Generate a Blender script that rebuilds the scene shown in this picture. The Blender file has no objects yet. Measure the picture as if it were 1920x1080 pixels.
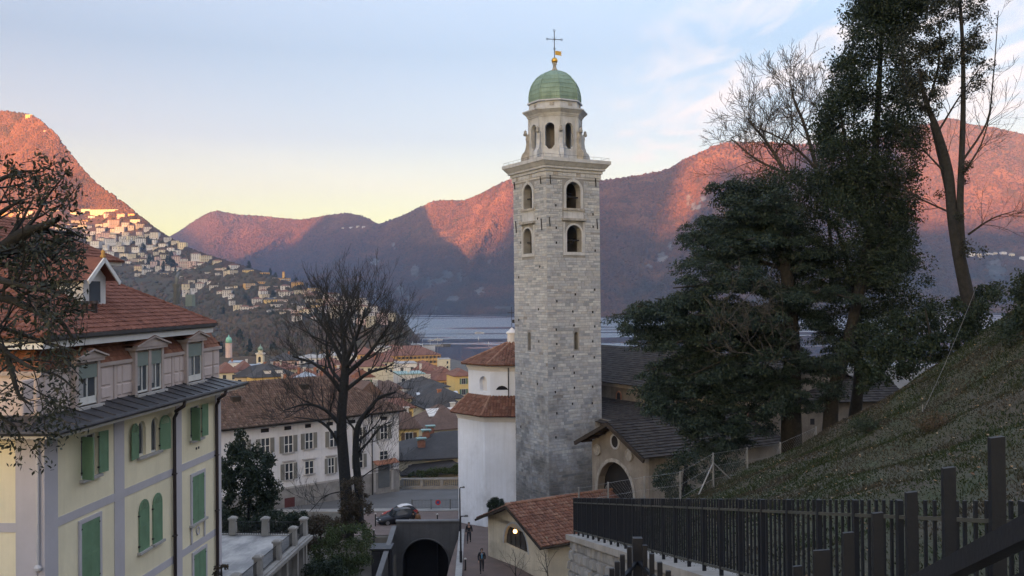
import bpy, bmesh, math, random
import numpy as np
from mathutils import Vector, Matrix, noise
R = math.radians
PI = math.pi
rng = random.Random(7)
nrg = np.random.default_rng(7)
S = bpy.context.scene
COL = S.collection

# ------------------------------------------------------------------ camera, sky, sun, exposure
FPX, HOR = 1700.0, 556.0
cam_d = bpy.data.cameras.new('camera'); cam = bpy.data.objects.new('camera', cam_d); COL.objects.link(cam)
cam_d.sensor_width = 36.0; cam_d.lens = FPX/1920*36; cam_d.clip_start = .2; cam_d.clip_end = 40000
CR = Matrix.Rotation(R(90)+math.atan((HOR-540)/FPX), 3, 'X') @ Matrix.Rotation(R(-.55), 3, 'Z')
cam.matrix_world = CR.to_4x4()
S.camera = cam

HAZE = 7.5e-5
SUN_EL = 1.0
SUNV = Vector((-.42, -.9075, 0)).normalized()
TO_SUN = (SUNV*math.cos(R(SUN_EL)) + Vector((0,0,math.sin(R(SUN_EL))))).normalized()
sun_d = bpy.data.lights.new('sun', 'SUN'); sun_d.energy = 5.0; sun_d.angle = R(.5); sun_d.color = (1.0, .38, .09)
sun = bpy.data.objects.new('sun', sun_d); COL.objects.link(sun)
sun.rotation_euler = TO_SUN.to_track_quat('Z', 'Y').to_euler()

wd = bpy.data.worlds.new('World'); S.world = wd; wd.use_nodes = True
def world():
    nt = wd.node_tree; N = nt.nodes; L = nt.links; N.clear()
    out = N.new('ShaderNodeOutputWorld'); bg = N.new('ShaderNodeBackground'); bg.inputs['Strength'].default_value = .10
    sky = N.new('ShaderNodeTexSky'); sky.sky_type = 'NISHITA'; sky.sun_disc = False
    sky.sun_elevation = R(SUN_EL+4); sky.sun_rotation = math.atan2(SUNV.x, SUNV.y); sky.altitude = 340
    sky.air_density = 1.0; sky.dust_density = 4.0; sky.ozone_density = 1.6
    tc = N.new('ShaderNodeTexCoord'); sx = N.new('ShaderNodeSeparateXYZ'); L.new(tc.outputs['Generated'], sx.inputs[0])
    ramp = N.new('ShaderNodeValToRGB'); L.new(sx.outputs['Z'], ramp.inputs[0])
    e = ramp.color_ramp.elements
    e[0].position = 0.0; e[0].color = (.19, .14, .01, 1)
    e[1].position = 1.0; e[1].color = (.13, .145, .18, 1)
    for p, c in ((.07,(.175,.145,.035,1)), (.12,(.12,.078,.034,1)), (.17,(.055,.026,.022,1)), (.26,(.022,.008,.010,1)), (.36,(.06,.05,.05,1)), (.5,(.10,.105,.12,1))):
        q = e.new(p); q.color = c
    sc = N.new('ShaderNodeVectorMath'); sc.operation = 'SCALE'; sc.inputs['Scale'].default_value = SKY_GAIN
    L.new(ramp.outputs[0], sc.inputs[0])
    mix = N.new('ShaderNodeMix'); mix.data_type = 'RGBA'; mix.blend_type = 'ADD'; mix.inputs['Factor'].default_value = 1.0
    dim = N.new('ShaderNodeVectorMath'); dim.operation = 'SCALE'; dim.inputs['Scale'].default_value = .7; L.new(sky.outputs[0], dim.inputs[0]); L.new(dim.outputs[0], mix.inputs['A']); L.new(sc.outputs[0], mix.inputs['B'])
    # thin evening clouds: projected onto a flat layer, so they thin out towards the horizon
    dv = N.new('ShaderNodeMath'); dv.operation = 'MAXIMUM'; dv.inputs[1].default_value = .05; L.new(sx.outputs['Z'], dv.inputs[0])
    cx = N.new('ShaderNodeMath'); cx.operation = 'DIVIDE'; L.new(sx.outputs['X'], cx.inputs[0]); L.new(dv.outputs[0], cx.inputs[1])
    cy = N.new('ShaderNodeMath'); cy.operation = 'DIVIDE'; L.new(sx.outputs['Y'], cy.inputs[0]); L.new(dv.outputs[0], cy.inputs[1])
    cb = N.new('ShaderNodeCombineXYZ'); L.new(cx.outputs[0], cb.inputs[0]); L.new(cy.outputs[0], cb.inputs[1])
    mp = N.new('ShaderNodeMapping'); L.new(cb.outputs[0], mp.inputs[0]); mp.inputs['Scale'].default_value = (1.25, .45, 1); mp.inputs['Rotation'].default_value = (0,0,R(38)); mp.inputs['Location'].default_value = (3.1, 1.7, 0)
    n1 = N.new('ShaderNodeTexNoise'); L.new(mp.outputs[0], n1.inputs['Vector']); n1.inputs['Scale'].default_value = 2.3; n1.inputs['Detail'].default_value = 7; n1.inputs['Roughness'].default_value = .58; n1.inputs['Distortion'].default_value = .6
    n2 = N.new('ShaderNodeTexNoise'); L.new(cb.outputs[0], n2.inputs['Vector']); n2.inputs['Scale'].default_value = .33; n2.inputs['Detail'].default_value = 2
    # the cloud bank lies over the right side of the valley
    bank = N.new('ShaderNodeMapRange'); bank.inputs['From Min'].default_value = .35; bank.inputs['From Max'].default_value = 1.05; L.new(cx.outputs[0], bank.inputs['Value'])
    m1 = N.new('ShaderNodeMapRange'); m1.inputs['From Min'].default_value = .45; m1.inputs['From Max'].default_value = .61; L.new(n1.outputs['Fac'], m1.inputs['Value'])
    m2 = N.new('ShaderNodeMath'); m2.operation = 'MULTIPLY'; L.new(m1.outputs[0], m2.inputs[0]); L.new(bank.outputs[0], m2.inputs[1])
    m3 = N.new('ShaderNodeMapRange'); m3.inputs['From Min'].default_value = .05; m3.inputs['From Max'].default_value = .14; L.new(sx.outputs['Z'], m3.inputs['Value'])
    m4 = N.new('ShaderNodeMath'); m4.operation = 'MULTIPLY'; L.new(m2.outputs[0], m4.inputs[0]); L.new(m3.outputs[0], m4.inputs[1])
    m5 = N.new('ShaderNodeMath'); m5.operation = 'MULTIPLY'; L.new(m4.outputs[0], m5.inputs[0]); m5.inputs[1].default_value = .75
    cl = N.new('ShaderNodeMix'); cl.data_type = 'RGBA'; L.new(m5.outputs[0], cl.inputs['Factor']); L.new(mix.outputs['Result'], cl.inputs['A'])
    cl.inputs['B'].default_value = (.235*SKY_GAIN, .203*SKY_GAIN, .188*SKY_GAIN, 1)
    L.new(cl.outputs['Result'], bg.inputs['Color']); L.new(bg.outputs[0], out.inputs['Surface'])
SKY_GAIN = 10.0
world()
S.view_settings.view_transform = 'Standard'; S.view_settings.look = 'None'; S.view_settings.gamma = 1.0
S.view_settings.use_curve_mapping = False
S.view_settings.exposure = 2.6
S.cycles.max_bounces = 8; S.cycles.diffuse_bounces = 3; S.cycles.glossy_bounces = 3; S.cycles.transparent_max_bounces = 12
S.cycles.volume_bounces = 1; S.cycles.use_denoising = True

def W(px, py, Y):
    v = CR @ Vector(((px-960)/FPX, -(py-540)/FPX, -1.0))
    return v*(Y/v.y)
def WZ(px, py, z):
    v = CR @ Vector(((px-960)/FPX, -(py-540)/FPX, -1.0))
    return v*(z/v.z)
def PX(p):
    v = CR.transposed() @ Vector(p)
    return 960+FPX*v.x/-v.z, 540-FPX*v.y/-v.z

# ------------------------------------------------------------------ object helpers
class MB:
    def __init__(s): s.v = []; s.f = []; s.m = []
    def q(s, *pts, mi=0):
        b = len(s.v); s.v.extend([tuple(p) for p in pts]); s.f.append(tuple(range(b, b+len(pts)))); s.m.append(mi)
    def poly8(s, P, mi=0):
        b = len(s.v); s.v.extend([tuple(p) for p in P])
        for f in ((0,3,2,1),(4,5,6,7),(0,1,5,4),(1,2,6,5),(2,3,7,6),(3,0,4,7)):
            s.f.append(tuple(b+i for i in f)); s.m.append(mi)
    def box(s, x0, x1, y0, y1, z0, z1, mi=0):
        s.poly8([(x0,y0,z0),(x1,y0,z0),(x1,y1,z0),(x0,y1,z0),(x0,y0,z1),(x1,y0,z1),(x1,y1,z1),(x0,y1,z1)], mi)
    def frustum(s, x0, x1, y0, y1, z0, z1, i0, i1=None, mi=0):
        i1 = i0 if i1 is None else i1
        s.poly8([(x0,y0,z0),(x1,y0,z0),(x1,y1,z0),(x0,y1,z0),(x0+i0,y0+i1,z1),(x1-i0,y0+i1,z1),(x1-i0,y1-i1,z1),(x0+i0,y1-i1,z1)], mi)
    def obox(s, a, b, w, h, up=(0,0,1), mi=0):
        a = Vector(a); b = Vector(b); d = (b-a).normalized(); up = Vector(up)
        r = d.cross(up)
        if r.length < 1e-4: r = d.cross(Vector((1,0,0)))
        r.normalize(); u = r.cross(d)
        r = r*(w/2); u = u*(h/2)
        s.poly8([a-r-u, a+r-u, b+r-u, b-r-u, a-r+u, a+r+u, b+r+u, b-r+u], mi)
    def prism(s, poly, off, mi=0):                      # poly: list of 3-d points (planar), extruded by off
        n = len(poly); off = Vector(off); b = len(s.v)
        s.v.extend([tuple(p) for p in poly]); s.v.extend([tuple(Vector(p)+off) for p in poly])
        s.f.append(tuple(b+i for i in range(n-1,-1,-1))); s.f.append(tuple(b+n+i for i in range(n))); s.m += [mi, mi]
        for i in range(n):
            j = (i+1) % n; s.f.append((b+i, b+j, b+n+j, b+n+i)); s.m.append(mi)
    def tube(s, pts, rad, n=6, cap=True, mi=0):
        pts = [Vector(p) for p in pts]
        if not hasattr(rad, '__len__'): rad = [rad]*len(pts)
        b = len(s.v); k = len(pts); ref = None
        for i, p in enumerate(pts):
            d = (pts[min(i+1,k-1)]-pts[max(i-1,0)])
            d = d.normalized() if d.length > 1e-9 else Vector((0,0,1))
            if ref is None:
                ref = d.cross(Vector((0,0,1)))
                if ref.length < .05: ref = d.cross(Vector((1,0,0)))
            x = (ref - d*ref.dot(d)); 
            if x.length < 1e-6: x = d.orthogonal()
            x.normalize(); y = d.cross(x); ref = x
            for j in range(n):
                a = 2*PI*j/n; s.v.append(tuple(p + x*(rad[i]*math.cos(a)) + y*(rad[i]*math.sin(a))))
        for i in range(k-1):
            for j in range(n):
                jj = (j+1) % n
                s.f.append((b+i*n+j, b+i*n+jj, b+(i+1)*n+jj, b+(i+1)*n+j)); s.m.append(mi)
        if cap:
            s.f.append(tuple(b+j for j in range(n-1,-1,-1))); s.f.append(tuple(b+(k-1)*n+j for j in range(n))); s.m += [mi, mi]
    def lathe(s, prof, c=(0,0,0), n=16, ph=0.0, mi=0, cap=True):
        b = len(s.v); k = len(prof)
        for r, z in prof:
            for j in range(n):
                a = ph+2*PI*j/n; s.v.append((c[0]+r*math.cos(a), c[1]+r*math.sin(a), c[2]+z))
        for i in range(k-1):
            for j in range(n):
                jj = (j+1) % n; s.f.append((b+i*n+j, b+i*n+jj, b+(i+1)*n+jj, b+(i+1)*n+j)); s.m.append(mi)
        if cap:
            s.f.append(tuple(b+j for j in range(n-1,-1,-1))); s.f.append(tuple(b+(k-1)*n+j for j in range(n))); s.m += [mi, mi]
    def mesh(s, name, mats, smooth=False):
        me = bpy.data.meshes.new(name); me.from_pydata(s.v, [], s.f)
        for m in (mats if isinstance(mats, (list, tuple)) else [mats]): me.materials.append(m)
        if any(s.m): me.polygons.foreach_set('material_index', s.m)
        if smooth: me.polygons.foreach_set('use_smooth', [True]*len(me.polygons))
        me.update(); return me
def npmesh(name, verts, faces, mat, smooth=False):      # verts (n,3), faces (m,k) arrays
    me = bpy.data.meshes.new(name); n = len(verts); m, k = faces.shape
    me.vertices.add(n); me.vertices.foreach_set('co', np.ascontiguousarray(verts, dtype=np.float32).ravel())
    me.loops.add(m*k); me.loops.foreach_set('vertex_index', np.ascontiguousarray(faces, dtype=np.int32).ravel())
    me.polygons.add(m); me.polygons.foreach_set('loop_start', np.arange(0, m*k, k, dtype=np.int32))
    me.polygons.foreach_set('use_smooth', np.full(m, bool(smooth)))
    for q in (mat if isinstance(mat, (list, tuple)) else [mat]): me.materials.append(q)
    me.update(calc_edges=True); me.validate(); return me
def obj(name, me, parent=None, loc=None, rz=0):
    o = bpy.data.objects.new(name, me); COL.objects.link(o)
    if parent is not None: o.parent = parent
    if loc is not None: o.location = loc
    if rz: o.rotation_euler = (0,0,rz)
    return o
def part(name, mb, mat, parent, smooth=False, kind=None, label=None):
    o = obj(name, mb.mesh(name, mat, smooth), parent)
    if kind: o['kind'] = kind
    if label: o['label'] = label
    return o
def tag(o, label, cat, group=None):
    o['label'] = label; o['category'] = cat
    if group: o['group'] = group
    return o
def thing(name, label, cat, loc=(0,0,0), rz=0, group=None):
    return tag(obj(name, None, None, loc, rz), label, cat, group)
def struct(name, me, kind='structure'):
    o = obj(name, me); o['kind'] = kind; return o
def copy_tree(o, parent=None):
    c = o.copy(); COL.objects.link(c)
    if parent is not None: c.parent = parent
    for ch in list(o.children): copy_tree(ch, c)
    return c
def relabel(o, label):
    o['label'] = label; return o
def interp(x, pts):
    xs = [p[0] for p in pts]; ys = [p[1] for p in pts]
    return np.interp(x, xs, ys)

# ------------------------------------------------------------------ materials
MATS = {}
class NT:
    def __init__(s, name):
        s.m = bpy.data.materials.new(name); s.m.use_nodes = True; s.nt = s.m.node_tree; s.N = s.nt.nodes; s.L = s.nt.links
        s.b = s.N['Principled BSDF']; s.tc = None
    def n(s, t, **kw):
        x = s.N.new(t)
        for k, v in kw.items():
            if k in x.inputs: x.inputs[k].default_value = v
            else: setattr(x, k, v)
        return x
    def l(s, a, b): s.L.new(a, b)
    def co(s, scale=(1,1,1), kind='Object'):
        if s.tc is None: s.tc = s.N.new('ShaderNodeTexCoord')
        m = s.N.new('ShaderNodeMapping'); m.inputs['Scale'].default_value = scale; s.l(s.tc.outputs[kind], m.inputs[0]); return m.outputs[0]
    def noise(s, scale, detail=4, vec=None, rough=.55, dist=0):
        x = s.n('ShaderNodeTexNoise', Scale=scale, Detail=detail, Roughness=rough, Distortion=dist)
        s.l(vec if vec is not None else s.co(), x.inputs['Vector']); return x.outputs['Fac']
    def mr(s, v, a, b, c=0., d=1.):
        x = s.n('ShaderNodeMapRange'); x.inputs['From Min'].default_value = a; x.inputs['From Max'].default_value = b; x.inputs['To Min'].default_value = c; x.inputs['To Max'].default_value = d
        s.l(v, x.inputs['Value']); return x.outputs[0]
    def mix(s, f, a, b, mode='MIX'):
        x = s.n('ShaderNodeMix', data_type='RGBA', blend_type=mode)
        for k, v in (('Factor', f), ('A', a), ('B', b)):
            if isinstance(v, (int, float)): x.inputs[k].default_value = v
            elif isinstance(v, (tuple, list)): x.inputs[k].default_value = (v[0], v[1], v[2], 1)
            else: s.l(v, x.inputs[k])
        return x.outputs['Result']
    def math(s, op, a, b=0.):
        x = s.n('ShaderNodeMath', operation=op)
        for i, v in enumerate((a, b)):
            if isinstance(v, (int, float)): x.inputs[i].default_value = v
            else: s.l(v, x.inputs[i])
        return x.outputs[0]
    def bump(s, h, strength=.3, dist=.02):
        x = s.n('ShaderNodeBump'); x.inputs['Strength'].default_value = strength; x.inputs['Distance'].default_value = dist
        s.l(h, x.inputs['Height']); s.l(x.outputs[0], s.b.inputs['Normal'])
    def col(s, c):
        if isinstance(c, (tuple, list)): s.b.inputs['Base Color'].default_value = (c[0], c[1], c[2], 1)
        else: s.l(c, s.b.inputs['Base Color'])
    def rough(s, v):
        if isinstance(v, (int, float)): s.b.inputs['Roughness'].default_value = v
        else: s.l(v, s.b.inputs['Roughness'])
def sh(c, k): return tuple(min(1., x*k) for x in c)
def plain(name, c, rough=.8, var=.25, scale=1.5, bump=.15, metal=0., spec=.3, streak=0.):
    if name in MATS: return MATS[name]
    t = NT(name)
    f = t.mr(t.noise(scale, 6), .3, .7)
    k = t.mix(f, sh(c, 1-var), sh(c, 1+var*.6))
    k = t.mix(t.mr(t.noise(scale*9, 3), .35, .75, 0, .35), k, sh(c, 1-var*1.2))
    if streak:
        g = t.mr(t.noise(1.0, 5, t.co((3.2,3.2,.16))), .50, .80, 0, streak)
        k = t.mix(g, k, sh((c[0]*.50,c[1]*.48,c[2]*.45), 1))
    t.col(k); t.rough(rough); t.b.inputs['Metallic'].default_value = metal; t.b.inputs['Specular IOR Level'].default_value = spec
    if bump: t.bump(t.noise(scale*14, 4), bump, .02)
    MATS[name] = t.m; return t.m
def islandy(name, cols, rough=.85, bump=.3, scale=6, spec=.2, var=.3):   # every stone / tile / leaf its own tone out of a ramp
    if name in MATS: return MATS[name]
    t = NT(name); g = t.N.new('ShaderNodeNewGeometry'); oi = t.N.new('ShaderNodeObjectInfo')
    f = t.math('FRACT', t.math('ADD', g.outputs['Random Per Island'], oi.outputs['Random']))
    rp = t.N.new('ShaderNodeValToRGB'); rp.color_ramp.interpolation = 'LINEAR'
    e = rp.color_ramp.elements
    for i, c in enumerate(cols):
        p = i/max(1, len(cols)-1)
        if i == 0: e[0].position = 0; e[0].color = (*c, 1)
        elif i == len(cols)-1: e[-1].position = 1; e[-1].color = (*c, 1)
        else: q = e.new(p); q.color = (*c, 1)
    t.l(f, rp.inputs[0])
    k = t.mix(t.mr(t.noise(scale, 5), .3, .75, 0, var), rp.outputs[0], sh(cols[0], .5))
    t.col(k); t.rough(rough); t.b.inputs['Specular IOR Level'].default_value = spec
    if bump: t.bump(t.noise(scale*4, 4), bump, .02)
    MATS[name] = t.m; return t.m
def leafmat(name, cols, trans=.25, rough=.55):
    if name in MATS: return MATS[name]
    islandy(name, cols, rough, 0, 2, .3, .25)
    t = MATS[name]; nt = t.node_tree; b = nt.nodes['Principled BSDF']
    tr = nt.nodes.new('ShaderNodeBsdfTranslucent'); mx = nt.nodes.new('ShaderNodeMixShader'); mx.inputs[0].default_value = trans
    src = b.inputs['Base Color'].links[0].from_socket
    nt.links.new(src, tr.inputs[0]); nt.links.new(b.outputs[0], mx.inputs[1]); nt.links.new(tr.outputs[0], mx.inputs[2])
    nt.links.new(mx.outputs[0], nt.nodes['Material Output'].inputs['Surface'])
    return t
def glassy(name, c=(.02,.025,.03), rough=.08):
    if name in MATS: return MATS[name]
    t = NT(name); t.col(t.mix(t.noise(.8, 2), c, sh(c, 2.2))); t.rough(rough); t.b.inputs['Specular IOR Level'].default_value = .6
    MATS[name] = t.m; return t.m
# ------------------------------------------------------------------ the setting: ground, lake, hills
LAKE = -60.0
RIDGE = [(-260,640),(-200,520),(-140,330),(-60,205),(0,208),(50,214),(75,226),(105,252),(130,286),(155,318),(180,345),(205,362),(240,388),(265,410),(300,436),(340,461),(370,474),(430,494),(480,509),(530,529),(580,545),(640,561),(700,576),(745,592),(790,606),(900,640)]
RDEP = [(-260,2600),(-60,3000),(0,3000),(130,2600),(205,2350),(300,2080),(430,1800),(580,1560),(700,1400),(790,1300),(900,1200)]
HILL_Y0 = 760.0
BASEY = [(-260,668),(300,672),(560,668),(700,652),(790,652),(900,662)]
def hill_y(px, t): return float(interp(px, BASEY)) + (float(interp(px, RIDGE))-float(interp(px, BASEY)))*t
def hill_pt(px, t):
    Y = HILL_Y0 + (float(interp(px, RDEP))-HILL_Y0)*(t**.6)
    return W(px, hill_y(px, t), Y)
def hill_at(px, py):
    b = float(interp(px, BASEY)); r = float(interp(px, RIDGE)); t = (b-py)/(b-r)
    return hill_pt(px, max(0., min(1., t)))
FR = [(100,440),(230,470),(300,452),(330,437),(350,424),(372,409),(390,399),(408,395),(428,399),(450,403),(480,404),(520,408),(560,412),(580,410),(610,404),(640,400),(655,400),(675,404),(695,412),(708,420),(716,418),(740,410),(770,397),(795,385),(812,377),(840,375),(868,376),(880,373),(900,363),(925,350),(945,340),(960,337),(985,335),(1060,338),(1110,340),(1150,336),(1200,328),(1245,320),(1262,312),(1275,302),(1300,291),(1340,273),(1365,267),(1400,266),(1450,267),(1490,271),(1560,268),(1640,258),(1700,243),(1745,230),(1775,222),(1795,223),(1815,232),(1850,237),(1890,245),(1940,256),(2000,262),(2100,275),(2300,290)]
FD = [(100,6600),(330,6400),(450,6200),(560,5700),(640,5300),(716,5000),(868,4600),(960,4400),(1130,4000),(1340,4000),(1490,4150),(1640,4500),(1775,4800),(2300,5200)]
FB = [(100,3500),(740,3150),(960,2900),(1140,2450),(1500,2350),(1900,2300),(2300,2200)]
# crest lines of the spurs (image y -> image x), their reach and width
CRESTS = [([(330,962),(400,925),(450,905),(520,880)], 210, 85),
          ([(415,800),(450,830),(490,800),(560,770)], 90, 50),
          ([(265,1352),(330,1345),(400,1318),(450,1290),(520,1262)], 230, 90),
          ([(222,1785),(300,1870),(360,1905),(480,1990)], 200, 100),
          ([(395,445),(430,430),(460,402),(500,360)], 130, 45),
          ([(412,565),(440,530),(480,470),(510,430)], 170, 70),
          ([(430,690),(500,650),(560,620)], 120, 70), ([(338,1160),(420,1140),(560,1120)], 130, 80), ([(350,1450),(450,1430),(560,1400)],120,80)]
def far_disp(px, py):
    d = 0.
    for c, A, w in CRESTS:
        x = float(np.interp(py, [q[0] for q in c], [q[1] for q in c])); dx = px-x
        d += A*math.exp(-abs(dx)/w*(1.0 if dx < 0 else 1.9))
    return d
def far_pt(px, t):
    yr = float(interp(px, FR)); Yb = float(interp(px, FB)); Yr = float(interp(px, FD))
    yb = PX((px*0+ (px-960)/FPX*Yb, Yb, LAKE-4))[1]
    py = yb+(yr-yb)*t
    Y = Yb+(Yr-Yb)*(max(t,0.)**.9)
    w = math.sqrt(max(0.,math.sin(PI*min(1.,max(0.,t)))))
    n = noise.fractal(Vector((px/120., py/190., 1.3)), .9, 2.1, 5)
    Y -= (far_disp(px, py)*(.25+.75*w if t > .5 else w) + 150*n*w)
    return W(px, py, Y)
FORNZ = None
def forest_mat(name, a, b, ever, rock, rockamt, low=None):
    t = NT(name)
    f = t.mr(t.noise(.012, 6, rough=.6), .35, .68)
    k = t.mix(f, a, b)
    k = t.mix(t.mr(t.noise(.0045, 6, rough=.65), .53, .66, 0, .8), k, ever)
    k = t.mix(t.mr(t.noise(.07, 4), .35, .7, 0, .45), k, sh(a, .45))
    vec = t.co((1,1,.55)); r = t.mr(t.noise(.011, 8, vec, .72), .665-rockamt, .72-rockamt)
    g = t.N.new('ShaderNodeTexCoord'); sp = t.N.new('ShaderNodeSeparateXYZ'); t.l(g.outputs['Object'], sp.inputs[0])
    r = t.math('MULTIPLY', r, t.mr(sp.outputs['Z'], 330, 60, .0, 1.))
    k = t.mix(r, k, rock)
    at = t.n('ShaderNodeAttribute', attribute_name='rock'); k = t.mix(t.math('MULTIPLY', at.outputs['Fac'], t.mr(t.noise(.03,4), .35, .55, .3, 1.)), k, sh(rock, 1.1))
    if not low: k = t.mix(t.math('MULTIPLY', t.mr(sp.outputs['Z'], 360, 60), t.mr(t.noise(.006,5), .3, .6, .35, 1.)), k, (.036,.042,.042))   # cool shade and haze of the lower slopes put into the colour
    if low: k = t.mix(t.math('MULTIPLY', t.mr(sp.outputs['Z'], 170, 60), t.mr(t.noise(.02,4), .3, .6, .55, 1.)), k, low)   # gardens and evergreens round the villages
    t.col(k); t.rough(.95); t.b.inputs['Specular IOR Level'].default_value = .05
    t.bump(t.noise(.10, 5, rough=.7), .5, 7.0)
    return t.m
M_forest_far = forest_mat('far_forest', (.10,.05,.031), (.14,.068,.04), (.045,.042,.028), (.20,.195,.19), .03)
M_forest_near = forest_mat('hill_forest', (.16,.085,.052), (.21,.115,.07), (.09,.06,.035), (.38,.30,.22), .0, (.062,.06,.042))
def sheet(fn, pxs, ts, back):
    V = []; n = len(ts)+2
    for px in pxs:
        for t in ts: V.append(fn(px, t))
        e = V[-1]; d = Vector((e.x, e.y, 0)).normalized()
        V.append(Vector(e)+d*back*.5+Vector((0,0,-back*.18))); V.append(Vector((e.x,e.y,0))+d*back*1.6+Vector((0,0,LAKE-60)))
    F = [(i*n+j, (i+1)*n+j, (i+1)*n+j+1, i*n+j+1) for i in range(len(pxs)-1) for j in range(n-1)]
    return np.array([tuple(v) for v in V]), np.array(F)
fv, ff = sheet(far_pt, list(np.arange(60, 2300, 7.0)), [ (i/72.) for i in range(-1,73)], 900)
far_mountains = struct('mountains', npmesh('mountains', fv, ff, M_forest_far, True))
CLIFFS = [(778,508,8,12),(751,543,7,12),(768,561,6,12),(821,527,16,6),(838,515,12,8),(804,530,6,13),(863,517,5,12),(917,490,5,8),(703,492,9,7),(817,578,9,5),(936,577,12,5),(956,578,8,5),(738,460,4,7),(1303,388,12,9),(1319,373,8,7),(1216,500,7,6),(1239,483,11,12),(1256,461,5,9),(1868,508,20,22),(1290,372,4,14),(700,560,7,10),(850,560,14,7),(900,545,8,9)]
def rocky(px, py, seed=0.):
    d = 0.
    for x, y, w, h in CLIFFS: d = max(d, 1.25-math.hypot((px-x)/w, (py-y)/h))
    return d > .1+.55*abs(noise.noise(Vector((px*.12, py*.2, 5))))*2
ra = far_mountains.data.attributes.new('rock', 'FLOAT', 'POINT'); rv_ = np.zeros(len(fv), dtype=np.float32)
for i, v in enumerate(fv):
    x, y = PX(v); rv_[i] = 1. if rocky(x, y) else 0.
ra.data.foreach_set('value', rv_)
def smooth(a, b, x):
    t = min(1., max(0., (x-a)/(b-a))); return t*t*(3-2*t)
def hill_fn(px, t):
    p = hill_pt(px, max(t, 0)); 
    if t < 0: p = p + Vector((0,-160,-30))
    n = noise.fractal(Vector((p.x/260., p.y/260., 0)), 1., 2., 5)
    w = min(1, max(0,t)*4)*max(0, min(1,(1-t)*7))
    return p + Vector((0,0, 22*n*w - 26*smooth(742, 800, px)))
hv, hf = sheet(hill_fn, list(np.arange(-258, 830, 6.0)), [(i/70.) for i in range(-1,71)], 500)
hill = struct('hill', npmesh('hill', hv, hf, M_forest_near, True))

# lit parts of the picture's mountains; an unseen ridge is added behind the camera, its skyline cut to pass only this light
LIT = [
 (hill_at, [(-260,470),(-60,420),(0,404),(110,398),(200,410),(290,425),(345,466),(380,478)], 'below'),
 ]
def far_at(px, py):
    yr = float(interp(px, FR)); Yb = float(interp(px, FB)); yb = PX(((px-960)/FPX*Yb, Yb, LAKE-4))[1]
    return far_pt(px, max(0., min(.995, (yb-py)/(yb-yr))))
POLY = [  # image polygons that the evening sun still reaches on the far range
 [(335,440),(372,409),(408,395),(450,402),(500,405),(565,413),(530,428),(500,445),(462,488),(425,486),(380,470)],
 [(946,345),(915,358),(880,378),(868,384),(845,410),(812,422),(812,432),(800,438),(745,470),(760,484),(788,492),(815,488),(840,468),(862,458),(880,462),(898,448),(898,396),(905,388),(935,372)],
 [(1350,272),(1320,298),(1290,335),(1262,372),(1262,400),(1248,440),(1262,446),(1290,400),(1305,372),(1338,345),(1346,300)],
 [(1362,270),(1400,268),(1490,272),(1490,330),(1430,345),(1400,318),(1370,300)],
 [(1700,245),(1775,224),(1815,233),(1890,246),(2100,276),(2100,470),(1900,425),(1760,425),(1700,425)]]
def inside(x, y, P):
    c = False; j = len(P)-1
    for i in range(len(P)):
        if (P[i][1] > y) != (P[j][1] > y) and x < (P[j][0]-P[i][0])*(y-P[i][1])/(P[j][1]-P[i][1])+P[i][0]: c = not c
        j = i
    return c
TE = math.tan(R(SUN_EL)); PV = Vector((-SUNV.y, SUNV.x, 0))     # PV: across the light
def ab(p):
    d = -(p.x*SUNV.x+p.y*SUNV.y); return p.x*PV.x+p.y*PV.y, p.z+d*TE
BIN = 40.0; NB = 260; A0 = -5200.0
lit_lo = np.full(NB, 1e9); dark_hi = np.full(NB, -1e9)
def acc(p, lit):
    a, b = ab(p); i = int((a-A0)/BIN)
    if 0 <= i < NB:
        if lit: lit_lo[i] = min(lit_lo[i], b)
        else: dark_hi[i] = max(dark_hi[i], b)
for P in POLY:
    for px in np.arange(min(q[0] for q in P), max(q[0] for q in P), 7):
        for py in np.arange(min(q[1] for q in P), max(q[1] for q in P), 7):
            if inside(px, py, P): acc(far_at(px, py), True)
for px in np.arange(-140, 392, 8):
    lo = float(np.interp(px, [q[0] for q in LIT[0][1]], [q[1] for q in LIT[0][1]]))
    for py in np.arange(float(interp(px, RIDGE))+3, lo, 6): acc(hill_at(px, py), True)
for px in np.arange(120, 2280, 10):                              # everything else on the far range lies in shade
    for t in np.arange(.02, 1.0, .04):
        p = far_pt(px, t); qx, qy = PX(p)
        if not any(inside(qx, qy, P) for P in POLY): acc(p, False)
for px in np.arange(-140, 780, 10):
    for t in np.arange(0, 1, .05):
        p = hill_pt(px, t); qx, qy = PX(p)
        if qy > float(np.interp(qx, [q[0] for q in LIT[0][1]], [q[1] for q in LIT[0][1]])): acc(p, False)
for k in range(NB):
    if abs(A0+k*BIN) < 700: dark_hi[k] = max(dark_hi[k], 75)
prof = np.where(lit_lo < 1e8, lit_lo-6, np.maximum(dark_hi+45, 20))
for k in range(1, NB-1):                                         # close one-bin holes
    if lit_lo[k] > 1e8 and lit_lo[k-1] < 1e8 and lit_lo[k+1] < 1e8: prof[k] = .5*(prof[k-1]+prof[k+1])
OCC_D = -10000.0
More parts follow.
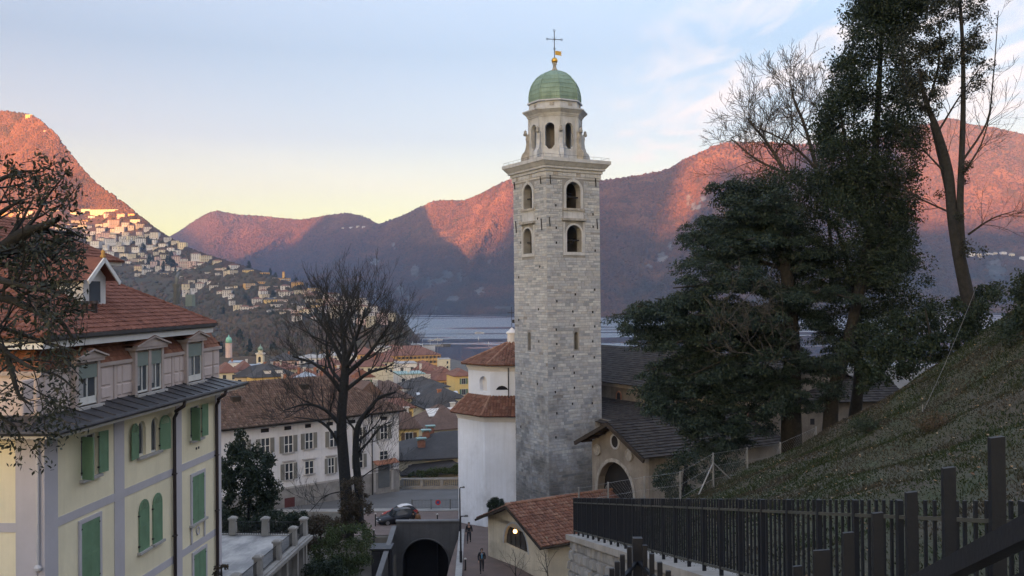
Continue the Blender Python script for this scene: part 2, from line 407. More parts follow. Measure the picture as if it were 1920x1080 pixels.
def sun_mask_ridge():
    V = []; F = []; n = 5
    for i in range(NB+1):
        a = A0+i*BIN
        b = prof[min(i, NB-1)] if i == 0 or i == NB else max(prof[i-1], prof[i]) if (lit_lo[i-1] > 1e8 or lit_lo[i] > 1e8) else .5*(prof[i-1]+prof[i])
        z = b-OCC_D*TE
        base = PV*a + SUNV*(-OCC_D)
        for off, k in ((-2500, 0), (-900, .55), (0, 1), (900, .55), (2500, 0)):
            zz = -75+(max(z, -60)+75)*k if k < 1 else max(z, -68)
            V.append(base+SUNV*off+Vector((0,0,zz)))
    for i in range(NB):
        for j in range(n-1): F.append((i*n+j, (i+1)*n+j, (i+1)*n+j+1, i*n+j+1))
    return np.array([tuple(v) for v in V]), np.array(F)
wv, wf = sun_mask_ridge()
west = struct('unseen_sun_mask', npmesh('unseen_sun_mask', wv, wf, M_forest_far, True))  # added out of view to block the sun, shaped from the lit areas

def smooth(a, b, x):
    t = min(1., max(0., (x-a)/(b-a))); return t*t*(3-2*t)
SHORE = [(0,720),(620,720),(690,705),(760,-20),(1000,-120),(1130,-165),(1300,-200),(1900,-255),(2600,-330)]
def ground_z(x, y):
    if y < 58: z = float(np.interp(y, [1.5, 5, 58], [-1.7, -10, -22]))
    else: z = -22.1
    if y >= 58:
        z = float(np.interp(y, [58,67,79,91,100,115,140,200,300,430,620,760,1000], [-22.0,-20.35,-21.2,-23.1,-23.9,-24.5,-28,-34,-42,-50,-56.5,-58.2,-58.4]))
    if -10.95 < x < -5.0 and 20 < y < 87.3: z = min(z, -28.5)          # the cutting of the funicular
    elif -17 < x < -10.9 and 60 < y < 82: z = -24.6
    # beyond the lakeside the ground dips under the water
    if y > 600:
        sx = float(np.interp(y, [600,690,740,770,1000,1130,1300,1900,2600], [900,500,60,-25,-120,-165,-200,-255,-330]))
        z -= 14*smooth(0, 40, x-sx)
    return z
def grid(fn, xs, ys):
    V = [(x, y, fn(x, y)) for y in ys for x in xs]; n = len(xs)
    F = [(j*n+i, j*n+i+1, (j+1)*n+i+1, (j+1)*n+i) for j in range(len(ys)-1) for i in range(n-1)]
    return np.array(V), np.array(F)
def cuts(a, b, fine):
    out = [a]; 
    while out[-1] < b: out.append(out[-1]+fine(out[-1]))
    return out
gx = sorted(set(list(np.arange(-60,61,3.0)) + [-11.3,-10.96,-10.92,-5.02,-4.98,-4.7] + list(np.arange(-400,400,20.)) + list(np.arange(-9000,9001,600.))))
gy = sorted(set(list(np.arange(-12,130,3.0)) + [87.29,87.31,82.2,81.9] + list(np.arange(130,900,15.)) + list(np.arange(900,2600,100.)) + [-40,-120,-400,-1200,3200,4000,6000,9000]))
gv, gf = grid(ground_z, gx, gy)
M_ground = plain('ground_soil', (.11,.10,.085), .95, .4, .12, .3)
ground = struct('ground', npmesh('ground', gv, gf, M_ground, True))

def water_mat():
    t = NT('lake_water')
    lanes = t.noise(1.0, 5, t.co((.0016,.0085,1)), .55, .9)
    g = t.n('ShaderNodeSeparateXYZ'); t.l(t.tc.outputs['Object'], g.inputs[0])
    far = t.math('MULTIPLY', t.mr(g.outputs['Y'], 1250, 1500), t.mr(g.outputs['Y'], 3100, 2500))   # the open lake is ruffled by the wind, the bay lies calm
    f = t.mr(t.math('ADD', lanes, t.mr(far, 0, 1, -.10, .12)), .48, .54)
    t.col((.03,.042,.062)); t.b.inputs['IOR'].default_value = 1.45; t.b.inputs['Specular IOR Level'].default_value = .5
    t.rough(t.mr(f, 0, 1, .06, .30))
    n = t.n('ShaderNodeTexNoise', Scale=.3, Detail=3); t.l(t.co((1,.6,1)), n.inputs['Vector'])       # ripples, as tilts of the surface
    v = t.n('ShaderNodeVectorMath', operation='SUBTRACT'); t.l(n.outputs['Color'], v.inputs[0]); v.inputs[1].default_value = (.5,.5,.5)
    w = t.n('ShaderNodeVectorMath', operation='SCALE'); t.l(v.outputs[0], w.inputs[0]); t.l(t.mr(f, 0, 1, .05, .75), w.inputs['Scale'])
    z = t.n('ShaderNodeVectorMath', operation='MULTIPLY'); t.l(w.outputs[0], z.inputs[0]); z.inputs[1].default_value = (1,1,0)
    u = t.n('ShaderNodeVectorMath', operation='ADD'); t.l(z.outputs[0], u.inputs[0]); t.l(t.n('ShaderNodeCombineXYZ', Z=1.0).outputs[0], u.inputs[1]); c_ = u.inputs[1].links[0].from_node; t.l(t.mr(f, 0, 1, 0, -.15), c_.inputs['Y'])   # of a ruffled surface one sees the near faces of the ripples
    nn = t.n('ShaderNodeVectorMath', operation='NORMALIZE'); t.l(u.outputs[0], nn.inputs[0]); t.l(nn.outputs[0], t.b.inputs['Normal'])
    return t.m
mb = MB(); mb.q((-9000,560,LAKE),(9000,560,LAKE),(9000,9000,LAKE),(-9000,9000,LAKE))
lake = struct('lake', mb.mesh('lake', water_mat()))
# ------------------------------------------------------------------ the woods on the mountains: one mass each, instanced crowns
def crown_mat(name, cols, ramp_pos, low_shade=False):
    t = NT(name); oi = t.N.new('ShaderNodeObjectInfo'); rp = t.N.new('ShaderNodeValToRGB'); e = rp.color_ramp.elements
    e[0].position = 0; e[0].color = (*cols[0],1); e[1].position = 1; e[1].color = (*cols[-1],1)
    for c, p in zip(cols[1:-1], ramp_pos): q = e.new(p); q.color = (*c,1)
    t.l(oi.outputs['Random'], rp.inputs[0])
    def patch(sc, det):
        n = t.n('ShaderNodeTexNoise', Scale=sc, Detail=det, Roughness=.62); t.l(oi.outputs['Location'], n.inputs['Vector']); return n.outputs['Fac']
    k = t.mix(t.mr(patch(.0052, 6), .53, .64, 0, .75), rp.outputs[0], sh(cols[2], 1.45))      # paler stands and clearings
    k = t.mix(t.mr(patch(.0085, 5), .55, .66, 0, .7), k, (.038,.04,.028))                      # evergreen patches
    sz = t.N.new('ShaderNodeSeparateXYZ'); t.l(oi.outputs['Location'], sz.inputs[0])
    if low_shade: k = t.mix(t.math('MULTIPLY', t.mr(sz.outputs['Z'], 360, 60), t.mr(patch(.006, 5), .3, .6, .35, 1.)), k, (.036,.042,.042))  # shade and haze of the low slopes mixed into the crown colour
    k = t.mix(t.mr(t.noise(.9, 4), .3, .7, 0, .5), k, (.05,.03,.022))
    t.col(k); t.rough(.95); t.b.inputs['Specular IOR Level'].default_value = .05
    return t.m
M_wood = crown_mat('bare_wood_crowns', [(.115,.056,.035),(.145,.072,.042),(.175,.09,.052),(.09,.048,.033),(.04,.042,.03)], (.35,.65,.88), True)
def scatter(name, fn, n, pxr, tr, smin, smax, mat, keep=None):
    P = np.zeros((n,3)); k = 0
    while k < n:
        px = nrg.uniform(*pxr); t = nrg.uniform(*tr)
        if keep and not keep(px, t): continue
        P[k] = fn(px, t); k += 1
    me = bpy.data.meshes.new(name); me.vertices.add(n); me.vertices.foreach_set('co', P.astype(np.float32).ravel())
    at = me.attributes.new('size', 'FLOAT', 'POINT'); at.data.foreach_set('value', nrg.uniform(smin, smax, n).astype(np.float32))
    o = struct(name, me, 'stuff')
    g = bpy.data.node_groups.new(name+'_nodes', 'GeometryNodeTree')
    g.interface.new_socket('Geometry', in_out='INPUT', socket_type='NodeSocketGeometry'); g.interface.new_socket('Geometry', in_out='OUTPUT', socket_type='NodeSocketGeometry')
    N = g.nodes; L = g.links
    gi = N.new('NodeGroupInput'); go = N.new('NodeGroupOutput'); iop = N.new('GeometryNodeInstanceOnPoints')
    ico = N.new('GeometryNodeMeshIcoSphere'); ico.inputs['Radius'].default_value = .5; ico.inputs['Subdivisions'].default_value = 2
    sp = N.new('GeometryNodeSetPosition'); nz = N.new('ShaderNodeTexNoise'); nz.inputs['Scale'].default_value = 3.2
    mu = N.new('ShaderNodeVectorMath'); mu.operation = 'SUBTRACT'; mu.inputs[1].default_value = (.5,.5,.5)
    ms = N.new('ShaderNodeVectorMath'); ms.operation = 'SCALE'; ms.inputs['Scale'].default_value = .7
    L.new(nz.outputs['Color'], mu.inputs[0]); L.new(mu.outputs[0], ms.inputs[0]); L.new(ico.outputs[0], sp.inputs['Geometry']); L.new(ms.outputs[0], sp.inputs['Offset'])
    sm = N.new('GeometryNodeSetMaterial'); sm.inputs['Material'].default_value = mat; L.new(sp.outputs[0], sm.inputs[0])
    na = N.new('GeometryNodeInputNamedAttribute'); na.data_type = 'FLOAT'; na.inputs['Name'].default_value = 'size'
    rv = N.new('FunctionNodeRandomValue'); rv.data_type = 'FLOAT_VECTOR'; rv.inputs['Max'].default_value = (.5,.5,6.28)
    L.new(gi.outputs[0], iop.inputs['Points']); L.new(sm.outputs[0], iop.inputs['Instance']); L.new(na.outputs[0], iop.inputs['Scale']); L.new(rv.outputs[0], iop.inputs['Rotation'])
    L.new(iop.outputs[0], go.inputs[0])
    o.modifiers.new('crowns', 'NODES').node_group = g
    return o
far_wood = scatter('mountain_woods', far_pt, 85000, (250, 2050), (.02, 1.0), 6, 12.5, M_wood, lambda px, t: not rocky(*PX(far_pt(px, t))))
VILL = [(-300,395),(0,392),(100,385),(250,415),(330,458),(400,496),(600,560),(700,590)]
def upper(px, t): return hill_y(px, t) < float(np.interp(px, [q[0] for q in VILL], [q[1] for q in VILL]))
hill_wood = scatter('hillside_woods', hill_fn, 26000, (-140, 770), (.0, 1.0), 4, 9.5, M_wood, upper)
M_garden = crown_mat('garden_crowns', [(.045,.05,.03),(.07,.062,.042),(.11,.08,.055),(.055,.06,.038),(.09,.07,.05)], (.3,.55,.8))
gardens = scatter('garden_trees', hill_fn, 7000, (150, 760), (.0, 1.0), 4, 9, M_garden, lambda px, t: not upper(px, t) and (hill_y(px, t) > 560 or nrg.random() < .45))
# ------------------------------------------------------------------ plants: skeletons, tubes and leaves
def rvec(r): 
    while True:
        v = Vector((r.uniform(-1,1), r.uniform(-1,1), r.uniform(-1,1)))
        if .05 < v.length < 1: return v.normalized()
def grow(r, p, d, length, rad, depth, out, tips, spread=.6, up=.15, wob=.18, nseg=5, kids=(3,5), shrink=.66, taper=.55, gap=.35, minr=.006):
    pts = [Vector(p)]; rads = [rad]; d = Vector(d).normalized(); q = Vector(p)
    for i in range(nseg):
        d = (d + rvec(r)*wob + Vector((0,0,up*.35))).normalized(); q = q + d*(length/nseg)
        pts.append(Vector(q)); rads.append(max(minr, rad*(1-(1-taper)*(i+1)/nseg)))
    out.append((pts, rads, depth))
    if depth <= 0: tips.append((q, d)); return
    n = r.randint(*kids)
    for k in range(n):
        f = gap+(1-gap)*(k+r.random())/n; i = min(nseg-1, int(f*nseg)); b = pts[i].lerp(pts[i+1], f*nseg-i)
        side = d.cross(rvec(r)).normalized()
        nd = (d*(1-spread*.5)+side*spread+Vector((0,0,up))).normalized()
        grow(r, b, nd, length*shrink*r.uniform(.75,1.15), max(minr, rads[i]*.55), depth-1, out, tips, spread, up, wob, max(3,nseg-1), kids, shrink, taper, .25, minr)
    grow(r, q, d, length*shrink, rads[-1], depth-1, out, tips, spread, up, wob, max(3,nseg-1), kids, shrink, taper, .25, minr)
def tubes(mb, segs, base=7):
    for pts, rads, dep in segs: mb.tube(pts, rads, n=base if rads[0] > .12 else (5 if rads[0] > .04 else 3), cap=False)
def leaves(name, C, rad, per, size, mat, parent=None, flat=1.0, droop=0., long=1.8, seed=1, out=None, kind='stuff'):
    """leaf-sized faces scattered round the centres C (n,3); rad: cluster radius"""
    g = np.random.default_rng(seed); C = np.asarray(C, dtype=float); n = len(C)*per
    c = np.repeat(C, per, 0); rr = np.repeat(np.broadcast_to(np.asarray(rad, dtype=float), (len(C),)), per)
    v = g.normal(size=(n,3)); v /= np.linalg.norm(v, axis=1)[:,None]+1e-9
    p = v*(g.random(n)**.5*rr)[:,None]; p[:,2] *= flat
    pos = c+p; pos[:,2] -= droop*np.linalg.norm(p[:,:2], axis=1)
    a = g.normal(size=(n,3)); a += v*.6; a[:,2] -= .35+droop*1.2; a /= np.linalg.norm(a, axis=1)[:,None]+1e-9
    b = np.cross(a, g.normal(size=(n,3))); b /= np.linalg.norm(b, axis=1)[:,None]+1e-9
    s = size*g.uniform(.6,1.35,n)[:,None]
    P = np.stack([pos-a*s*long*.5, pos+b*s*.5, pos+a*s*long*.5, pos-b*s*.5], 1).reshape(-1,3)
    F = np.arange(n*4).reshape(n,4)
    me = npmesh(name, P, F, mat); o = obj(name, me, parent)
    if kind: o['kind'] = kind
    return o
M_bark = plain('dark_bark', (.026,.027,.028), .95, .4, 6, .7)
M_bark_grey = plain('grey_bark', (.065,.062,.06), .95, .4, 4, .7)
M_ever = leafmat('evergreen_leaves', [(.011,.022,.013),(.019,.034,.019),(.03,.048,.027),(.018,.031,.022)])
M_cedar = leafmat('cedar_needles', [(.010,.023,.020),(.018,.036,.028),(.03,.05,.036),(.014,.029,.024)], .12)
M_holm = leafmat('holm_oak_leaves', [(.014,.019,.014),(.025,.032,.022),(.04,.047,.034),(.02,.027,.02)])
M_shrub = leafmat('shrub_leaves', [(.03,.05,.018),(.055,.085,.028),(.08,.10,.035),(.04,.06,.022)])
M_brush = leafmat('brown_brush_leaves', [(.06,.045,.03),(.09,.065,.045),(.05,.05,.03),(.11,.075,.05)])
def bare_tree(name, label, cat, base, height, rad, seed, depth=4, mat=None, group=None, lean=(0,0), **kw):
    r = random.Random(seed); segs = []; tips = []
    t = thing(name, label, cat, base, 0, group)
    d = Vector((lean[0], lean[1], 1))
    a = dict(spread=.7, up=.18, wob=.16, kids=(3,4)); a.update(kw)
    grow(r, Vector((0,0,-.3)), d, height*.42, rad, depth, segs, tips, **a)
    mt = mat or M_bark
    m1 = MB(); tubes(m1, segs[:1], 9); part('trunk', m1, mt, t, True)
    m2 = MB(); tubes(m2, segs[1:]); part('crown', m2, mt, t)
    return t, tips, segs
# roofs: real tiles laid on a plane polygon
def tile_arrays(poly, a, b, tw, th, shape='pan', lift=.02, seed=3, jit=1.0, keep=1.0):
    g = np.random.default_rng(seed)
    poly = [Vector(p) for p in poly]; a = Vector(a); b = Vector(b); u = (b-a).normalized()
    n = Vector((0,0,0))
    for i in range(len(poly)): n += (poly[i]-poly[0]).cross(poly[(i+1) % len(poly)]-poly[0])
    n.normalize()
    if n.z < 0: n = -n
    v = n.cross(u).normalized()
    if v.z < 0: v = -v
    P2 = [((p-a).dot(u), (p-a).dot(v)) for p in poly]
    us = [p[0] for p in P2]; vs = [p[1] for p in P2]
    iu = np.arange(math.floor(min(us)/tw), math.ceil(max(us)/tw)); iv = np.arange(math.floor(min(vs)/th), math.ceil(max(vs)/th))
    if len(iu)*len(iv) > 60000: raise ValueError('too many tiles')
    U, V_ = np.meshgrid(iu*tw+tw*.5, iv*th+th*.5); U = U.ravel(); V_ = V_.ravel()
    ins = np.zeros(len(U), bool); j = len(P2)-1
    for i in range(len(P2)):
        (xi, yi), (xj, yj) = P2[i], P2[j]
        if abs(yj-yi) > 1e-9: ins ^= ((yi > V_) != (yj > V_)) & (U < (xj-xi)*(V_-yi)/(yj-yi)+xi)
        j = i
    if keep < 1: ins &= g.random(len(U)) < keep
    U = U[ins]; V_ = V_[ins]; m = len(U)
    U = U+g.normal(0, .02*tw*jit, m); V_ = V_+g.normal(0, .03*th*jit, m); dz = g.normal(0, .006*jit, m)
    if shape == 'pan': prof = [(-.5,0),(-.28,.8),(.0,1.0),(.28,.8),(.5,0)]; hgt = tw*.26
    else: prof = [(-.49,.0),(.49,.0)]; hgt = 0
    k = len(prof); A = np.array(a)[None,:]; uu = np.array(u); vv = np.array(v); nn = np.array(n)
    rows = []
    ph = th*.62
    for e, (sv, sn) in enumerate(((-ph, lift*2.0), (ph, lift*.4))):
        for x, h in prof: rows.append(A+uu*(U+x*tw)[:,None]+vv*(V_+sv)[:,None]+nn*(sn+h*hgt+dz)[:,None])
    for x, h in prof: rows.append(A+uu*(U+x*tw)[:,None]+vv*(V_-ph)[:,None]+nn*(0*U-.005)[:,None])   # the thickness at the lower edge
    Vt = np.stack(rows, 1).reshape(-1,3); F = []
    for i in range(k-1): F += [(i, i+1, k+i+1, k+i), (2*k+i, 2*k+i+1, i+1, i)]
    F = (np.arange(m)[:,None,None]*(3*k)+np.array(F)[None]).reshape(-1,4)
    return Vt, F
def tiles(name, planes, tw, th, mat, parent, shape='pan', lift=.02, seed=3, jit=1.0):
    Vs = []; Fs = []; o = 0
    for i, (poly, a, b) in enumerate(planes):
        V, F = tile_arrays(poly, a, b, tw, th, shape, lift, seed+i, jit); Vs.append(V); Fs.append(F+o); o += len(V)
    ob = obj(name, npmesh(name, np.concatenate(Vs), np.concatenate(Fs), mat), parent); ob['kind'] = 'stuff'; return ob
class Frame:
    def __init__(s, O, ang): s.O = Vector(O); s.ang = ang; c, n = math.cos(ang), math.sin(ang); s.x = Vector((c,n,0)); s.y = Vector((-n,c,0))
    def ray(s, px, py, axis, val):                     # where a sight line meets the local plane axis = val
        v = CR @ Vector(((px-960)/FPX, -(py-540)/FPX, -1.0)); n = s.x if axis == 'x' else s.y
        k = (val+n.dot(s.O))/n.dot(v); p = v*k-s.O
        return Vector((p.dot(s.x), p.dot(s.y), p.z))
def wall_open(mb, a0, a1, z0, z1, holes, put, depth=.35, mi=0, rmi=0, archn=8):
    """flat wall with real openings: put(a, z, d) -> point, d = depth inwards; holes (a0,a1,z0,z1,arched)"""
    As = sorted({a0, a1, *[h[0] for h in holes], *[h[1] for h in holes]}); Zs = sorted({z0, z1, *[h[2] for h in holes], *[h[3] for h in holes]})
    As = [a for a in As if a0 <= a <= a1]; Zs = [z for z in Zs if z0 <= z <= z1]
    for i in range(len(As)-1):
        for j in range(len(Zs)-1):
            ca = .5*(As[i]+As[i+1]); cz = .5*(Zs[j]+Zs[j+1])
            if any(h[0] < ca < h[1] and h[2] < cz < h[3] for h in holes): continue
            mb.q(put(As[i],Zs[j],0), put(As[i+1],Zs[j],0), put(As[i+1],Zs[j+1],0), put(As[i],Zs[j+1],0), mi=mi)
    for h in holes:
        b0, b1, c0, c1, ar = h[:5]; r = (b1-b0)/2
        if ar:
            zs = c1-r; top = [(b0+r-r*math.cos(PI*k/archn), zs+r*math.sin(PI*k/archn)) for k in range(archn+1)]
            for k in range(archn):
                (xa, za), (xb, zb) = top[k], top[k+1]
                mb.q(put(xa,za,0), put(xb,zb,0), put(xb,c1,0), put(xa,c1,0), mi=mi)
        else: zs = c1; top = [(b0,c1),(b1,c1)]
        ring = [(b1,c0),(b0,c0)]+top+[(b1,c0)] if not ar else [(b1,c0),(b0,c0)]+top+[(b1,c0)]
        for k in range(len(ring)-1):
            (xa, za), (xb, zb) = ring[k], ring[k+1]
            mb.q(put(xa,za,0), put(xb,zb,0), put(xb,zb,depth), put(xa,za,depth), mi=rmi)
def arch_ring(mb, b0, b1, c0, c1, w, put, d0, d1, n=10, foot=True):
    """stone surround of an arched opening, from depth d0 (front, negative = proud) to d1"""
    r = (b1-b0)/2; m = (b0+b1)/2; zs = c1-r
    inn = [(b0,c0),(b0,zs)]+[(m-r*math.cos(PI*k/n), zs+r*math.sin(PI*k/n)) for k in range(1,n)]+[(b1,zs),(b1,c0)]
    R2 = r+w
    out = [(b0-w,c0),(b0-w,zs)]+[(m-R2*math.cos(PI*k/n), zs+R2*math.sin(PI*k/n)) for k in range(1,n)]+[(b1+w,zs),(b1+w,c0)]
    for k in range(len(inn)-1):
        a, b, c, d = inn[k], inn[k+1], out[k+1], out[k]
        mb.q(put(*a,d0), put(*b,d0), put(*c,d0), put(*d,d0)); mb.q(put(*d,d0), put(*c,d0), put(*c,d1), put(*d,d1)); mb.q(put(*a,d0), put(*b,d0), put(*b,d1), put(*a,d1))
    for k in (0, -1): mb.q(put(*inn[k],d0), put(*out[k],d0), put(*out[k],d1), put(*inn[k],d1))
def arch_fill(mb, b0, b1, c0, c1, put, d, n=10):
    r = (b1-b0)/2; m = (b0+b1)/2; zs = c1-r
    P = [put(b0,c0,d), put(b1,c0,d), put(b1,zs,d)]+[put(m+r*math.cos(PI*k/n), zs+r*math.sin(PI*k/n), d) for k in range(1,n)]+[put(b0,zs,d)]
    mb.q(*P)
# ------------------------------------------------------------------ bell tower
M_stone = islandy('tower_stone', [(.245,.28,.325),(.335,.37,.42),(.42,.46,.52),(.395,.41,.43),(.49,.525,.565),(.32,.355,.41),(.425,.43,.43)], .92, .5, 3, .15, .45)
def weather(m, z0, z1, amt):                            # soot and damp that gathers in uneven patches towards the foot
    nt = m.node_tree; N = nt.nodes; b = N['Principled BSDF']; src = b.inputs['Base Color'].links[0].from_socket
    tc = N.new('ShaderNodeTexCoord'); sp = N.new('ShaderNodeSeparateXYZ'); nt.links.new(tc.outputs['Object'], sp.inputs[0])
    nz = N.new('ShaderNodeTexNoise'); nz.inputs['Scale'].default_value = .33; nz.inputs['Detail'].default_value = 7; nz.inputs['Roughness'].default_value = .65; nt.links.new(tc.outputs['Object'], nz.inputs['Vector'])
    a = N.new('ShaderNodeMapRange'); a.inputs['From Min'].default_value = z0; a.inputs['From Max'].default_value = z1; a.inputs['To Min'].default_value = .22; a.inputs['To Max'].default_value = -.12; nt.links.new(sp.outputs['Z'], a.inputs['Value'])
    s = N.new('ShaderNodeMath'); s.operation = 'ADD'; nt.links.new(nz.outputs['Fac'], s.inputs[0]); nt.links.new(a.outputs[0], s.inputs[1])
    r = N.new('ShaderNodeMapRange'); r.inputs['From Min'].default_value = .48; r.inputs['From Max'].default_value = .72; r.inputs['To Max'].default_value = amt; nt.links.new(s.outputs[0], r.inputs['Value'])
    mx = N.new('ShaderNodeMix'); mx.data_type = 'RGBA'; nt.links.new(r.outputs[0], mx.inputs['Factor']); nt.links.new(src, mx.inputs['A']); mx.inputs['B'].default_value = (.085,.085,.085,1)
    nt.links.new(mx.outputs['Result'], b.inputs['Base Color'])
weather(M_stone, -21, -4, .75)
def mortar():
    t = NT('tower_mortar'); t.col(t.mix(t.mr(t.noise(1.2,5), .3,.7), (.17,.18,.19), (.26,.265,.275))); t.rough(.95); t.bump(t.noise(14,4), .6, .03); return t.m
M_mortar = mortar()
M_dress = plain('dressed_limestone', (.42,.445,.48), .85, .22, 1.2, .25, streak=.55)
M_dress_dark = plain('weathered_limestone', (.33,.325,.31), .9, .35, 2.5, .35, streak=.8)
def copper():
    t = NT('green_copper'); k = t.mix(t.mr(t.noise(1.1,6), .35,.7), (.135,.215,.18), (.20,.30,.245)); k = t.mix(t.mr(t.noise(1,5,t.co((4,4,.4))), .5,.75,0,.7), k, (.09,.15,.12)); t.col(k); t.rough(.7); t.bump(t.noise(9,3), .2, .02); return t.m
M_copper = copper()
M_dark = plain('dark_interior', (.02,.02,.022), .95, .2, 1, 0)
M_iron = plain('black_iron', (.022,.022,.025), .6, .3, 4, .2)
M_gold = plain('gilded_metal', (.65,.38,.08), .38, .25, 3, .05, metal=.9)
M_bronze = plain('bell_bronze', (.10,.08,.05), .5, .3, 3, .1, metal=.8)
TA = R(30); TS = 6.04; th = TS/2
tc_ = W(1026, 556, 84.0); TC = Vector((tc_.x, tc_.y, 0)) + Vector((math.cos(TA), math.sin(TA), 0))*th + Vector((-math.sin(TA), math.cos(TA), 0))*th
TF = Frame(TC, TA)
tower = thing('bell_tower', 'tall square grey stone bell tower with an octagonal lantern and a green dome', 'bell tower', (TC.x, TC.y, 0), TA)
fa = lambda px, py: TF.ray(px, py, 'y', -th)
fb = lambda px, py: TF.ray(px, py, 'x', -th)
zbase = -23.0
zc0 = fa(1040, 321).z; zf0 = fa(1040, 333).z; ztop = fa(1030, 296).z
putA = lambda a, z, d: (a, -th+d, z)
putB = lambda a, z, d: (-th+d, -a, z)             # a runs from the far left edge to the near corner
def rectA(x0, x1, yt, yb): p = fa(x0, yb); q = fa(x1, .5*(yt+yb)); return p.x, q.x, p.z, fa(.5*(x0+x1), yt).z
def rectB(x0, x1, yt, yb): p = fb(x0, yb); q = fb(x1, .5*(yt+yb)); return -p.y, -q.y, p.z, fb(.5*(x0+x1), yt).z
upA = rectA(1061,1088,341,390); loA = rectA(1062,1090,422,472); slA = rectA(1077,1084.5,622,656)
upB = rectB(982.5,999,346,393); loB = rectB(982.5,999,428,476); slB = rectB(990.5,995,623,656)
HA = [upA+(True,), loA+(True,), slA+(True,)]; HB = [upB+(True,), loB+(True,), slB+(True,)]
mb = MB()
wall_open(mb, -th, th, zbase, zc0, HA, putA, .75); wall_open(mb, -th, th, zbase, zc0, HB, putB, .75)
wall_open(mb, -th, th, zbase, zc0, HA[:2], lambda a,z,d: (-a, th-d, z), .75); wall_open(mb, -th, th, zbase, zc0, HA[:2], lambda a,z,d: (th-d, a, z), .75)
mb.q((-th,-th,zc0),(th,-th,zc0),(th,th,zc0),(-th,th,zc0))
part('shaft', mb, M_mortar, tower)
mb = MB(); q = th-.78
zfl = loA[2]-1.0
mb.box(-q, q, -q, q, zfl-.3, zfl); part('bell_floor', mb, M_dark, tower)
mb = MB(); mb.box(-q+.1, q-.1, q-.35, q-.3, zfl, zc0-.1); mb.box(q-.35, q-.3, -q+.1, q-.4, zfl, zc0-.1); part('inner_backing', mb, plain('belfry_plaster', (.10,.095,.09), .95, .3, 1, .2), tower)
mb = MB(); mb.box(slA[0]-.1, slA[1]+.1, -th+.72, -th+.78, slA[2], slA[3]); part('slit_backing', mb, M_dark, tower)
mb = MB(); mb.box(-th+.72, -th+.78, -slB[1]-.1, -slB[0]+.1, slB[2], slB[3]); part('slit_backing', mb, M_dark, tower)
# bells
for (cx, cz, s) in ((.4, upA[2]+1.0, .62), (-.6, loA[2]+1.05, .75), (1.0, loA[2]+.9, .5)):
    mb = MB(); mb.lathe([(s*.18,s*.95),(s*.42,s*.9),(s*.5,s*.6),(s*.58,s*.25),(s*.78,s*0),(s*.7,s*-.02)], (cx,-.9,cz), 16); b = part('bell', mb, M_bronze, tower, True)
    mb = MB(); mb.box(cx-s*1.2, cx+s*1.2, -1.0, -.8, cz+s*.95, cz+s*1.15); part('yoke', mb, M_iron, b)
# stones: courses of squared blocks, the 300 largest ones by hand, the rest as one part
stones = []
def courses(put, holes, seed):
    r = random.Random(seed); z = zbase+.6
    while z < zf0-.05:
        low = 1-smooth(-22, 4, z); h = r.uniform(.17,.31)+.05*low
        if z+h > zf0: break
        x = -th
        while x < th-.01:
            l = min(r.uniform(.32, 1.05)*(1+.15*low), th-x)
            if th-(x+l) < .25: l = th-x
            m = .10
            if not any(x+l > hh[0]-m and x < hh[1]+m and z+h > hh[2]-m and z < hh[3]+m for hh in holes):
                if r.random() > .012: stones.append((l*h, put, x, x+l, z, z+h, r.uniform(.012,.05)+.02*low*r.random(), r.random()))
            else:
                for hh in holes:                       # shorten the block up to the opening's jamb
                    if z+h > hh[2]-m and z < hh[3]+m:
                        if x < hh[0]-m and x+l > hh[0]-m: stones.append((.01, put, x, hh[0]-m, z, z+h, r.uniform(.015,.045), r.random()))
                        if x < hh[1]+m and x+l > hh[1]+m: stones.append((.01, put, hh[1]+m, x+l, z, z+h, r.uniform(.015,.045), r.random()))
            x += l
        z += h
def surr(h, w): return (h[0]-w, h[1]+w, h[2]-.35, h[3]+w)
courses(putA, [surr(upA,.28), (loA[0]-.3, loA[1]+.3, loA[2]-.35, upA[2]), slA], 11)
courses(putB, [surr(upB,.22), (loB[0]-.25, loB[1]+.25, loB[2]-.35, upB[2]), slB], 12)
stones.sort(key=lambda s: -s[0])
def stone_box(mb, s):
    _, put, x0, x1, z0, z1, d, q = s; g = .012; t = .018
    A = [put(x0+g,z0+g,.0), put(x1-g,z0+g,.0), put(x1-g,z1-g,.0), put(x0+g,z1-g,.0)]
    B = [put(x0+g+t,z0+g+t,-d), put(x1-g-t,z0+g+t,-d), put(x1-g-t,z1-g-t,-d*(.6+.7*q)), put(x0+g+t,z1-g-t,-d)]
    mb.q(*B)
    for i in range(4): j = (i+1) % 4; mb.q(A[i], A[j], B[j], B[i])
    return mb
# island colours need welded faces, so build each block with shared corners
def stone_verts(s):
    _, put, x0, x1, z0, z1, d, q = s; g = .012; t = .018
    return [put(x0+g,z0+g,0), put(x1-g,z0+g,0), put(x1-g,z1-g,0), put(x0+g,z1-g,0), put(x0+g+t,z0+g+t,-d), put(x1-g-t,z0+g+t,-d), put(x1-g-t,z1-g-t,-d*(.6+.7*q)), put(x0+g+t,z1-g-t,-d)]
SF = np.array([(4,5,6,7),(0,1,5,4),(1,2,6,5),(2,3,7,6),(3,0,4,7)])
for s in stones[:300]:
    obj('stone', npmesh('stone', np.array(stone_verts(s)), SF, M_stone), tower)
rest = stones[300:]
V = np.array([v for s in rest for v in stone_verts(s)]); F = (np.arange(len(rest))[:,None,None]*8+SF[None]).reshape(-1,4)
obj('stonework', npmesh('stonework', V, F, M_stone), tower)['kind'] = 'stuff'
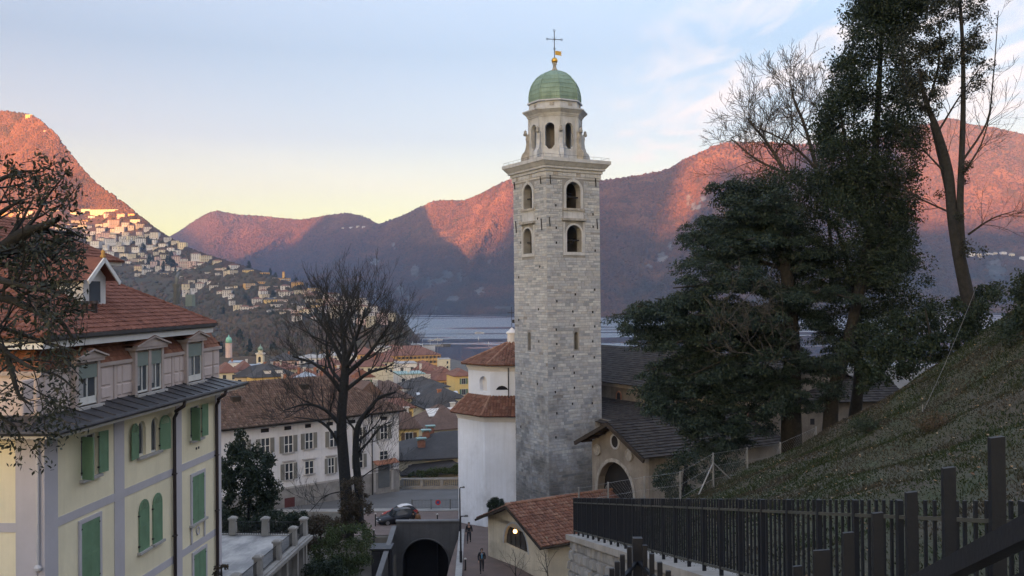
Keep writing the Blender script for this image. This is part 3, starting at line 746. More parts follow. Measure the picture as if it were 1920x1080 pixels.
# putlog holes and iron ties
mb = MB(); r = random.Random(5)
for px, ys in ((1041,(385,427,455,565,618,645,690,735,775,820)),(1076,(552,584,610,668,699,727,757)),(1113,(402,425,470,543,585,612,640,670,725,756))):
    for y in ys:
        p = fa(px+r.uniform(-3,3), y); mb = MB(); mb.box(p.x-.07, p.x+.07, -th-.062, -th+.02, p.z-.11, p.z+.11); part('putlog_hole', mb, M_dark, tower)
for px, ys in ((975,(455,520,600,700,800)),(1010,(410,500,580,640,720))):
    for y in ys:
        p = fb(px+r.uniform(-3,3), y); mb = MB(); mb.box(-th-.062, -th+.02, p.y-.07, p.y+.07, p.z-.11, p.z+.11); part('putlog_hole', mb, M_dark, tower)
for fr, px, y0, y1 in ((fa,1030,322,345),(fa,1115,330,350),(fa,1029,407,425),(fa,1118,410,430),(fb,1014,325,345),(fb,965,338,355),(fb,1016,410,432),(fb,968,415,437)):
    p = fr(px, y0); q = fr(px+1.5, y1); mb = MB(); n = (0,-.09,0) if fr is fa else (-.09,0,0)
    mb.obox(p+Vector(n), q+Vector(n), .07, .07); part('iron_tie', mb, M_iron, tower)
# window surrounds, panels and sills
for hs, put in (((upA, loA), putA), ((upB, loB), putB)):
    up, lo = hs; w = .26
    mb = MB(); arch_ring(mb, up[0], up[1], up[2], up[3], w, put, -.10, .0); r_ = part('window_surround', mb, M_dress, tower)
    mb = MB(); k = .5*(up[0]+up[1]); A = put(k-.13, up[3]+.02, -.16); B = put(k+.13, up[3]+.42, .0); mb.box(min(A[0],B[0]),max(A[0],B[0]),min(A[1],B[1]),max(A[1],B[1]),A[2],B[2]); part('keystone', mb, M_dress, r_)
    zs = .5*(up[2]+lo[3])
    for z0, z1, pr, ex in ((up[2]-.22, up[2], -.2, .42), (lo[3]+w+.14, lo[3]+w+.36, -.3, .5)):
        A = put(up[0]-ex, z0, pr); B = put(up[1]+ex, z1, 0); mb = MB(); mb.box(min(A[0],B[0]),max(A[0],B[0]),min(A[1],B[1]),max(A[1],B[1]),z0,z1); part('string_course', mb, M_dress_dark, tower)
    A = put(up[0]-.3, lo[3]+w+.36, -.08); B = put(up[1]+.3, up[2]-.22, 0); mb = MB(); mb.box(min(A[0],B[0]),max(A[0],B[0]),min(A[1],B[1]),max(A[1],B[1]),A[2],B[2]); part('panel', mb, M_dress, tower)
    mb = MB(); arch_ring(mb, lo[0], lo[1], lo[2], lo[3], .16, put, -.13, .0); part('window_surround', mb, M_dress, tower)
    mb = MB()                                            # the flat square frame round the lower opening
    for a0, a1, z0, z1 in ((lo[0]-w-.1, lo[0]-.17, lo[2]-.02, lo[3]+w), (lo[1]+.17, lo[1]+w+.1, lo[2]-.02, lo[3]+w), (lo[0]-w-.1, lo[1]+w+.1, lo[2]-.32, lo[2]-.03)):
        A = put(a0, z0, -.08); B = put(a1, z1, 0); mb.box(min(A[0],B[0]),max(A[0],B[0]),min(A[1],B[1]),max(A[1],B[1]),z0,z1)
    part('window_frame', mb, M_dress, tower)
    for hh in (up, lo):                                   # timber louvre board and beam that hang in the openings
        mb = MB(); A = put(hh[0]+.02, hh[2]+(hh[3]-hh[2])*.42, .35); B = put(hh[1]-.02, hh[2]+(hh[3]-hh[2])*.46, .45); mb.box(min(A[0],B[0]),max(A[0],B[0]),min(A[1],B[1]),max(A[1],B[1]),A[2],B[2]); part('beam', mb, M_iron, tower)
# cornice
def ring(mb, h, z0, z1): mb.box(-h, h, -h, h, z0, z1)
mb = MB(); ring(mb, th+.07, zf0, zf0+.16); ring(mb, th+.12, zf0+.163, zc0-.02); part('frieze', mb, M_dress, tower)
for k in range(11):                                       # frieze slabs, some dark
    x = -th+.2+k*(TS-.4)/11
    for put in (putA, putB):
        A = put(x+.02, zf0+.2, -.145); B = put(x+(TS-.4)/11-.02, zc0-.05, -.1); mb = MB(); mb.box(min(A[0],B[0]),max(A[0],B[0]),min(A[1],B[1]),max(A[1],B[1]),A[2],B[2]); part('frieze_slab', mb, M_dress if (k*7+3) % 5 else M_dress_dark, tower)
hc = ztop-zc0
mb = MB(); ring(mb, th+.24, zc0-.017, zc0+hc*.22); ring(mb, th+.42, zc0+hc*.223, zc0+hc*.40); mb.frustum(-th-.48, th+.48, -th-.48, th+.48, zc0+hc*.403, zc0+hc*.72, -.28); ring(mb, th+.82, zc0+hc*.723, ztop); part('cornice', mb, M_dress, tower)
mb = MB(); g = th+.68
for a, b in (((-g,-g),(g,-g)),((g,-g),(g,g)),((g,g),(-g,g)),((-g,g),(-g,-g))):
    mb.tube([(*a,ztop+.28),(*b,ztop+.28)], .012, 4)
    for k in range(9): x = a[0]+(b[0]-a[0])*k/8; y = a[1]+(b[1]-a[1])*k/8; mb.tube([(x,y,ztop),(x,y,ztop+.3)], .012, 4)
part('railing', mb, M_iron, tower)
# octagonal lantern
ZT = lambda y: W(1041, y, 86.2).z
z0 = ztop; z1 = ZT(218); z2 = ZT(205); z3 = ZT(187); ri = 2.42
O8 = R(22.5)
co8 = lambda rr, z, k: (rr/math.cos(O8)*math.cos(O8+k*PI/4), rr/math.cos(O8)*math.sin(O8+k*PI/4), z)
lan = MB(); L_ = ri*math.tan(O8)
for k in range(8):
    a = -PI/2+k*PI/4; n = Vector((math.cos(a), math.sin(a), 0)); s = Vector((-n.y, n.x, 0))
    put = lambda u, z, d, n=n, s=s: tuple(n*(ri-d)+s*u+Vector((0,0,z)))
    hw = .46; o0 = ZT(280); o1 = ZT(231)
    wall_open(lan, -L_, L_, z0, z1, [(-hw, hw, o0, o1, True)], put, .35)
    m2 = MB(); arch_ring(m2, -hw, hw, o0+.35, o1, .1, put, -.05, 0.0); m2.prism([put(-hw,o0,-.04), put(-hw,o0+.38,-.04), put(-hw+.3,o0,-.04)], tuple(n*-.3)); m2.prism([put(hw,o0,-.04), put(hw-.3,o0,-.04), put(hw,o0+.38,-.04)], tuple(n*-.3)); part('lantern_surround', m2, M_dress, tower)
    m2 = MB(); c = .09
    for e in (-1, 1): p = [put(e*(L_-.02),zz,-.07) for zz in (z0,z1-.1)]; m2.prism([put(e*(L_-.02),z0,-.07), put(e*(L_-.26),z0,-.07), put(e*(L_-.26),z1-.1,-.07), put(e*(L_-.02),z1-.1,-.07)], tuple(n*-.12))
    part('pilaster', m2, M_dress, tower)
part('lantern', lan, M_dress, tower)
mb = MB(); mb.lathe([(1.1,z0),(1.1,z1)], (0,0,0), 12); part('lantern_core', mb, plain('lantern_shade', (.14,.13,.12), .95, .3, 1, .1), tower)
for k in range(8):                                        # scrolled buttresses on the eight corners
    a = O8+k*PI/4; n = Vector((math.cos(a), math.sin(a), 0)); s = Vector((-n.y, n.x, 0)); rc = ri/math.cos(O8)
    hgt = z1-z0; P = [(-.05,0),(.72,0),(.80,.06),(.80,.14),(.66,.22),(.46,.26),(.30,.36),(.24,.48),(.30,.56),(.26,.64),(.12,.66),(-.05,.66)]
    mb = MB(); mb.prism([tuple(n*(rc+u*.95)+s*-.19+Vector((0,0,z0+w_*hgt))) for u, w_ in P], tuple(s*.38)); v_ = part('scroll_buttress', mb, M_dress_dark if k % 3 == 0 else M_dress, tower)
    mb = MB(); mb.lathe([(.02,.0),(.17,.04),(.2,.2),(.13,.36),(.16,.46),(.02,.6)], tuple(n*(rc+.34)+Vector((0,0,z0+hgt*.62))), 8); part('urn', mb, M_dress_dark, v_, True)
ph8 = O8
mb = MB()
def oct_ring(mb, r0, za, r1, zb): mb.lathe([(r0/math.cos(O8), za), (r1/math.cos(O8), zb)], (0,0,0), 8, ph8)
oct_ring(mb, ri+.08, z1-.03, ri+.08, z1+.12); oct_ring(mb, ri+.16, z1+.123, ri+.2, z1+.28); oct_ring(mb, ri+.24, z1+.283, ri+.52, z2-.1); oct_ring(mb, ri+.56, z2-.097, ri+.56, z2+.03); part('lantern_cornice', mb, M_dress, tower)
mb = MB(); oct_ring(mb, ri+.0, z2+.033, ri-.08, z3-.14); oct_ring(mb, ri+.12, z3-.137, ri+.1, z3); part('attic', mb, M_dress, tower)
for k in range(8):
    a = -PI/2+k*PI/4; n = Vector((math.cos(a), math.sin(a), 0)); s = Vector((-n.y, n.x, 0)); mb = MB()
    c = n*(ri-.04)+s*.2; mb.prism([tuple(c+s*-.2+Vector((0,0,z2+.3))), tuple(c+s*.2+Vector((0,0,z2+.3))), tuple(c+s*.2+Vector((0,0,z3-.3))), tuple(c+s*-.2+Vector((0,0,z3-.3)))], tuple(n*.06)); part('attic_vent', mb, M_dress_dark, tower)
hd = ZT(124)-z3; rd = 2.42
DP = [(rd*c, z3+hd*h) for c, h in ((.985,0),(1.0,.10),(.995,.22),(.965,.36),(.91,.50),(.825,.63),(.70,.76),(.53,.87),(.33,.95),(.14,1.0))]
mb = MB(); mb.lathe([(r/math.cos(O8)*.975, z) for r, z in DP], (0,0,0), 8, ph8)
dome = part('dome', mb, M_copper, tower)
for k in range(8):                                        # ribs and raised sheet seams
    a = O8+k*PI/4; mb = MB(); mb.tube([(r/math.cos(O8)*.985*math.cos(a), r/math.cos(O8)*.985*math.sin(a), z) for r, z in DP], .045, 5); part('rib', mb, M_copper, dome)
for i in range(1, 7):
    r, z = DP[i]; mb = MB(); mb.tube([(r/math.cos(O8)*.982*math.cos(O8+k*PI/4), r/math.cos(O8)*.982*math.sin(O8+k*PI/4), z) for k in range(9)], .018, 4); part('seam', mb, M_copper, dome)
mb = MB(); mb.lathe([(rd+.13,z3-.02),(rd+.13,z3+.05)], (0,0,0), 8, ph8); part('gutter', mb, plain('dark_copper', (.06,.09,.08), .7, .3, 2, .1), dome)
zb = ZT(125); mb = MB(); mb.lathe([(.34,zb-.1),(.30,zb+.15),(.20,zb+.3),(.15,zb+.6),(.22,zb+.72),(.22,zb+.84),(.13,zb+.9),(.1,zb+1.0)], (0,0,0), 14); fin = part('finial', mb, M_dress_dark, tower, True)
zk = ZT(104); mb = MB(); mb.lathe([(.02,-.32),(.16,-.28),(.27,-.16),(.31,0),(.27,.16),(.16,.28),(.02,.32)], (0,0,zk), 18); part('ball', mb, M_gold, fin, True)
zx = ZT(47); za = ZT(63); mb = MB(); mb.tube([(0,0,zk+.25),(0,0,zx)], .04, 6)
cd = Vector((math.cos(R(-18)), math.sin(R(-18)), 0)); w_ = .72
mb.tube([tuple(cd*-w_+Vector((0,0,za))), tuple(cd*w_+Vector((0,0,za)))], .035, 6)
for c in (cd*-w_+Vector((0,0,za)), cd*w_+Vector((0,0,za)), Vector((0,0,zx+.05)), Vector((0,0,ZT(81)))):
    mb.tube([tuple(c+cd*(.1*math.cos(t*PI/5))+Vector((0,0,.1*math.sin(t*PI/5)))) for t in range(11)], .022, 4)
for t in range(8):
    if t % 2: a = t*PI/4; mb.tube([(0,0,za), tuple(cd*(.33*math.cos(a))+Vector((0,0,za+.33*math.sin(a))))], .012, 3)
part('cross', mb, plain('cross_iron', (.07,.075,.085), .5, .2, 3, .1, metal=.5), fin)
zv0 = ZT(92.5); zv1 = ZT(84.5); mb = MB(); y = -.012
mb.prism([(.08,y,zv0),(.85,y,zv0),(.70,y,zv0+.14),(.85,y,.5*(zv0+zv1)-.02),(.85,y,.5*(zv0+zv1)+.02),(.70,y,zv1-.14),(.85,y,zv1),(.08,y,zv1)], (0,.024,0)); part('weather_vane', mb, M_gold, fin)

# ------------------------------------------------------------------ white octagonal choir behind the tower
M_white = plain('white_plaster', (.71,.76,.85), .9, .12, .22, .15, streak=.22)
weather(M_white, -25, -15, .32)
M_white_trim = plain('white_trim', (.66,.66,.67), .85, .1, .8, .1)
M_rooftile = islandy('red_roof_tiles', [(.125,.06,.044),(.18,.085,.06),(.215,.11,.076),(.15,.072,.053),(.25,.145,.105),(.10,.052,.042)], .9, .4, 5, .15, .5)
M_rooftile_old = islandy('old_brown_tiles', [(.075,.05,.04),(.12,.08,.062),(.17,.11,.085),(.095,.065,.055),(.20,.145,.115)], .93, .4, 4, .12, .55)
M_slate = islandy('stone_slates', [(.024,.022,.023),(.038,.034,.033),(.052,.047,.045),(.03,.028,.029)], .9, .4, 4, .2, .5)
M_ridge = islandy('ridge_tiles', [(.26,.14,.10),(.32,.20,.15),(.22,.11,.08)], .9, .3, 5)
OCY = 96.0; oc = W(959, 556, OCY); OC = Vector((oc.x, oc.y, 0))
def octw(cx, R_, rot, z): return [(R_*math.sin(rot+k*PI/4), -R_*math.cos(rot+k*PI/4), z) for k in range(8)]
choir = thing('white_choir', 'tall white octagonal church choir with two tiers of red tiled roof', 'church', (OC.x, OC.y, 0))
zy = lambda y, px=900, Y=OCY-5: W(px, y, Y).z
rotO = R(-28); R1 = 5.95; R2 = 4.78
zg = -25.0; z_low = zy(778); z_mid = zy(749, 930, OCY-4.5); z_dr = zy(684, 930, OCY-4.5); z_ap = W(957, 642, OCY).z
def oct_body(mb, R_, za, zb, holes=None):
    P = octw(0, R_, rotO, 0)
    for k in range(8):
        a = Vector(P[k]); b = Vector(P[(k+1) % 8]); u = (b-a); L = u.length; u.normalize(); n = Vector((u.y, -u.x, 0))
        put = lambda s, z, d, a=a, u=u, n=n: tuple(a+u*s-n*d+Vector((0,0,z)))
        wall_open(mb, 0, L, za, zb, [h for kk, h in (holes or []) if kk == k], put, .4)
    return P
mb = MB(); oct_body(mb, R1, zg, z_low); part('lower_wall', mb, M_white, choir)
L2 = R2*2*math.sin(PI/8)
mb = MB(); oct_body(mb, R2, z_mid-.6, z_dr, [(7,(L2*.52,L2*.86,zy(737,900),zy(708,900),True)),(0,(L2*.14,L2*.52,zy(733,937),zy(724.5,937),True))]); part('drum_wall', mb, M_white, choir)
P = octw(0, R2-.42, rotO, 0)
for k, c in ((7, M_white_trim), (0, M_dark)):
    a = Vector(P[k]); b = Vector(P[(k+1) % 8]); mb = MB(); mb.q(tuple(a+Vector((0,0,z_mid))), tuple(b+Vector((0,0,z_mid))), tuple(b+Vector((0,0,z_dr))), tuple(a+Vector((0,0,z_dr)))); part('window_backing', mb, c, choir)
def eaves(mb, R_, z): 
    for k, (e0, e1, za, zb) in enumerate(((.04,.10,-.75,-.55),(.12,.22,-.547,-.3),(.24,.42,-.297,-.08))):
        mb.lathe([(R_+e0, z+za),(R_+e1, z+zb)], (0,0,0), 8, rotO-PI/2)
mb = MB(); eaves(mb, R1, z_low+.05); part('eaves_moulding', mb, M_white_trim, choir)
mb = MB(); eaves(mb, R2, z_dr+.05); part('eaves_moulding', mb, M_white_trim, choir)
def oct_roof(name, Ra, za, Rb, zb, tw=.30):
    A = octw(0, Ra, rotO, za); B = octw(0, Rb, rotO, zb)
    mb = MB()
    for k in range(8): mb.q(A[k], A[(k+1)%8], B[(k+1)%8], B[k])
    mb.lathe([(Ra+.0, za-.1),(Ra+.01, za)], (0,0,0), 8, rotO-PI/2)
    base = part(name, mb, M_rooftile_old, choir)
    pl = [([A[k],A[(k+1)%8],B[(k+1)%8],B[k]], A[k], A[(k+1)%8]) for k in (5,6,7,0,1,2)]
    tiles('roof_tiles', pl, tw, .42, M_rooftile, base, 'pan', .03, 21)
    for k in (6,7,0,1):
        mb = MB(); a = Vector(A[k]); b = Vector(B[k]); n = max(4, int((b-a).length/.45))
        for i in range(n): p = a.lerp(b, i/n)+Vector((0,0,.07)); q = a.lerp(b, (i+1.15)/n)+Vector((0,0,.05)); mb = MB(); mb.tube([p,q], [.13,.11], 6); part('hip_tile', mb, M_ridge, base)
oct_roof('lower_roof', R1+.75, z_low-.02, R2+.02, z_mid+.25)
oct_roof('upper_roof', R2+.75, z_dr-.02, .35, z_ap)
mb = MB(); mb.lathe([(.5,z_ap-.3),(.5,z_ap+.9),(.62,z_ap+.93),(.62,z_ap+1.05),(.3,z_ap+1.3),(.12,z_ap+1.5),(.03,z_ap+1.6)], (0,0,0), 10); lt = part('roof_lantern', mb, M_white_trim, choir)
mb = MB(); zz = z_ap+1.55; mb.tube([(0,0,zz),(0,0,zz+2.2)], .03, 5); mb.box(-.45,.45,-.02,.02,zz+1.55,zz+1.62); mb.prism([(.05,0,zz+.5),(.6,0,zz+.5),(.6,0,zz+.85),(.05,0,zz+.85)], (0,.02,0)); part('cross', mb, M_iron, lt)
mb = MB(); p = W(953, 690, OCY-4.6)-OC; mb.tube([(p.x,p.y,z_dr-.3),(p.x,p.y,z_mid)], .06, 6); part('downpipe', mb, M_iron, choir)

# ------------------------------------------------------------------ nave, side chapels and the porch
M_rubble = plain('rubble_plaster', (.155,.14,.122), .95, .4, .7, .6, streak=.6)
M_porch = plain('porch_plaster', (.225,.21,.19), .95, .3, .8, .35, streak=.6)
M_gravel = None
def quadroof(parent, name, planes, base_mat, tmat, tw, th_, shape, lift=.02, seed=4):
    mb = MB()
    for poly, a, b in planes: mb.q(*poly)
    base = part(name, mb, base_mat, parent); tiles('roof_slates' if shape == 'slab' else 'roof_tiles', planes, tw, th_, tmat, base, shape, lift, seed); return base
NA = R(-60)
nv = W(1135, 712, 93.7); NF = Frame((nv.x, nv.y, 0), NA)
nave = thing('cathedral_nave', 'long stone cathedral nave with a dark slate roof behind the cedar', 'church', (nv.x, nv.y, 0), NA)
ze = nv.z; LN = 22.; LM = -14.
mb = MB(); mb.box(LM, LN, 0, 13, -25, ze); part('wall', mb, M_rubble, nave)
zr = ze+3.0
e0 = (LM-.3,-.6,ze-.15); e1 = (LN+.5,-.6,ze-.15); r0 = (LM-.3,6.5,zr); r1 = (LN+.5,6.5,zr); b0 = (LM-.3,13.6,ze-.15); b1 = (LN+.5,13.6,ze-.15)
quadroof(nave, 'roof', [([e0,e1,r1,r0], e0, e1), ([b1,b0,r0,r1], b1, b0)], M_slate, M_slate, .55, .42, 'slab', .035)
mb = MB(); mb.prism([(LN-.3,0,ze),(LN-.3,13,ze),(LN-.3,6.5,zr-.1)], (.3,0,0)); part('gable', mb, M_rubble, nave)
mb = MB(); mb.box(LM-.2,LN+.4,-.35,-.003,ze-.55,ze-.2); part('eaves_cornice', mb, M_porch, nave)
for k in range(8):
    x = -11.5+k*4.6; hw = .32; z0_ = ze-2.7
    mb = MB(); arch_ring(mb, x-hw, x+hw, z0_, z0_+1.6, .16, lambda a,z,d: (a, d, z), -.05, 0); f_ = part('window_surround', mb, plain('brick_surround', (.22,.12,.085), .9, .3, 3, .3), nave)
    mb = MB(); arch_fill(mb, x-hw, x+hw, z0_, z0_+1.6, lambda a,z,d: (a, d, z), -.01); part('window', mb, M_dark, nave)
# lean-to aisle and the lower chapels in front of the nave
aisle = thing('side_chapel', 'low slate roofed side chapel between the tower and the porch', 'chapel', (nv.x, nv.y, 0), NA)
zl = W(1200, 762, 88).z
mb = MB(); mb.box(-9, 17, -4.5, -.02, -25, zl-1.0); part('wall', mb, M_rubble, aisle)
a0 = (-9.2,-5.0,zl-1.25); a1 = (17.2,-5.0,zl-1.25); t1 = (17.2,-.05,zl+.25); t0 = (-9.2,-.05,zl+.25)
quadroof(aisle, 'roof', [([a0,a1,t1,t0], a0, a1)], M_slate, M_slate, .5, .4, 'slab', .035, 9)
PA = R(27.7); pc = W(1150, 790, 71.0); PF = Frame((pc.x, pc.y, 0), PA)
porch = thing('church_porch', 'gabled stone church porch with a wide arched doorway and round window', 'porch', (pc.x, pc.y, 0), PA)
zap = pc.z; hw = 4.5; slope = .44; zev = zap-hw*slope-.1; ZG = -19.5
g = lambda px, py: PF.ray(px, py, 'x', .5)
pl = g(1121, 900); pr = g(1188, 900); ptop = g(1155, 867); oc_ = g(1153.5, 828)
ya, yb = sorted((pl.y, pr.y)); 
putP = lambda a, z, d: (.5+d, -a, z)
mb = MB(); wall_open(mb, -hw+.6, hw-.6, ZG, zev, [(-yb, -ya, ZG, ptop.z if ptop.z < zev else zev-.05, True)], putP, .6)
# gable triangle
zgb = zev; mb.q(putP(-hw+.6,zgb,0), putP(hw-.6,zgb,0), putP(0,zgb+(hw-.6)*slope,0))
mb.box(.5+.01, 13, hw-.9, hw-.6, ZG, zev); mb.box(.5+.01, 13, -hw+.6, -hw+.9, ZG, zev)
part('gable_wall', mb, M_porch, porch)
mb = MB(); arch_ring(mb, -yb, -ya, ZG, min(ptop.z, zev-.05), .28, putP, -.06, 0, 16); part('arch_surround', mb, M_dress_dark, porch)
mb = MB(); mb.box(1.25, 1.3, -hw+.9, hw-.9, ZG, zev); part('inner_backing', mb, M_dark, porch)  # dark sheet standing in for the shade inside the porch
def disc(mb, c, r, put, d0, d1, n=18):
    P = [put(c[0]+r*math.cos(2*PI*k/n), c[1]+r*math.sin(2*PI*k/n), d0) for k in range(n)]; Q = [put(c[0]+r*math.cos(2*PI*k/n), c[1]+r*math.sin(2*PI*k/n), d1) for k in range(n)]
    mb.q(*P); 
    for k in range(n): j = (k+1) % n; mb.q(P[k], P[j], Q[j], Q[k])
mb = MB(); disc(mb, (-oc_.y, oc_.z), .48, putP, -.03, 0); part('round_window', mb, M_dark, porch)
mb = MB(); c = (-oc_.y, oc_.z); mb.tube([putP(c[0]+.55*math.cos(t*PI/10), c[1]+.55*math.sin(t*PI/10), -.03) for t in range(21)], .09, 6); part('window_ring', mb, M_dress, porch)
for px, py in ((1181,853),(1121,843)):
    q_ = g(px, py); mb = MB(); disc(mb, (-q_.y, q_.z), .42, putP, -.1, 0, 14); mb.tube([putP(-q_.y+.42*math.cos(t*PI/8), q_.z+.42*math.sin(t*PI/8), -.1) for t in range(17)], .07, 5); part('carved_roundel', mb, M_dress_dark, porch)
LP_ = 13.6
rf = -.6; R0 = (rf,0,zap); R1_ = (LP_,0,zap); Ea = (rf,-hw-.3,zap-(hw+.3)*slope); Eb = (LP_,-hw-.3,zap-(hw+.3)*slope); Fa = (rf,hw+.3,zap-(hw+.3)*slope); Fb = (LP_,hw+.3,zap-(hw+.3)*slope)
quadroof(porch, 'roof', [([Ea,Eb,R1_,R0], Ea, Eb), ([Fb,Fa,R0,R1_], Fb, Fa)], M_slate, M_slate, .5, .38, 'slab', .045, 14)
mb = MB(); mb.obox((rf,0,zap-.2),(rf,-hw-.3,zap-.2-(hw+.3)*slope), .16, .3); mb.obox((rf,0,zap-.2),(rf,hw+.3,zap-.2-(hw+.3)*slope), .16, .3); part('verge_board', mb, plain('dark_timber', (.04,.032,.026), .9, .3, 3, .3), porch)
for s in (-1, 1):
    for k in range(1, 5): mb = MB(); y = s*k*hw/4.6; zq = zap-abs(y)*slope-.42; mb.box(-.5, .49, y-.08, y+.08, zq, zq+.18); part('purlin', mb, MATS['dark_timber'], porch)

sx_ = W(1492, 752, 76.0); sac = thing('sacristy', 'low stone sacristy with slate roof behind the trunks at the bank crest', 'church', (sx_.x, sx_.y, 0), R(4))
mb = MB(); mb.box(0, 9, 0, 7, -22, sx_.z); part('wall', mb, M_rubble, sac)
q0 = (-.4,-.5,sx_.z-.1); q1 = (9.4,-.5,sx_.z-.1); q2 = (9.4,3.5,sx_.z+1.7); q3 = (-.4,3.5,sx_.z+1.7); q4 = (9.4,7.5,sx_.z-.1); q5 = (-.4,7.5,sx_.z-.1)
quadroof(sac, 'roof', [([q0,q1,q2,q3], q0, q1), ([q4,q5,q3,q2], q4, q5)], M_slate, M_slate, .5, .4, 'slab', .035, 61)
for x in (1.4, 4.2): mb = MB(); mb.box(x-.18, x+.18, -.03, .02, sx_.z-2.0, sx_.z-1.5); part('window', mb, M_dark, sac)
# ------------------------------------------------------------------ small cream building with tiled roof by the path
SA = R(30); sp = W(960, 946, 68.6); SF_ = Frame((sp.x, sp.y, 0), SA)
M_cream = plain('cream_plaster', (.60,.55,.44), .92, .18, .6, .25, streak=.45)
weather(M_cream, -22, -18.5, .5)
oratory = thing('small_oratory', 'small cream plastered building with lunette window and red pantile roof', 'chapel', (sp.x, sp.y, 0), SA)
zap2 = sp.z; gl = SF_.ray(915, 968, 'x', .35); gr = SF_.ray(1027, 1022, 'x', .35); sl = .40; ZB = -22.5
yl = gl.y; yr = gr.y
putS = lambda a, z, d: (.35+d, -a, z)
wl = SF_.ray(945, 1018, 'x', .35); wr = SF_.ray(990, 1034, 'x', .35); wt = SF_.ray(966, 980, 'x', .35)
zl_ = zap2-abs(yl)*sl-.12; zr_ = zap2-abs(yr)*sl-.12
wa = (-wl.y, -wr.y); wzb = .5*(wl.z+wr.z)-.1
mb = MB(); zz = min(zl_, zr_); rw = (wa[1]-wa[0])/2; wtz = wzb+rw*1.02
wall_open(mb, -yl, -yr, ZB, wtz+.02, [(wa[0], wa[1], wzb, wtz, True)], putS, .3, archn=12)
mb.q(putS(-yl,wtz+.02,0), putS(-yr,wtz+.02,0), putS(-yr,zr_,0), putS(0,zap2-.12,0), putS(-yl,zl_,0))
mb.box(.36, 9, yl-.3, yl, ZB, zl_); mb.box(.36, 9, yr, yr+.3, ZB, zr_); mb.box(8.7, 9, yr+.3, yl-.3, ZB, zl_)
part('wall', mb, M_cream, oratory)
mb = MB(); arch_ring(mb, wa[0], wa[1], wzb, wtz, .14, putS, -.03, .02, 14); w_ = part('lunette_window', mb, M_dress, oratory)
mb = MB(); arch_fill(mb, wa[0], wa[1], wzb, wtz, putS, .22, 14); part('pane', mb, glassy('lunette_glass', (.03,.028,.026), .12), w_)
mb = MB()
for k in range(1, 5): a = wa[0]+(wa[1]-wa[0])*k/5; hh = math.sqrt(max(0, rw*rw-(a-wa[0]-rw)**2)); mb.obox(putS(a,wzb,.19), putS(a,wzb+hh,.19), .03, .03)
part('glazing_bar', mb, M_iron, w_)
lm = NT('lamp_glow'); lm.b.inputs['Emission Color'].default_value = (1,.55,.16,1); lm.b.inputs['Emission Strength'].default_value = 2.6; lm.col((.9,.6,.3))
mb = MB(); lp = SF_.ray(966, 996, 'x', .54)
mb.lathe([(.02,-.16),(.12,-.11),(.15,0),(.10,.1),(.02,.13)], (lp.x, lp.y, lp.z), 10); lampw = part('hanging_lamp', mb, lm.m, w_, True)
rs = -.55; r0 = (rs,0,zap2); r1 = (9.3,0,zap2); yl2 = yl+.5; yr2 = yr-.5
el0 = (rs,yl2,zap2-yl2*sl); el1 = (9.3,yl2,zap2-yl2*sl); er0 = (rs,yr2,zap2+yr2*sl); er1 = (9.3,yr2,zap2+yr2*sl)
quadroof(oratory, 'roof', [([er0,er1,r1,r0], er0, er1), ([el1,el0,r0,r1], el1, el0)], M_rooftile_old, M_rooftile, .27, .40, 'pan', .03, 31)
mb = MB(); n = 22
for i in range(n): p = Vector(r0).lerp(Vector(r1), i/n); q_ = Vector(r0).lerp(Vector(r1), (i+1.12)/n); mb = MB(); mb.tube([p+Vector((0,0,.08)), q_+Vector((0,0,.06))], [.15,.13], 6); part('ridge_tile', mb, M_ridge, oratory)
mb = MB(); mb.obox((rs,0,zap2-.14),(rs,yl2,zap2-yl2*sl-.14),.1,.16); mb.obox((rs,0,zap2-.14),(rs,yr2,zap2+yr2*sl-.14),.1,.16); part('verge_board', mb, MATS['dark_timber'], oratory)
mb = MB(); mb.tube([(rs,yr2-.08,zap2+yr2*sl-.08),(9.3,yr2-.08,zap2+yr2*sl-.08)], .08, 6); part('gutter', mb, MATS['dark_timber'], oratory)
# ------------------------------------------------------------------ yellow villa on the left
FC = -19.75; VA = math.atan2(.9975, .0704)
vo_Y = 33.6; VO = Vector((.0706*vo_Y+FC, vo_Y, 0)); VF = Frame(VO, VA)
villa = thing('yellow_villa', 'cream yellow villa with green shutters and a red tiled mansard roof', 'house', (VO.x, VO.y, 0), VA)
f = lambda px, py, off=0.: VF.ray(px, py, 'y', off)
M_yel = plain('yellow_render', (.80,.735,.54), .92, .10, .45, .15, streak=.20)
M_lil = plain('lilac_grey_render', (.48,.465,.50), .9, .08, .6, .1, streak=.12)
M_pink = plain('pinkish_panels', (.52,.44,.42), .88, .1, .8, .1, streak=.25)
M_pinkd = plain('pinkish_stone', (.40,.34,.32), .88, .15, 1.2, .15, streak=.3)
M_green = plain('green_shutter_paint', (.16,.28,.175), .55, .15, 2, .05)
M_greenl = plain('pale_green_blind', (.17,.21,.195), .6, .1, 2, .05)
M_lead = plain('dark_metal_sheet', (.055,.055,.062), .5, .35, 1.2, .1, metal=.3)
M_brownpipe = plain('brown_pipe', (.035,.025,.025), .45, .2, 2, .05)
M_wframe = plain('white_window_frame', (.62,.62,.6), .5, .08, 3, 0)
M_glass = glassy('window_glass', (.035,.042,.05))
M_curtain = plain('curtain', (.32,.32,.32), .9, .15, 6, .1)
M_villatile = islandy('villa_roof_tiles', [(.155,.066,.05),(.195,.084,.062),(.225,.102,.077),(.175,.075,.056),(.13,.056,.042)], .85, .3, 5, .15, .35)
M_mansard = islandy('mansard_tiles', [(.17,.075,.05),(.23,.10,.065),(.26,.13,.085),(.19,.085,.055),(.13,.06,.045)], .88, .3, 5, .15, .45)
M_sill = plain('sill_stone', (.40,.39,.38), .85, .15, 2, .15, streak=.3)
LS = f(414, 900).x; zg0 = -20.5
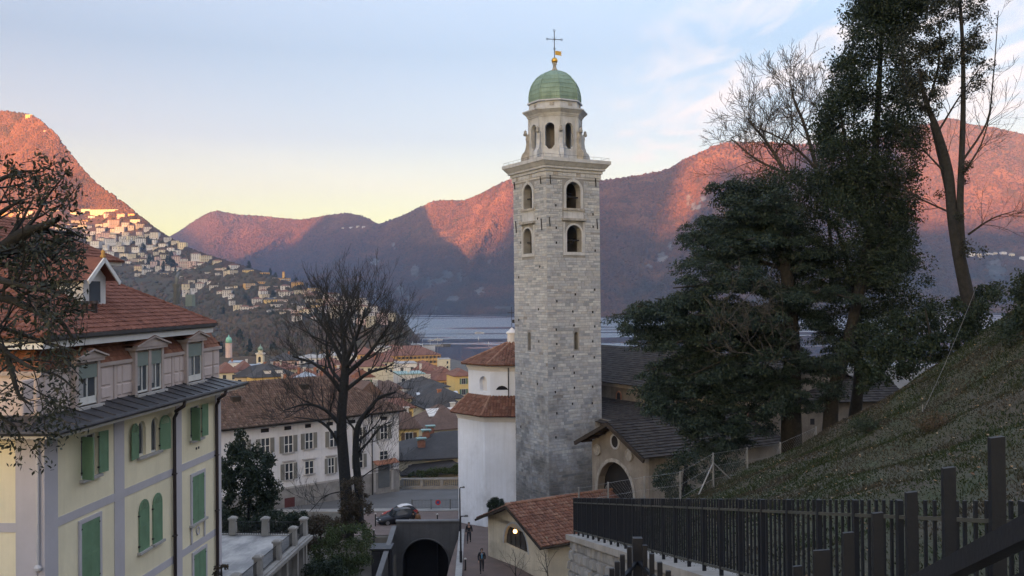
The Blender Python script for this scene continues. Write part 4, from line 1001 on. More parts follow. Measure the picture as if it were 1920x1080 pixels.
zcb = .5*(f(150,800).z+f(380,736).z)                    # underside of the cornice
DV = 15.0
put0 = lambda a, z, d: (a, d, z)
putF = lambda a, z, d: (d, a, z)
win = {}
def rr(x0, x1, yt, yb): p = f(x0, .5*(yt+yb)); q = f(x1, .5*(yt+yb)); return p.x, q.x
def hole(x0, x1, ytop_at, ybot_at, arch=False):
    (xa, ya), (xb, yb2) = ytop_at, ybot_at
    return (f(x0,900).x, f(x1,900).x, f(xb,yb2).z, f(xa,ya).z, arch)
h1 = hole(152, 184, (176,811), (160,897)); h2a = hole(259, 274, (266,789), (266,855), True); h2b = hole(284, 298, (291,782), (291,848), True); h3 = hole(358, 378, (372,759), (364,824))
HV = [h1, h2a, h2b, h3]
mb = MB(); wall_open(mb, 0, LS, zg0, zcb, HV, put0, .28); mb.q((0,0,zg0),(0,DV,zg0),(0,DV,zcb),(0,0,zcb)); mb.q((LS,0,zg0),(LS,DV,zg0),(LS,DV,zcb),(LS,0,zcb)); mb.q((0,DV,zg0),(LS,DV,zg0),(LS,DV,zcb),(0,DV,zcb))
part('wall', mb, M_yel, villa)
def bxs(a0, a1, z0, z1, d0, d1): return min(a0,a1), max(a0,a1), min(d0,d1), max(d0,d1), min(z0,z1), max(z0,z1)
# pilasters and string bands, all standing proud of the render
pil = [(f(82,900).x-.0, f(107,900).x), (f(213.5,900).x, f(232,900).x), (f(329,900).x, f(340,900).x), (f(404,900).x, LS)]
for a, b in pil: mb = MB(); mb.box(a if a > .01 else -.035, b, -.035, -.001, zg0, zcb-.002); part('pilaster', mb, M_lil, villa)
mb = MB(); y30 = VF.ray(30, 900, 'x', 0).y; mb.box(-.036, -.001, .0, y30, zg0, zcb-.002); part('pilaster', mb, M_lil, villa)
mb = MB(); mb.box(-.08, -.037, .25, .5, zg0, zcb-.4); part('corner_strip', mb, M_lil, villa)
bz = [(f(213,927).z+f(340,870).z)/2, (f(213,942).z+f(340,883).z)/2, (f(343,1027).z+f(400,997).z)/2, (f(343,1040).z+f(400,1010).z)/2]
dz = bz[0]-bz[2]
for zt, zb_ in ((bz[0],bz[1]), (bz[2],bz[3]), (bz[2]-dz, bz[3]-dz)):
    for i in range(3): mb = MB(); mb.box(pil[i][1]+.002, pil[i+1][0]-.002, -.03, -.001, zb_, zt); part('string_band', mb, M_lil, villa)
    mb = MB(); mb.box(-.031, -.001, y30+.002, DV, zb_, zt); part('string_band', mb, M_lil, villa)
mb = MB(); mb.box(-.005, LS+.02, -.05, -.0365, zcb-.14, zcb-.004); part('frieze_band', mb, M_lil, villa)
# cornice, gutter and the sheet metal skirt roof
zce = .5*(f(95,805,-.9).z+f(420,724,-.9).z)
mb = MB(); ov = .95
mb.box(-ov, LS+ov, -ov, -.002, zcb, zcb+.12); mb.box(-ov, -.002, -.002, DV, zcb, zcb+.12); mb.box(LS+.002, LS+ov, -.002, DV, zcb, zcb+.12)
mb.box(-ov-.08, LS+ov+.08, -ov-.08, -ov, zcb+.0, zcb+.26); mb.box(-ov-.08, -ov, -ov, DV, zcb, zcb+.26)
cornice = part('cornice', mb, plain('cream_cornice', (.52,.51,.49), .85, .12, 1, .1, streak=.25), villa)
mb = MB(); mb.tube([(-ov-.16,-ov-.16,zcb+.22),(LS+ov+.12,-ov-.16,zcb+.22)], .10, 8); mb.tube([(-ov-.16,-ov-.16,zcb+.22),(-ov-.16,DV,zcb+.22)], .10, 8); part('gutter', mb, M_lead, villa)
SB = .42; zmb = .5*(f(150,757,SB).z+f(405,709,SB).z)
mb = MB(); zt = zcb+.27
mb.q((-ov-.1,-ov-.1,zt),(LS+ov+.05,-ov-.1,zt),(LS-.1,SB,zmb),(SB,SB,zmb)); mb.q((-ov-.1,DV,zt),(-ov-.1,-ov-.1,zt),(SB,SB,zmb),(SB,DV,zmb)); mb.q((LS+ov+.05,-ov-.1,zt),(LS+ov+.05,DV,zt),(LS-.1,DV,zmb),(LS-.1,SB,zmb))
skirt = part('skirt_roof', mb, M_lead, villa)
for k in range(int(LS/.95)+1):
    x = .5+k*.95; mb = MB(); mb.obox((x,-ov-.08,zt+.02),(min(x,LS-.2),SB,zmb+.02), .035, .05); part('seam', mb, M_lead, skirt)
for k in range(10):
    y = k*1.2; mb = MB(); mb.obox((-ov-.08,y,zt+.02),(SB,y+.2,zmb+.02), .035, .05); part('seam', mb, M_lead, skirt)
# attic storey with pinkish panels
g_ = lambda px, py, off=SB: VF.ray(px, py, 'y', off)
LA = g_(411, 680).x; zmt = .5*(g_(250,676).z+g_(400,652).z)
mb = MB(); mb.box(SB, LA, SB, DV, zmb-.5, zmt); attic = part('attic_wall', mb, M_pink, villa)
mb = MB(); mb.box(SB-.1, LA+.1, SB-.12, SB-.002, zmt-.08, zmt+.08); mb.box(SB-.12, SB-.002, SB, DV, zmt-.08, zmt+.08); part('attic_cornice', mb, M_pinkd, attic)
def panel(x0, x1, z0, z1): mb = MB(); mb.frustum(0,1,0,1,0,1,0); mb = MB(); mb.poly8([(x0,SB-.001,z0),(x1,SB-.001,z0),(x1,SB-.001,z1),(x0,SB-.001,z1),(x0+.04,SB-.05,z0+.04),(x1-.04,SB-.05,z0+.04),(x1-.04,SB-.05,z1-.04),(x0+.04,SB-.05,z1-.04)]); part('panel', mb, M_pink, attic)
hA = zmt-zmb
for px0, px1 in ((40,62),(66,78),(82,128),(188,206),(218,226),(228,247),(304,320),(326,334),(336,344),(381,397),(400,409)):
    a, b = g_(px0,700).x, g_(px1,700).x; panel(a, b, zmb+hA*.42, zmt-.16); panel(a, b, zmb+.12, zmb+hA*.38)
for px in (76,143,213,322,399):
    a = g_(px,700).x; mb = MB(); mb.box(a-.05, a+.05, SB-.03, SB-.002, zmb, zmt-.09); part('panel_joint', mb, M_pinkd, attic)
# mansard slope of tiles
ze_ = .5*(g_(150,632,.2).z+g_(380,622,.2).z); MI = 1.0
m0 = (SB-.05,SB-.05,zmt+.06); m1 = (LA+.05,SB-.05,zmt+.06); m2 = (LA-.45,MI,ze_+.05); m3 = (MI,MI,ze_+.05); m4 = (SB-.05,DV,zmt+.06); m5 = (MI,DV,ze_+.05); m6 = (LA+.05,DV,zmt+.06); m7 = (LA-.45,DV,ze_+.05)
quadroof(villa, 'mansard_slope', [([m0,m1,m2,m3], m0, m1), ([m4,m0,m3,m5], m4, m0), ([m1,m6,m7,m2], m1, m6)], M_mansard, M_mansard, .22, .26, 'slab', .022, 17)
# main roof: fascia, gutter, tiles and hips
EO = -.10; ez = .5*(VF.ray(150,637,'y',EO).z+VF.ray(398,611,'y',EO).z); XE = VF.ray(404,606,'y',EO).x; X0 = EO
mb = MB(); mb.box(X0+.1, XE-.1, EO+.1, DV+.5, ez-.30, ez-.02); part('fascia', mb, plain('white_fascia', (.62,.63,.64), .8, .1, 1, .05, streak=.15), villa)
mb = MB(); mb.box(X0, XE, EO, DV+.6, ez-.018, ez+.10); mb.box(X0-.08, XE+.08, EO-.10, EO+.0, ez+.05, ez+.20); mb.box(XE, XE+.1, EO-.1, DV+.5, ez+.05, ez+.2); part('eaves_gutter', mb, M_lead, villa)
hip = VF.ray(215, 506, 'y', EO+5.2); sl_ = (hip.z-ez-.15)/5.2; YM = EO+7.6; zrg = ez+.15+sl_*7.6; zE = ez+.15
A_ = (X0,EO,zE); B_ = (XE,EO,zE); C_ = (XE-7.6,YM,zrg); D_ = (X0+7.6,YM,zrg); E2 = (XE,EO+15.2,zE); F2 = (X0,EO+15.2,zE)
rfv = quadroof(villa, 'roof', [([A_,B_,C_,D_], A_, B_), ([B_,E2,C_], B_, E2), ([F2,A_,D_], F2, A_)], M_villatile, M_villatile, .26, .34, 'pan', .03, 41)
mb = MB(); mb.q(E2, F2, D_, C_); part('rear_slope', mb, M_villatile, rfv)
for a, b in ((B_,C_),(A_,D_),(C_,D_)):
    a = Vector(a); b = Vector(b); n = int((b-a).length/.42); mb = MB()
    for i in range(n): mb = MB(); mb.tube([a.lerp(b,i/n)+Vector((0,0,.07)), a.lerp(b,(i+1.15)/n)+Vector((0,0,.05))], [.13,.11], 6); part('hip_tile', mb, M_villatile, rfv)
zs = lambda y: zE+sl_*(y-EO)
# raised roof at the back (its eaves show over the slope)
e1 = VF.ray(231, 492, 'y', 6.2); ex = e1.x; ezz = e1.z
mb = MB(); mb.box(3.0, ex-.4, 6.6, 13, zs(5)-.5, ezz-.22); part('upper_storey', mb, M_pink, villa)
mb = MB(); mb.box(2.7, ex-.05, 6.25, 13.4, ezz-.2, ezz-.03); part('upper_fascia', mb, MATS['white_fascia'], villa)
q0 = (2.5,6.1,ezz); q1 = (ex,6.1,ezz); q2 = (ex-3.6,9.7,ezz+2.2); q3 = (6.1,9.7,ezz+2.2); q4 = (ex,13.4,ezz); q5 = (2.5,13.4,ezz)
quadroof(villa, 'upper_roof', [([q0,q1,q2,q3], q0, q1), ([q1,q4,q2], q1, q4), ([q5,q0,q3], q5, q0)], M_villatile, M_villatile, .26, .34, 'pan', .03, 45)
# gabled dormer on the main slope
dy = EO+1.9; dl = VF.ray(150, 540, 'y', dy); dr = VF.ray(203, 545, 'y', dy); dp = VF.ray(176, 484, 'y', dy)
mid = .5*(dl.x+dr.x); hw_ = .5*(dr.x-dl.x); zd = zs(dy)-.1; zd1 = dp.z; zde = zd1-hw_*.78
mb = MB(); mb.box(mid-hw_*.8, mid+hw_*.8, dy, dy+3.4, zd, zde+.1); mb.prism([(mid-hw_*.8,dy,zde+.1),(mid+hw_*.8,dy,zde+.1),(mid,dy,zd1-.15)], (0,3.2,0)); dorm = part('gable_dormer', mb, plain('dormer_white', (.55,.56,.58), .8, .1, 1, .05), villa)
for s in (-1, 1):
    p0 = Vector((mid,dy-.45,zd1)); p1 = Vector((mid+s*hw_*1.15,dy-.45,zde-.12)); off = Vector((0,4.2,0))
    mb = MB(); mb.q(p0+Vector((0,0,.05)), p1+Vector((0,0,.05)), p1+off+Vector((0,0,.05)), p0+off+Vector((0,0,.05))); part('dormer_roof', mb, M_villatile, dorm)
    mb = MB(); mb.obox(p0-Vector((0,.02,.06)), p1-Vector((0,.02,.06)), .06, .2); part('bargeboard', mb, MATS['white_fascia'], dorm)
mb = MB(); mb.box(mid-.45, mid+.45, dy-.03, dy-.002, zd+.25, zde-.1); part('window', mb, M_glass, dorm)
mb = MB(); mb.lathe([(.1,0),(.13,.1),(.06,.2),(.1,.3),(.02,.38)], (mid,dy-.4,zd1), 8); part('gable_finial', mb, plain('ochre_finial', (.42,.25,.09), .8, .2, 2, .1), dorm, True)
# vents, stove pipe and box vent
for px, py in ((159,582),(177,582),(70,583)):
    p = VF.ray(px, py+8, 'y', EO+1.3); mb = MB(); z = zs(EO+1.3)-.1; mb.tube([(p.x,EO+1.3,z),(p.x,EO+1.3,z+.55)], .13, 8); mb.tube([(p.x,EO+1.3,z+.55),(p.x,EO+1.3,z+.68)], [.2,.17], 8); part('roof_vent', mb, M_brownpipe, rfv)
p = VF.ray(331, 574, 'y', EO+3.2); mb = MB(); zz = zs(EO+2.6); mb.tube([(p.x,EO+3.2,zz-.4),(p.x,EO+3.2,VF.ray(331,536,'y',EO+3.2).z)], .17, 10); zq = VF.ray(331,536,'y',EO+3.2).z
mb.tube([(p.x,EO+3.2,zq),(p.x,EO+3.2,zq+.12)], .22, 10); mb.tube([(p.x,EO+3.2,zq+.12),(p.x+.05,EO+3.2,zq+.5),(p.x+.2,EO+3.1,zq+.75)], [.10,.12,.08], 8); part('stove_pipe', mb, plain('grey_zinc', (.16,.17,.175), .45, .2, 2, .05, metal=.5), rfv)
p = VF.ray(357, 572, 'y', EO+2.6); mb = MB(); z1_ = VF.ray(357,552,'y',EO+2.6).z; mb.box(p.x-.22, p.x+.22, EO+2.4, EO+2.8, zs(EO+2.2)-.3, z1_); part('box_vent', mb, plain('pale_green_metal', (.22,.27,.25), .6, .15, 2, .05), rfv)
# attic dormers: pediment on pilasters, glazed door, blind
def attic_dormer(px0, px1, pyt, pyb, n):
    a = g_(px0,700,SB-.12).x; b = g_(px1,700,SB-.12).x; zt_ = g_(.5*(px0+px1),pyt,SB-.12).z; zb_ = zmb+.06; m = .5*(a+b)
    Y0 = SB-.22
    mb = MB(); mb.box(a, b, Y0+.14, MI+.6, zb_-.05, zt_); d = part('dormer_window', mb, M_pinkd, villa)
    w = (b-a); pw = .2
    xs = [a, a+pw] if n == 1 else None
    cols = [(a,a+pw),(b-pw,b)] if n == 1 else [(a,a+pw),(m-.13,m+.13),(b-pw,b)]
    for x0, x1 in cols: mb = MB(); mb.box(x0, x1, Y0, Y0+.139, zb_-.05, zt_); part('dormer_pier', mb, M_pinkd, d)
    for i in range(len(cols)-1):
        x0 = cols[i][1]+.01; x1 = cols[i+1][0]-.01; zs0 = zb_+.0; zs1 = zt_-.12
        mb = MB(); mb.box(x0, x1, Y0+.10, Y0+.139, zs0, zs1); wn = part('window', mb, M_glass, d)
        mb = MB()
        for xa, xb in ((x0,x0+.07),(x1-.07,x1),(.5*(x0+x1)-.03,.5*(x0+x1)+.03)): mb.box(xa, xb, Y0+.06, Y0+.099, zs0+.08, zs1)
        mb.box(x0, x1, Y0+.06, Y0+.099, zs0, zs0+.30 if n == 1 else zs0+.08); part('window_frame', mb, M_wframe, wn)
        mb = MB(); mb.box(x0+.01, x1-.01, Y0+.03, Y0+.058, zs1-(zs1-zs0)*.34, zs1); part('blind', mb, M_greenl, wn)
        mb = MB(); mb.box(x0+.08, x0+.08+(x1-x0)*.28, Y0+.1-.008, Y0+.098, zs0+.32, zs1); part('curtain', mb, M_curtain, wn)
    e = .16; mb = MB(); mb.box(a-e, b+e, Y0-.12, MI+.5, zt_+.002, zt_+.12); zp = zt_+.12; hgt = .42*(.8+.25*n)*.8
    mb.prism([(a-e-.06,Y0-.16,zp+.002),(b+e+.06,Y0-.16,zp+.002),(b+e+.06,Y0-.16,zp+.07),(m,Y0-.16,zp+hgt),(a-e-.06,Y0-.16,zp+.07)], (0,.18,0))
    pd = part('pediment', mb, M_pinkd, d)
    mb = MB(); mb.obox((a-e-.1,Y0-.2,zp+.07),(m,Y0-.2,zp+hgt+.02), .12, .07); mb.obox((m,Y0-.2,zp+hgt+.02),(b+e+.1,Y0-.2,zp+.07), .12, .07); part('pediment_moulding', mb, M_pinkd, pd)
    mb = MB(); T = [(a-e-.1,Y0-.26,zp+.12),(m,Y0-.26,zp+hgt+.08),(b+e+.1,Y0-.26,zp+.12)]
    for i in (0, 1): p, q = T[i], T[i+1]; mb.q(p, q, (q[0],MI+.8,q[2]), (p[0],MI+.8,p[2]))
    part('dormer_roof', mb, M_mansard, pd)
    mb = MB(); mb.box(a-.06, b+.06, Y0-.16, Y0-.003, zb_-.17, zb_-.052); part('sill', mb, M_sill, d)
attic_dormer(138, 184, 678, 748, 1); attic_dormer(250, 304, 654, 726, 2); attic_dormer(347, 379, 640, 712, 1)
# shutters: louvred leaves
def shutter(name_parent, x0, hinge, w, z0, z1, ang, arch=False, half=False):
    """leaf hinged at local x = hinge on the wall face; ang: 0 closed towards +w, 180 folded back"""
    c, s = math.cos(R(ang)), math.sin(R(ang)); d = 1 if w > 0 else -1; w = abs(w)
    P = lambda u, z, t: (hinge+d*(u*c)-d*t*s*0 - (0), -.045-u*s-t, z)
    Pn = lambda u, z, t: (hinge+d*u*c+d*t*s, -.05-u*s-t*c if ang < 90 else -.05-u*s+t*c, z)
    mb = MB(); t0, t1 = -.018, .018; st = .07
    def bar(u0, u1, za, zb, a=t0, b=t1): mb.poly8([Pn(u0,za,a),Pn(u1,za,a),Pn(u1,za,b),Pn(u0,za,b),Pn(u0,zb,a),Pn(u1,zb,a),Pn(u1,zb,b),Pn(u0,zb,b)])
    r = w if arch else 0                                  # one leaf of an arched pair: quarter or full arch
    if arch == 'full': r = w/2
    ztop = z1-r if arch else z1
    bar(0, st, z0, ztop); bar(w-st, w, z0, ztop); bar(st, w-st, z0, z0+.1); bar(st, w-st, .5*(z0+z1)-.05, .5*(z0+z1)+.05)
    if not arch: bar(st, w-st, z1-.08, z1)
    else:
        n = 8
        for k in range(n):
            a0 = PI*k/n; a1 = PI*(k+1)/n
            p = [(w/2-r*math.cos(a0), ztop+r*math.sin(a0)), (w/2-r*math.cos(a1), ztop+r*math.sin(a1)), (w/2-(r-st)*math.cos(a1), ztop+(r-st)*math.sin(a1)), (w/2-(r-st)*math.cos(a0), ztop+(r-st)*math.sin(a0))]
            mb.poly8([Pn(*q,t0) for q in p]+[Pn(*q,t1) for q in p])
    k = 0; z = z0+.12
    while z < z1-.06:
        uw = (st, w-st)
        if arch and z > ztop:
            hh = math.sqrt(max(0, (r-st)**2-(z-ztop)**2)); uw = (w/2-hh, w/2+hh)
        if abs(z-.5*(z0+z1)) > .06 and uw[1]-uw[0] > .03: bar(uw[0], uw[1], z, z+.035, -.014, .014)
        z += .055
    mb.poly8([Pn(st*.9,z0+.05,-.004),Pn(w-st*.9,z0+.05,-.004),Pn(w-st*.9,z0+.05,.004),Pn(st*.9,z0+.05,.004),Pn(st*.9,ztop,-.004),Pn(w-st*.9,ztop,-.004),Pn(w-st*.9,ztop,.004),Pn(st*.9,ztop,.004)])
    sh_ = part('shutter', mb, M_green, name_parent)
    for zz in (z0+.25, ztop-.2): mb = MB(); mb.box(hinge-.05, hinge+.05, -.075, -.003, zz-.03, zz+.03); part('hinge', mb, M_iron, sh_)
    return sh_
def open_window(h, n=1):
    mb = MB(); a, b, z0, z1, ar = h
    if ar: arch_fill(mb, a, b, z0, z1, put0, .2)
    else: mb.q((a,.2,z0),(b,.2,z0),(b,.2,z1),(a,.2,z1))
    wn = part('window', mb, M_glass, villa)
    mb = MB(); m = .5*(a+b)
    for xa, xb in ((a,a+.07),(b-.07,b))+(((m-.05,m+.05),) if not ar else ()): mb.box(xa, xb, .14, .198, z0+.002, z1-.01 if not ar else z1-(b-a)/2)
    mb.box(a+.07, b-.07, .142, .196, z0+.002, z0+.08)
    if ar: arch_ring(mb, a+.07, b-.07, z0+.08, z1-.07, .065, put0, .14, .196, 8)
    else: mb.box(a+.07, b-.07, .142, .196, z1-.08, z1-.002)
    part('window_frame', mb, M_wframe, wn); return wn
def sill(a, b, z, par): mb = MB(); mb.box(a-.12, b+.12, -.17, -.003, z-.11, z-.002); part('sill', mb, M_sill, par)
w1 = open_window(h1); shutter(w1, 0, h1[0]+.02, .6, h1[2]+.02, h1[3]-.02, 108); shutter(w1, 0, h1[1]-.01, -.6, h1[2]+.02, h1[3]-.02, 172); sill(h1[0], h1[1], h1[2], w1)
for hh, d in ((h2a, 1), (h2b, -1)):
    w2 = open_window(hh); wd_ = hh[1]-hh[0]
    if d == 1: shutter(w2, 0, hh[0]-.03, wd_+.04, hh[2], hh[3], 174, 'full'); sill(h2a[0], h2b[1], hh[2], w2)
    else: shutter(w2, 0, hh[1]+.03, -wd_-.04, hh[2], hh[3], 168, 'full')
w3 = open_window(h3); shutter(w3, 0, h3[0]+.02, .56, h3[2]+.02, h3[3]-.02, 110); shutter(w3, 0, h3[1]-.01, -.56, h3[2]+.02, h3[3]-.02, 170); sill(h3[0], h3[1], h3[2], w3)
def closed_window(px0, px1, t, b, frame, arch=None):
    a = f(px0,900).x; c = f(px1,900).x; z1_ = f(*t).z; z0_ = f(*b).z if b else z1_-2.6
    mb = MB(); mb.box(a, c, -.02, -.002, z0_, z1_-(.0 if not arch else (c-a)/2)); wn = part('window', mb, M_green, villa)
    if arch: shutter(wn, 0, a, c-a, z0_, z1_, 0, 'full')
    else: m = .5*(a+c); shutter(wn, 0, a, m-a-.008, z0_, z1_, 0); shutter(wn, 0, c, -(c-m-.008), z0_, z1_, 0)
    if frame:
        fw = frame; mb = MB(); mb.box(a-fw, a-.012, -.075, -.003, z0_, z1_+fw); mb.box(c+.012, c+fw, -.075, -.003, z0_, z1_+fw); mb.box(a-.011, c+.011, -.075, -.003, z1_+.012, z1_+fw); part('window_surround', mb, M_lil, wn)
    sill(a-(frame or 0), c+(frame or 0), z0_, wn); return wn, a, c, z0_, z1_
closed_window(150, 184, (167,976), None, .17)
closed_window(259, 277.5, (268,936), (268,1031), 0, True); closed_window(285, 302, (293.5,924), (293.5,1016), 0, True)
_, a3, c3, z30, z31 = closed_window(359, 380.5, (370,890), (370,977), .17)
closed_window(361, 383, (372,1035), None, .17)
mb = MB(); zt3 = bz[2]
mb.box(a3-.17, a3-.02, -.06, -.031, zt3+.003, z30-.12); mb.box(c3+.02, c3+.17, -.06, -.031, zt3+.003, z30-.12); pn = part('apron_frame', mb, M_lil, villa)
mb = MB(); cz = .5*(zt3+z30); cxm = .5*(a3+c3); mb.tube([(cxm+.17*math.cos(t*PI/8), -.03, cz+.2*math.sin(t*PI/8)) for t in range(17)], .035, 5); part('wreath', mb, M_lil, pn)
mb = MB(); p = f(370,840); mb.box(p.x-.2, p.x-.08, -.03, -.002, p.z-.06, p.z+.06); mb.box(p.x+.08, p.x+.2, -.03, -.002, p.z-.06, p.z+.06); part('air_vent', mb, M_iron, villa)
# rain pipes with their swan necks
for px, pyb, ptx in ((327, 755, 347), (406.5, 742, 424)):
    a = f(px, 800, -.13); c0 = f(ptx, 738 if px < 400 else 724, -ov-.16)
    mb = MB(); mb.tube([(c0.x,-ov-.16,zcb+.15),(c0.x,-ov-.1,zcb-.1),(c0.x-.2,-ov+.2,zcb-.32),(a.x+.15,-.2,zcb-.55),(a.x,-.13,zcb-.8),(a.x,-.13,zg0)], .085, 8); dp_ = part('downpipe', mb, M_brownpipe, villa, True)
    for z in (-8.5,-11.5,-14.5): mb = MB(); mb.box(a.x-.12, a.x+.12, -.22, -.036, z, z+.06); part('pipe_clamp', mb, M_brownpipe, dp_)
mb = MB(); p = VF.ray(71, 1000, 'x', -.12); mb.tube([(-.13,p.y,zcb-.2),(-.13,p.y,VF.ray(77,1064,'x',-.12).z)], .06, 8); mb.lathe([(.05,-.14),(.13,-.1),(.14,0),(.06,.1)], (-.14,p.y,VF.ray(77,1064,'x',-.12).z), 10); part('white_pipe', mb, plain('pale_pipe', (.5,.5,.52), .5, .1, 2, 0), villa)

# ------------------------------------------------------------------ terrace behind the villa
TFa = Frame(W(484, 1080, 48.9).xy.to_3d(), VA)
tz = W(500, 1014, 56.2).z
terr = thing('terrace', 'pale paved roof terrace with a stone post balustrade beside the villa', 'terrace', (TFa.O.x, TFa.O.y, 0), VA)
M_conc = plain('grey_concrete', (.30,.29,.275), .9, .25, .8, .35, streak=.5)
def floor_mat():
    t = NT('terrace_paving'); k = t.mix(t.mr(t.noise(.35,5,t.co((1,2.2,1)),.6), .42,.62), (.20,.20,.205), (.42,.41,.40)); k = t.mix(t.mr(t.noise(3,4),.4,.8,0,.3), k, (.12,.12,.12)); t.col(k); t.rough(.6); t.bump(t.noise(20,3), .15, .01); return t.m
TL = 8.4
mb = MB(); mb.box(-6, TL, .1, 14, tz-.4, tz); part('floor', mb, floor_mat(), terr)
mb = MB(); mb.box(-6, TL+.25, -.28, .098, tz-.38, tz+.05); mb.box(TL+.002, TL+.28, .1, 14, tz-.38, tz+.05); mb.box(-6, TL+.3, -.45, -.282, tz-.22, tz-.02); part('coping', mb, M_conc, terr)
mb = MB(); mb.box(-6, TL-.3, .5, 13, -24, tz-.41); part('wall', mb, plain('terrace_wall', (.24,.235,.22), .9, .25, .8, .3, streak=.5), terr)
for x in (TL-.15, TL-.75, TL-1.9, TL-3.9): mb = MB(); mb.box(x-.16, x+.16, -.16, .16, -24, tz-.4); part('pillar', mb, M_conc, terr)
fl = lambda px, py: TFa.ray(px, py, 'y', 0.0)
posts = [(fl(550,1020).x, 0), (fl(520,1045).x, 0), (fl(484,1070).x, 0), (-3.2, 0), (TL, 0)]
pz = [TFa.ray(498,1008,'x',TL).y, TFa.ray(437,1010,'x',TL).y]; posts[4] = (TL, .05)
posts += [(TL, pz[0]), (TL, pz[1]), (TL, pz[1]+pz[1]-pz[0])]
for x, y in posts:
    mb = MB(); mb.frustum(x-.21, x+.21, y-.21, y+.21, tz+.04, tz+1.0, .03); mb.box(x-.25, x+.25, y-.25, y+.25, tz+1.003, tz+1.12); mb.frustum(x-.22, x+.22, y-.22, y+.22, tz+1.123, tz+1.2, .1); part('post', mb, M_conc, terr)
def rail(p0, p1):
    p0 = Vector(p0); p1 = Vector(p1); mb = MB(); L = (p1-p0).length; n = int(L/.15)
    for z in (.18, .86): mb.obox(p0+Vector((0,0,tz+z)), p1+Vector((0,0,tz+z)), .035, .03)
    r_ = part('rail', mb, M_iron, terr)
    for i in range(1, n): p = p0.lerp(p1, i/n); mb = MB(); mb.box(p.x-.012, p.x+.012, p.y-.012, p.y+.012, tz+.06, tz+.845); part('baluster', mb, M_iron, r_)
Pp = sorted([p for p in posts if p[1] < .01], key=lambda p: p[0])
chain = [(p[0],0,0) for p in Pp]+[(TL,.05,0)]
for i in range(len(chain)-1): rail(chain[i], chain[i+1])
chain = [(TL,.05,0)]+[(TL,y,0) for y in sorted(p[1] for p in posts if p[1] > 1)]
for i in range(len(chain)-1): rail(chain[i], chain[i+1])
# ------------------------------------------------------------------ street, cutting and the houses of the old town
def brickpave():
    t = NT('red_brown_paving'); k = t.mix(t.mr(t.noise(.5,6),.35,.65), (.105,.075,.066), (.15,.105,.09)); k = t.mix(t.mr(t.noise(6,3),.4,.8,0,.35), k, (.06,.05,.047)); t.col(k); t.rough(.85); t.bump(t.noise(25,2), .3, .01); return t.m
M_pave = brickpave()
M_asph = plain('grey_asphalt', (.115,.115,.118), .9, .2, .4, .3)
def drape(name, x0, x1, y0, y1, off, mat, skip=None):
    xs = sorted(x for x in set(gx)|{x0,x1} if x0 <= x <= x1); ys = sorted(y for y in set(gy)|{y0,y1} if y0 <= y <= y1)
    mb = MB()
    gs = sorted(gx); gt = sorted(gy)
    for i in range(len(xs)-1):
        for j in range(len(ys)-1):
            if skip and skip(.5*(xs[i]+xs[i+1]), .5*(ys[j]+ys[j+1])): continue
            mb.q(*[(x,y,ground_z(x,y)+off) for x, y in ((xs[i],ys[j]),(xs[i+1],ys[j]),(xs[i+1],ys[j+1]),(xs[i],ys[j+1]))])
    return struct(name, mb.mesh(name, mat))
drape('pavement', -16.5, 9, 61, 101.5, .05, M_pave, lambda x, y: (-10.97 < x < -4.99 and y < 87.3) or (x < -4.99 and y < 84.0))
drape('road', -45, 12, 103, 117.5, .05, M_asph)
mb = MB()
for x0 in np.arange(-30, 6, 3.0): mb.box(x0, x0+2.98, 101.55, 102.9, ground_z(x0,102)-.6, ground_z(x0,102)+.14)
kb = struct('kerb', mb.mesh('kerb', plain('kerb_stone', (.27,.265,.255), .9, .2, 1, .3)), 'structure')
# portal of the funicular cutting
M_portal = plain('portal_concrete', (.10,.10,.105), .92, .25, .5, .35, streak=.5)
XL, XR, YP = -10.93, -5.0, 84.0; ztp = W(800, 979, YP).z
portal = thing('tunnel_portal', 'dark concrete tunnel portal with a round arch in the cutting', 'tunnel', (0.5*(XL+XR), YP, -28.5))
al = W(755,1080,YP).x-.5*(XL+XR); ar = W(841,1080,YP).x-.5*(XL+XR); at_ = W(798,1012,YP).z+28.5
hwp = (XR-XL)/2; putT = lambda a, z, d: (a, d, z)
mb = MB(); wall_open(mb, -hwp, hwp, 0, ztp+28.5, [(al, ar, 0, at_, True)], putT, 3.0, 0, 1, 16)
H = ztp+28.5; mb.q((-hwp,0,H),(hwp,0,H),(hwp,.5,H),(-hwp,.5,H)); mb.q((-hwp,.5,H),(hwp,.5,H),(hwp,.5,0),(-hwp,.5,0)) if False else None
mb.q((-hwp,.5,H),(hwp,.5,H),(hwp,.5,H-.9),(-hwp,.5,H-.9))
part('wall', mb, [M_portal, M_dark], portal)
mb = MB(); mb.box(-hwp-.05, hwp+.05, -.08, .55, H+.002, H+.14); part('coping', mb, plain('portal_coping', (.17,.17,.175), .9, .2, 1, .3), portal)
mb = MB(); mb.q((-hwp,.5,H-.86),(hwp,.5,H-.86),(hwp,3.2,H-.86),(-hwp,3.2,H-.86)); part('roof_slab', mb, M_pave, portal)
mb = MB(); mb.box(al, ar, 2.9, 3.05, 0, at_); part('tunnel_darkness', mb, M_dark, portal)  # black panel in place of the shade deeper in the tunnel
mb = MB(); c = (al+ar)/2; rr_ = (ar-al)/2; mb.tube([(c-(rr_+.12)*math.cos(PI*k/16), -.05, at_-rr_+(rr_+.12)*math.sin(PI*k/16)) for k in range(17)], .08, 5); part('arch_moulding', mb, M_portal, portal)
mb = MB()
for s in (-.75, .75): mb.box(c+s-.04, c+s+.04, -12, 2.8, .25, .4)
part('rail_track', mb, M_iron, portal, kind='stuff')
lw = thing('cutting_wall', 'grey parapet wall along the right side of the tunnel cutting', 'wall', (-4.6, 75, -28.5))
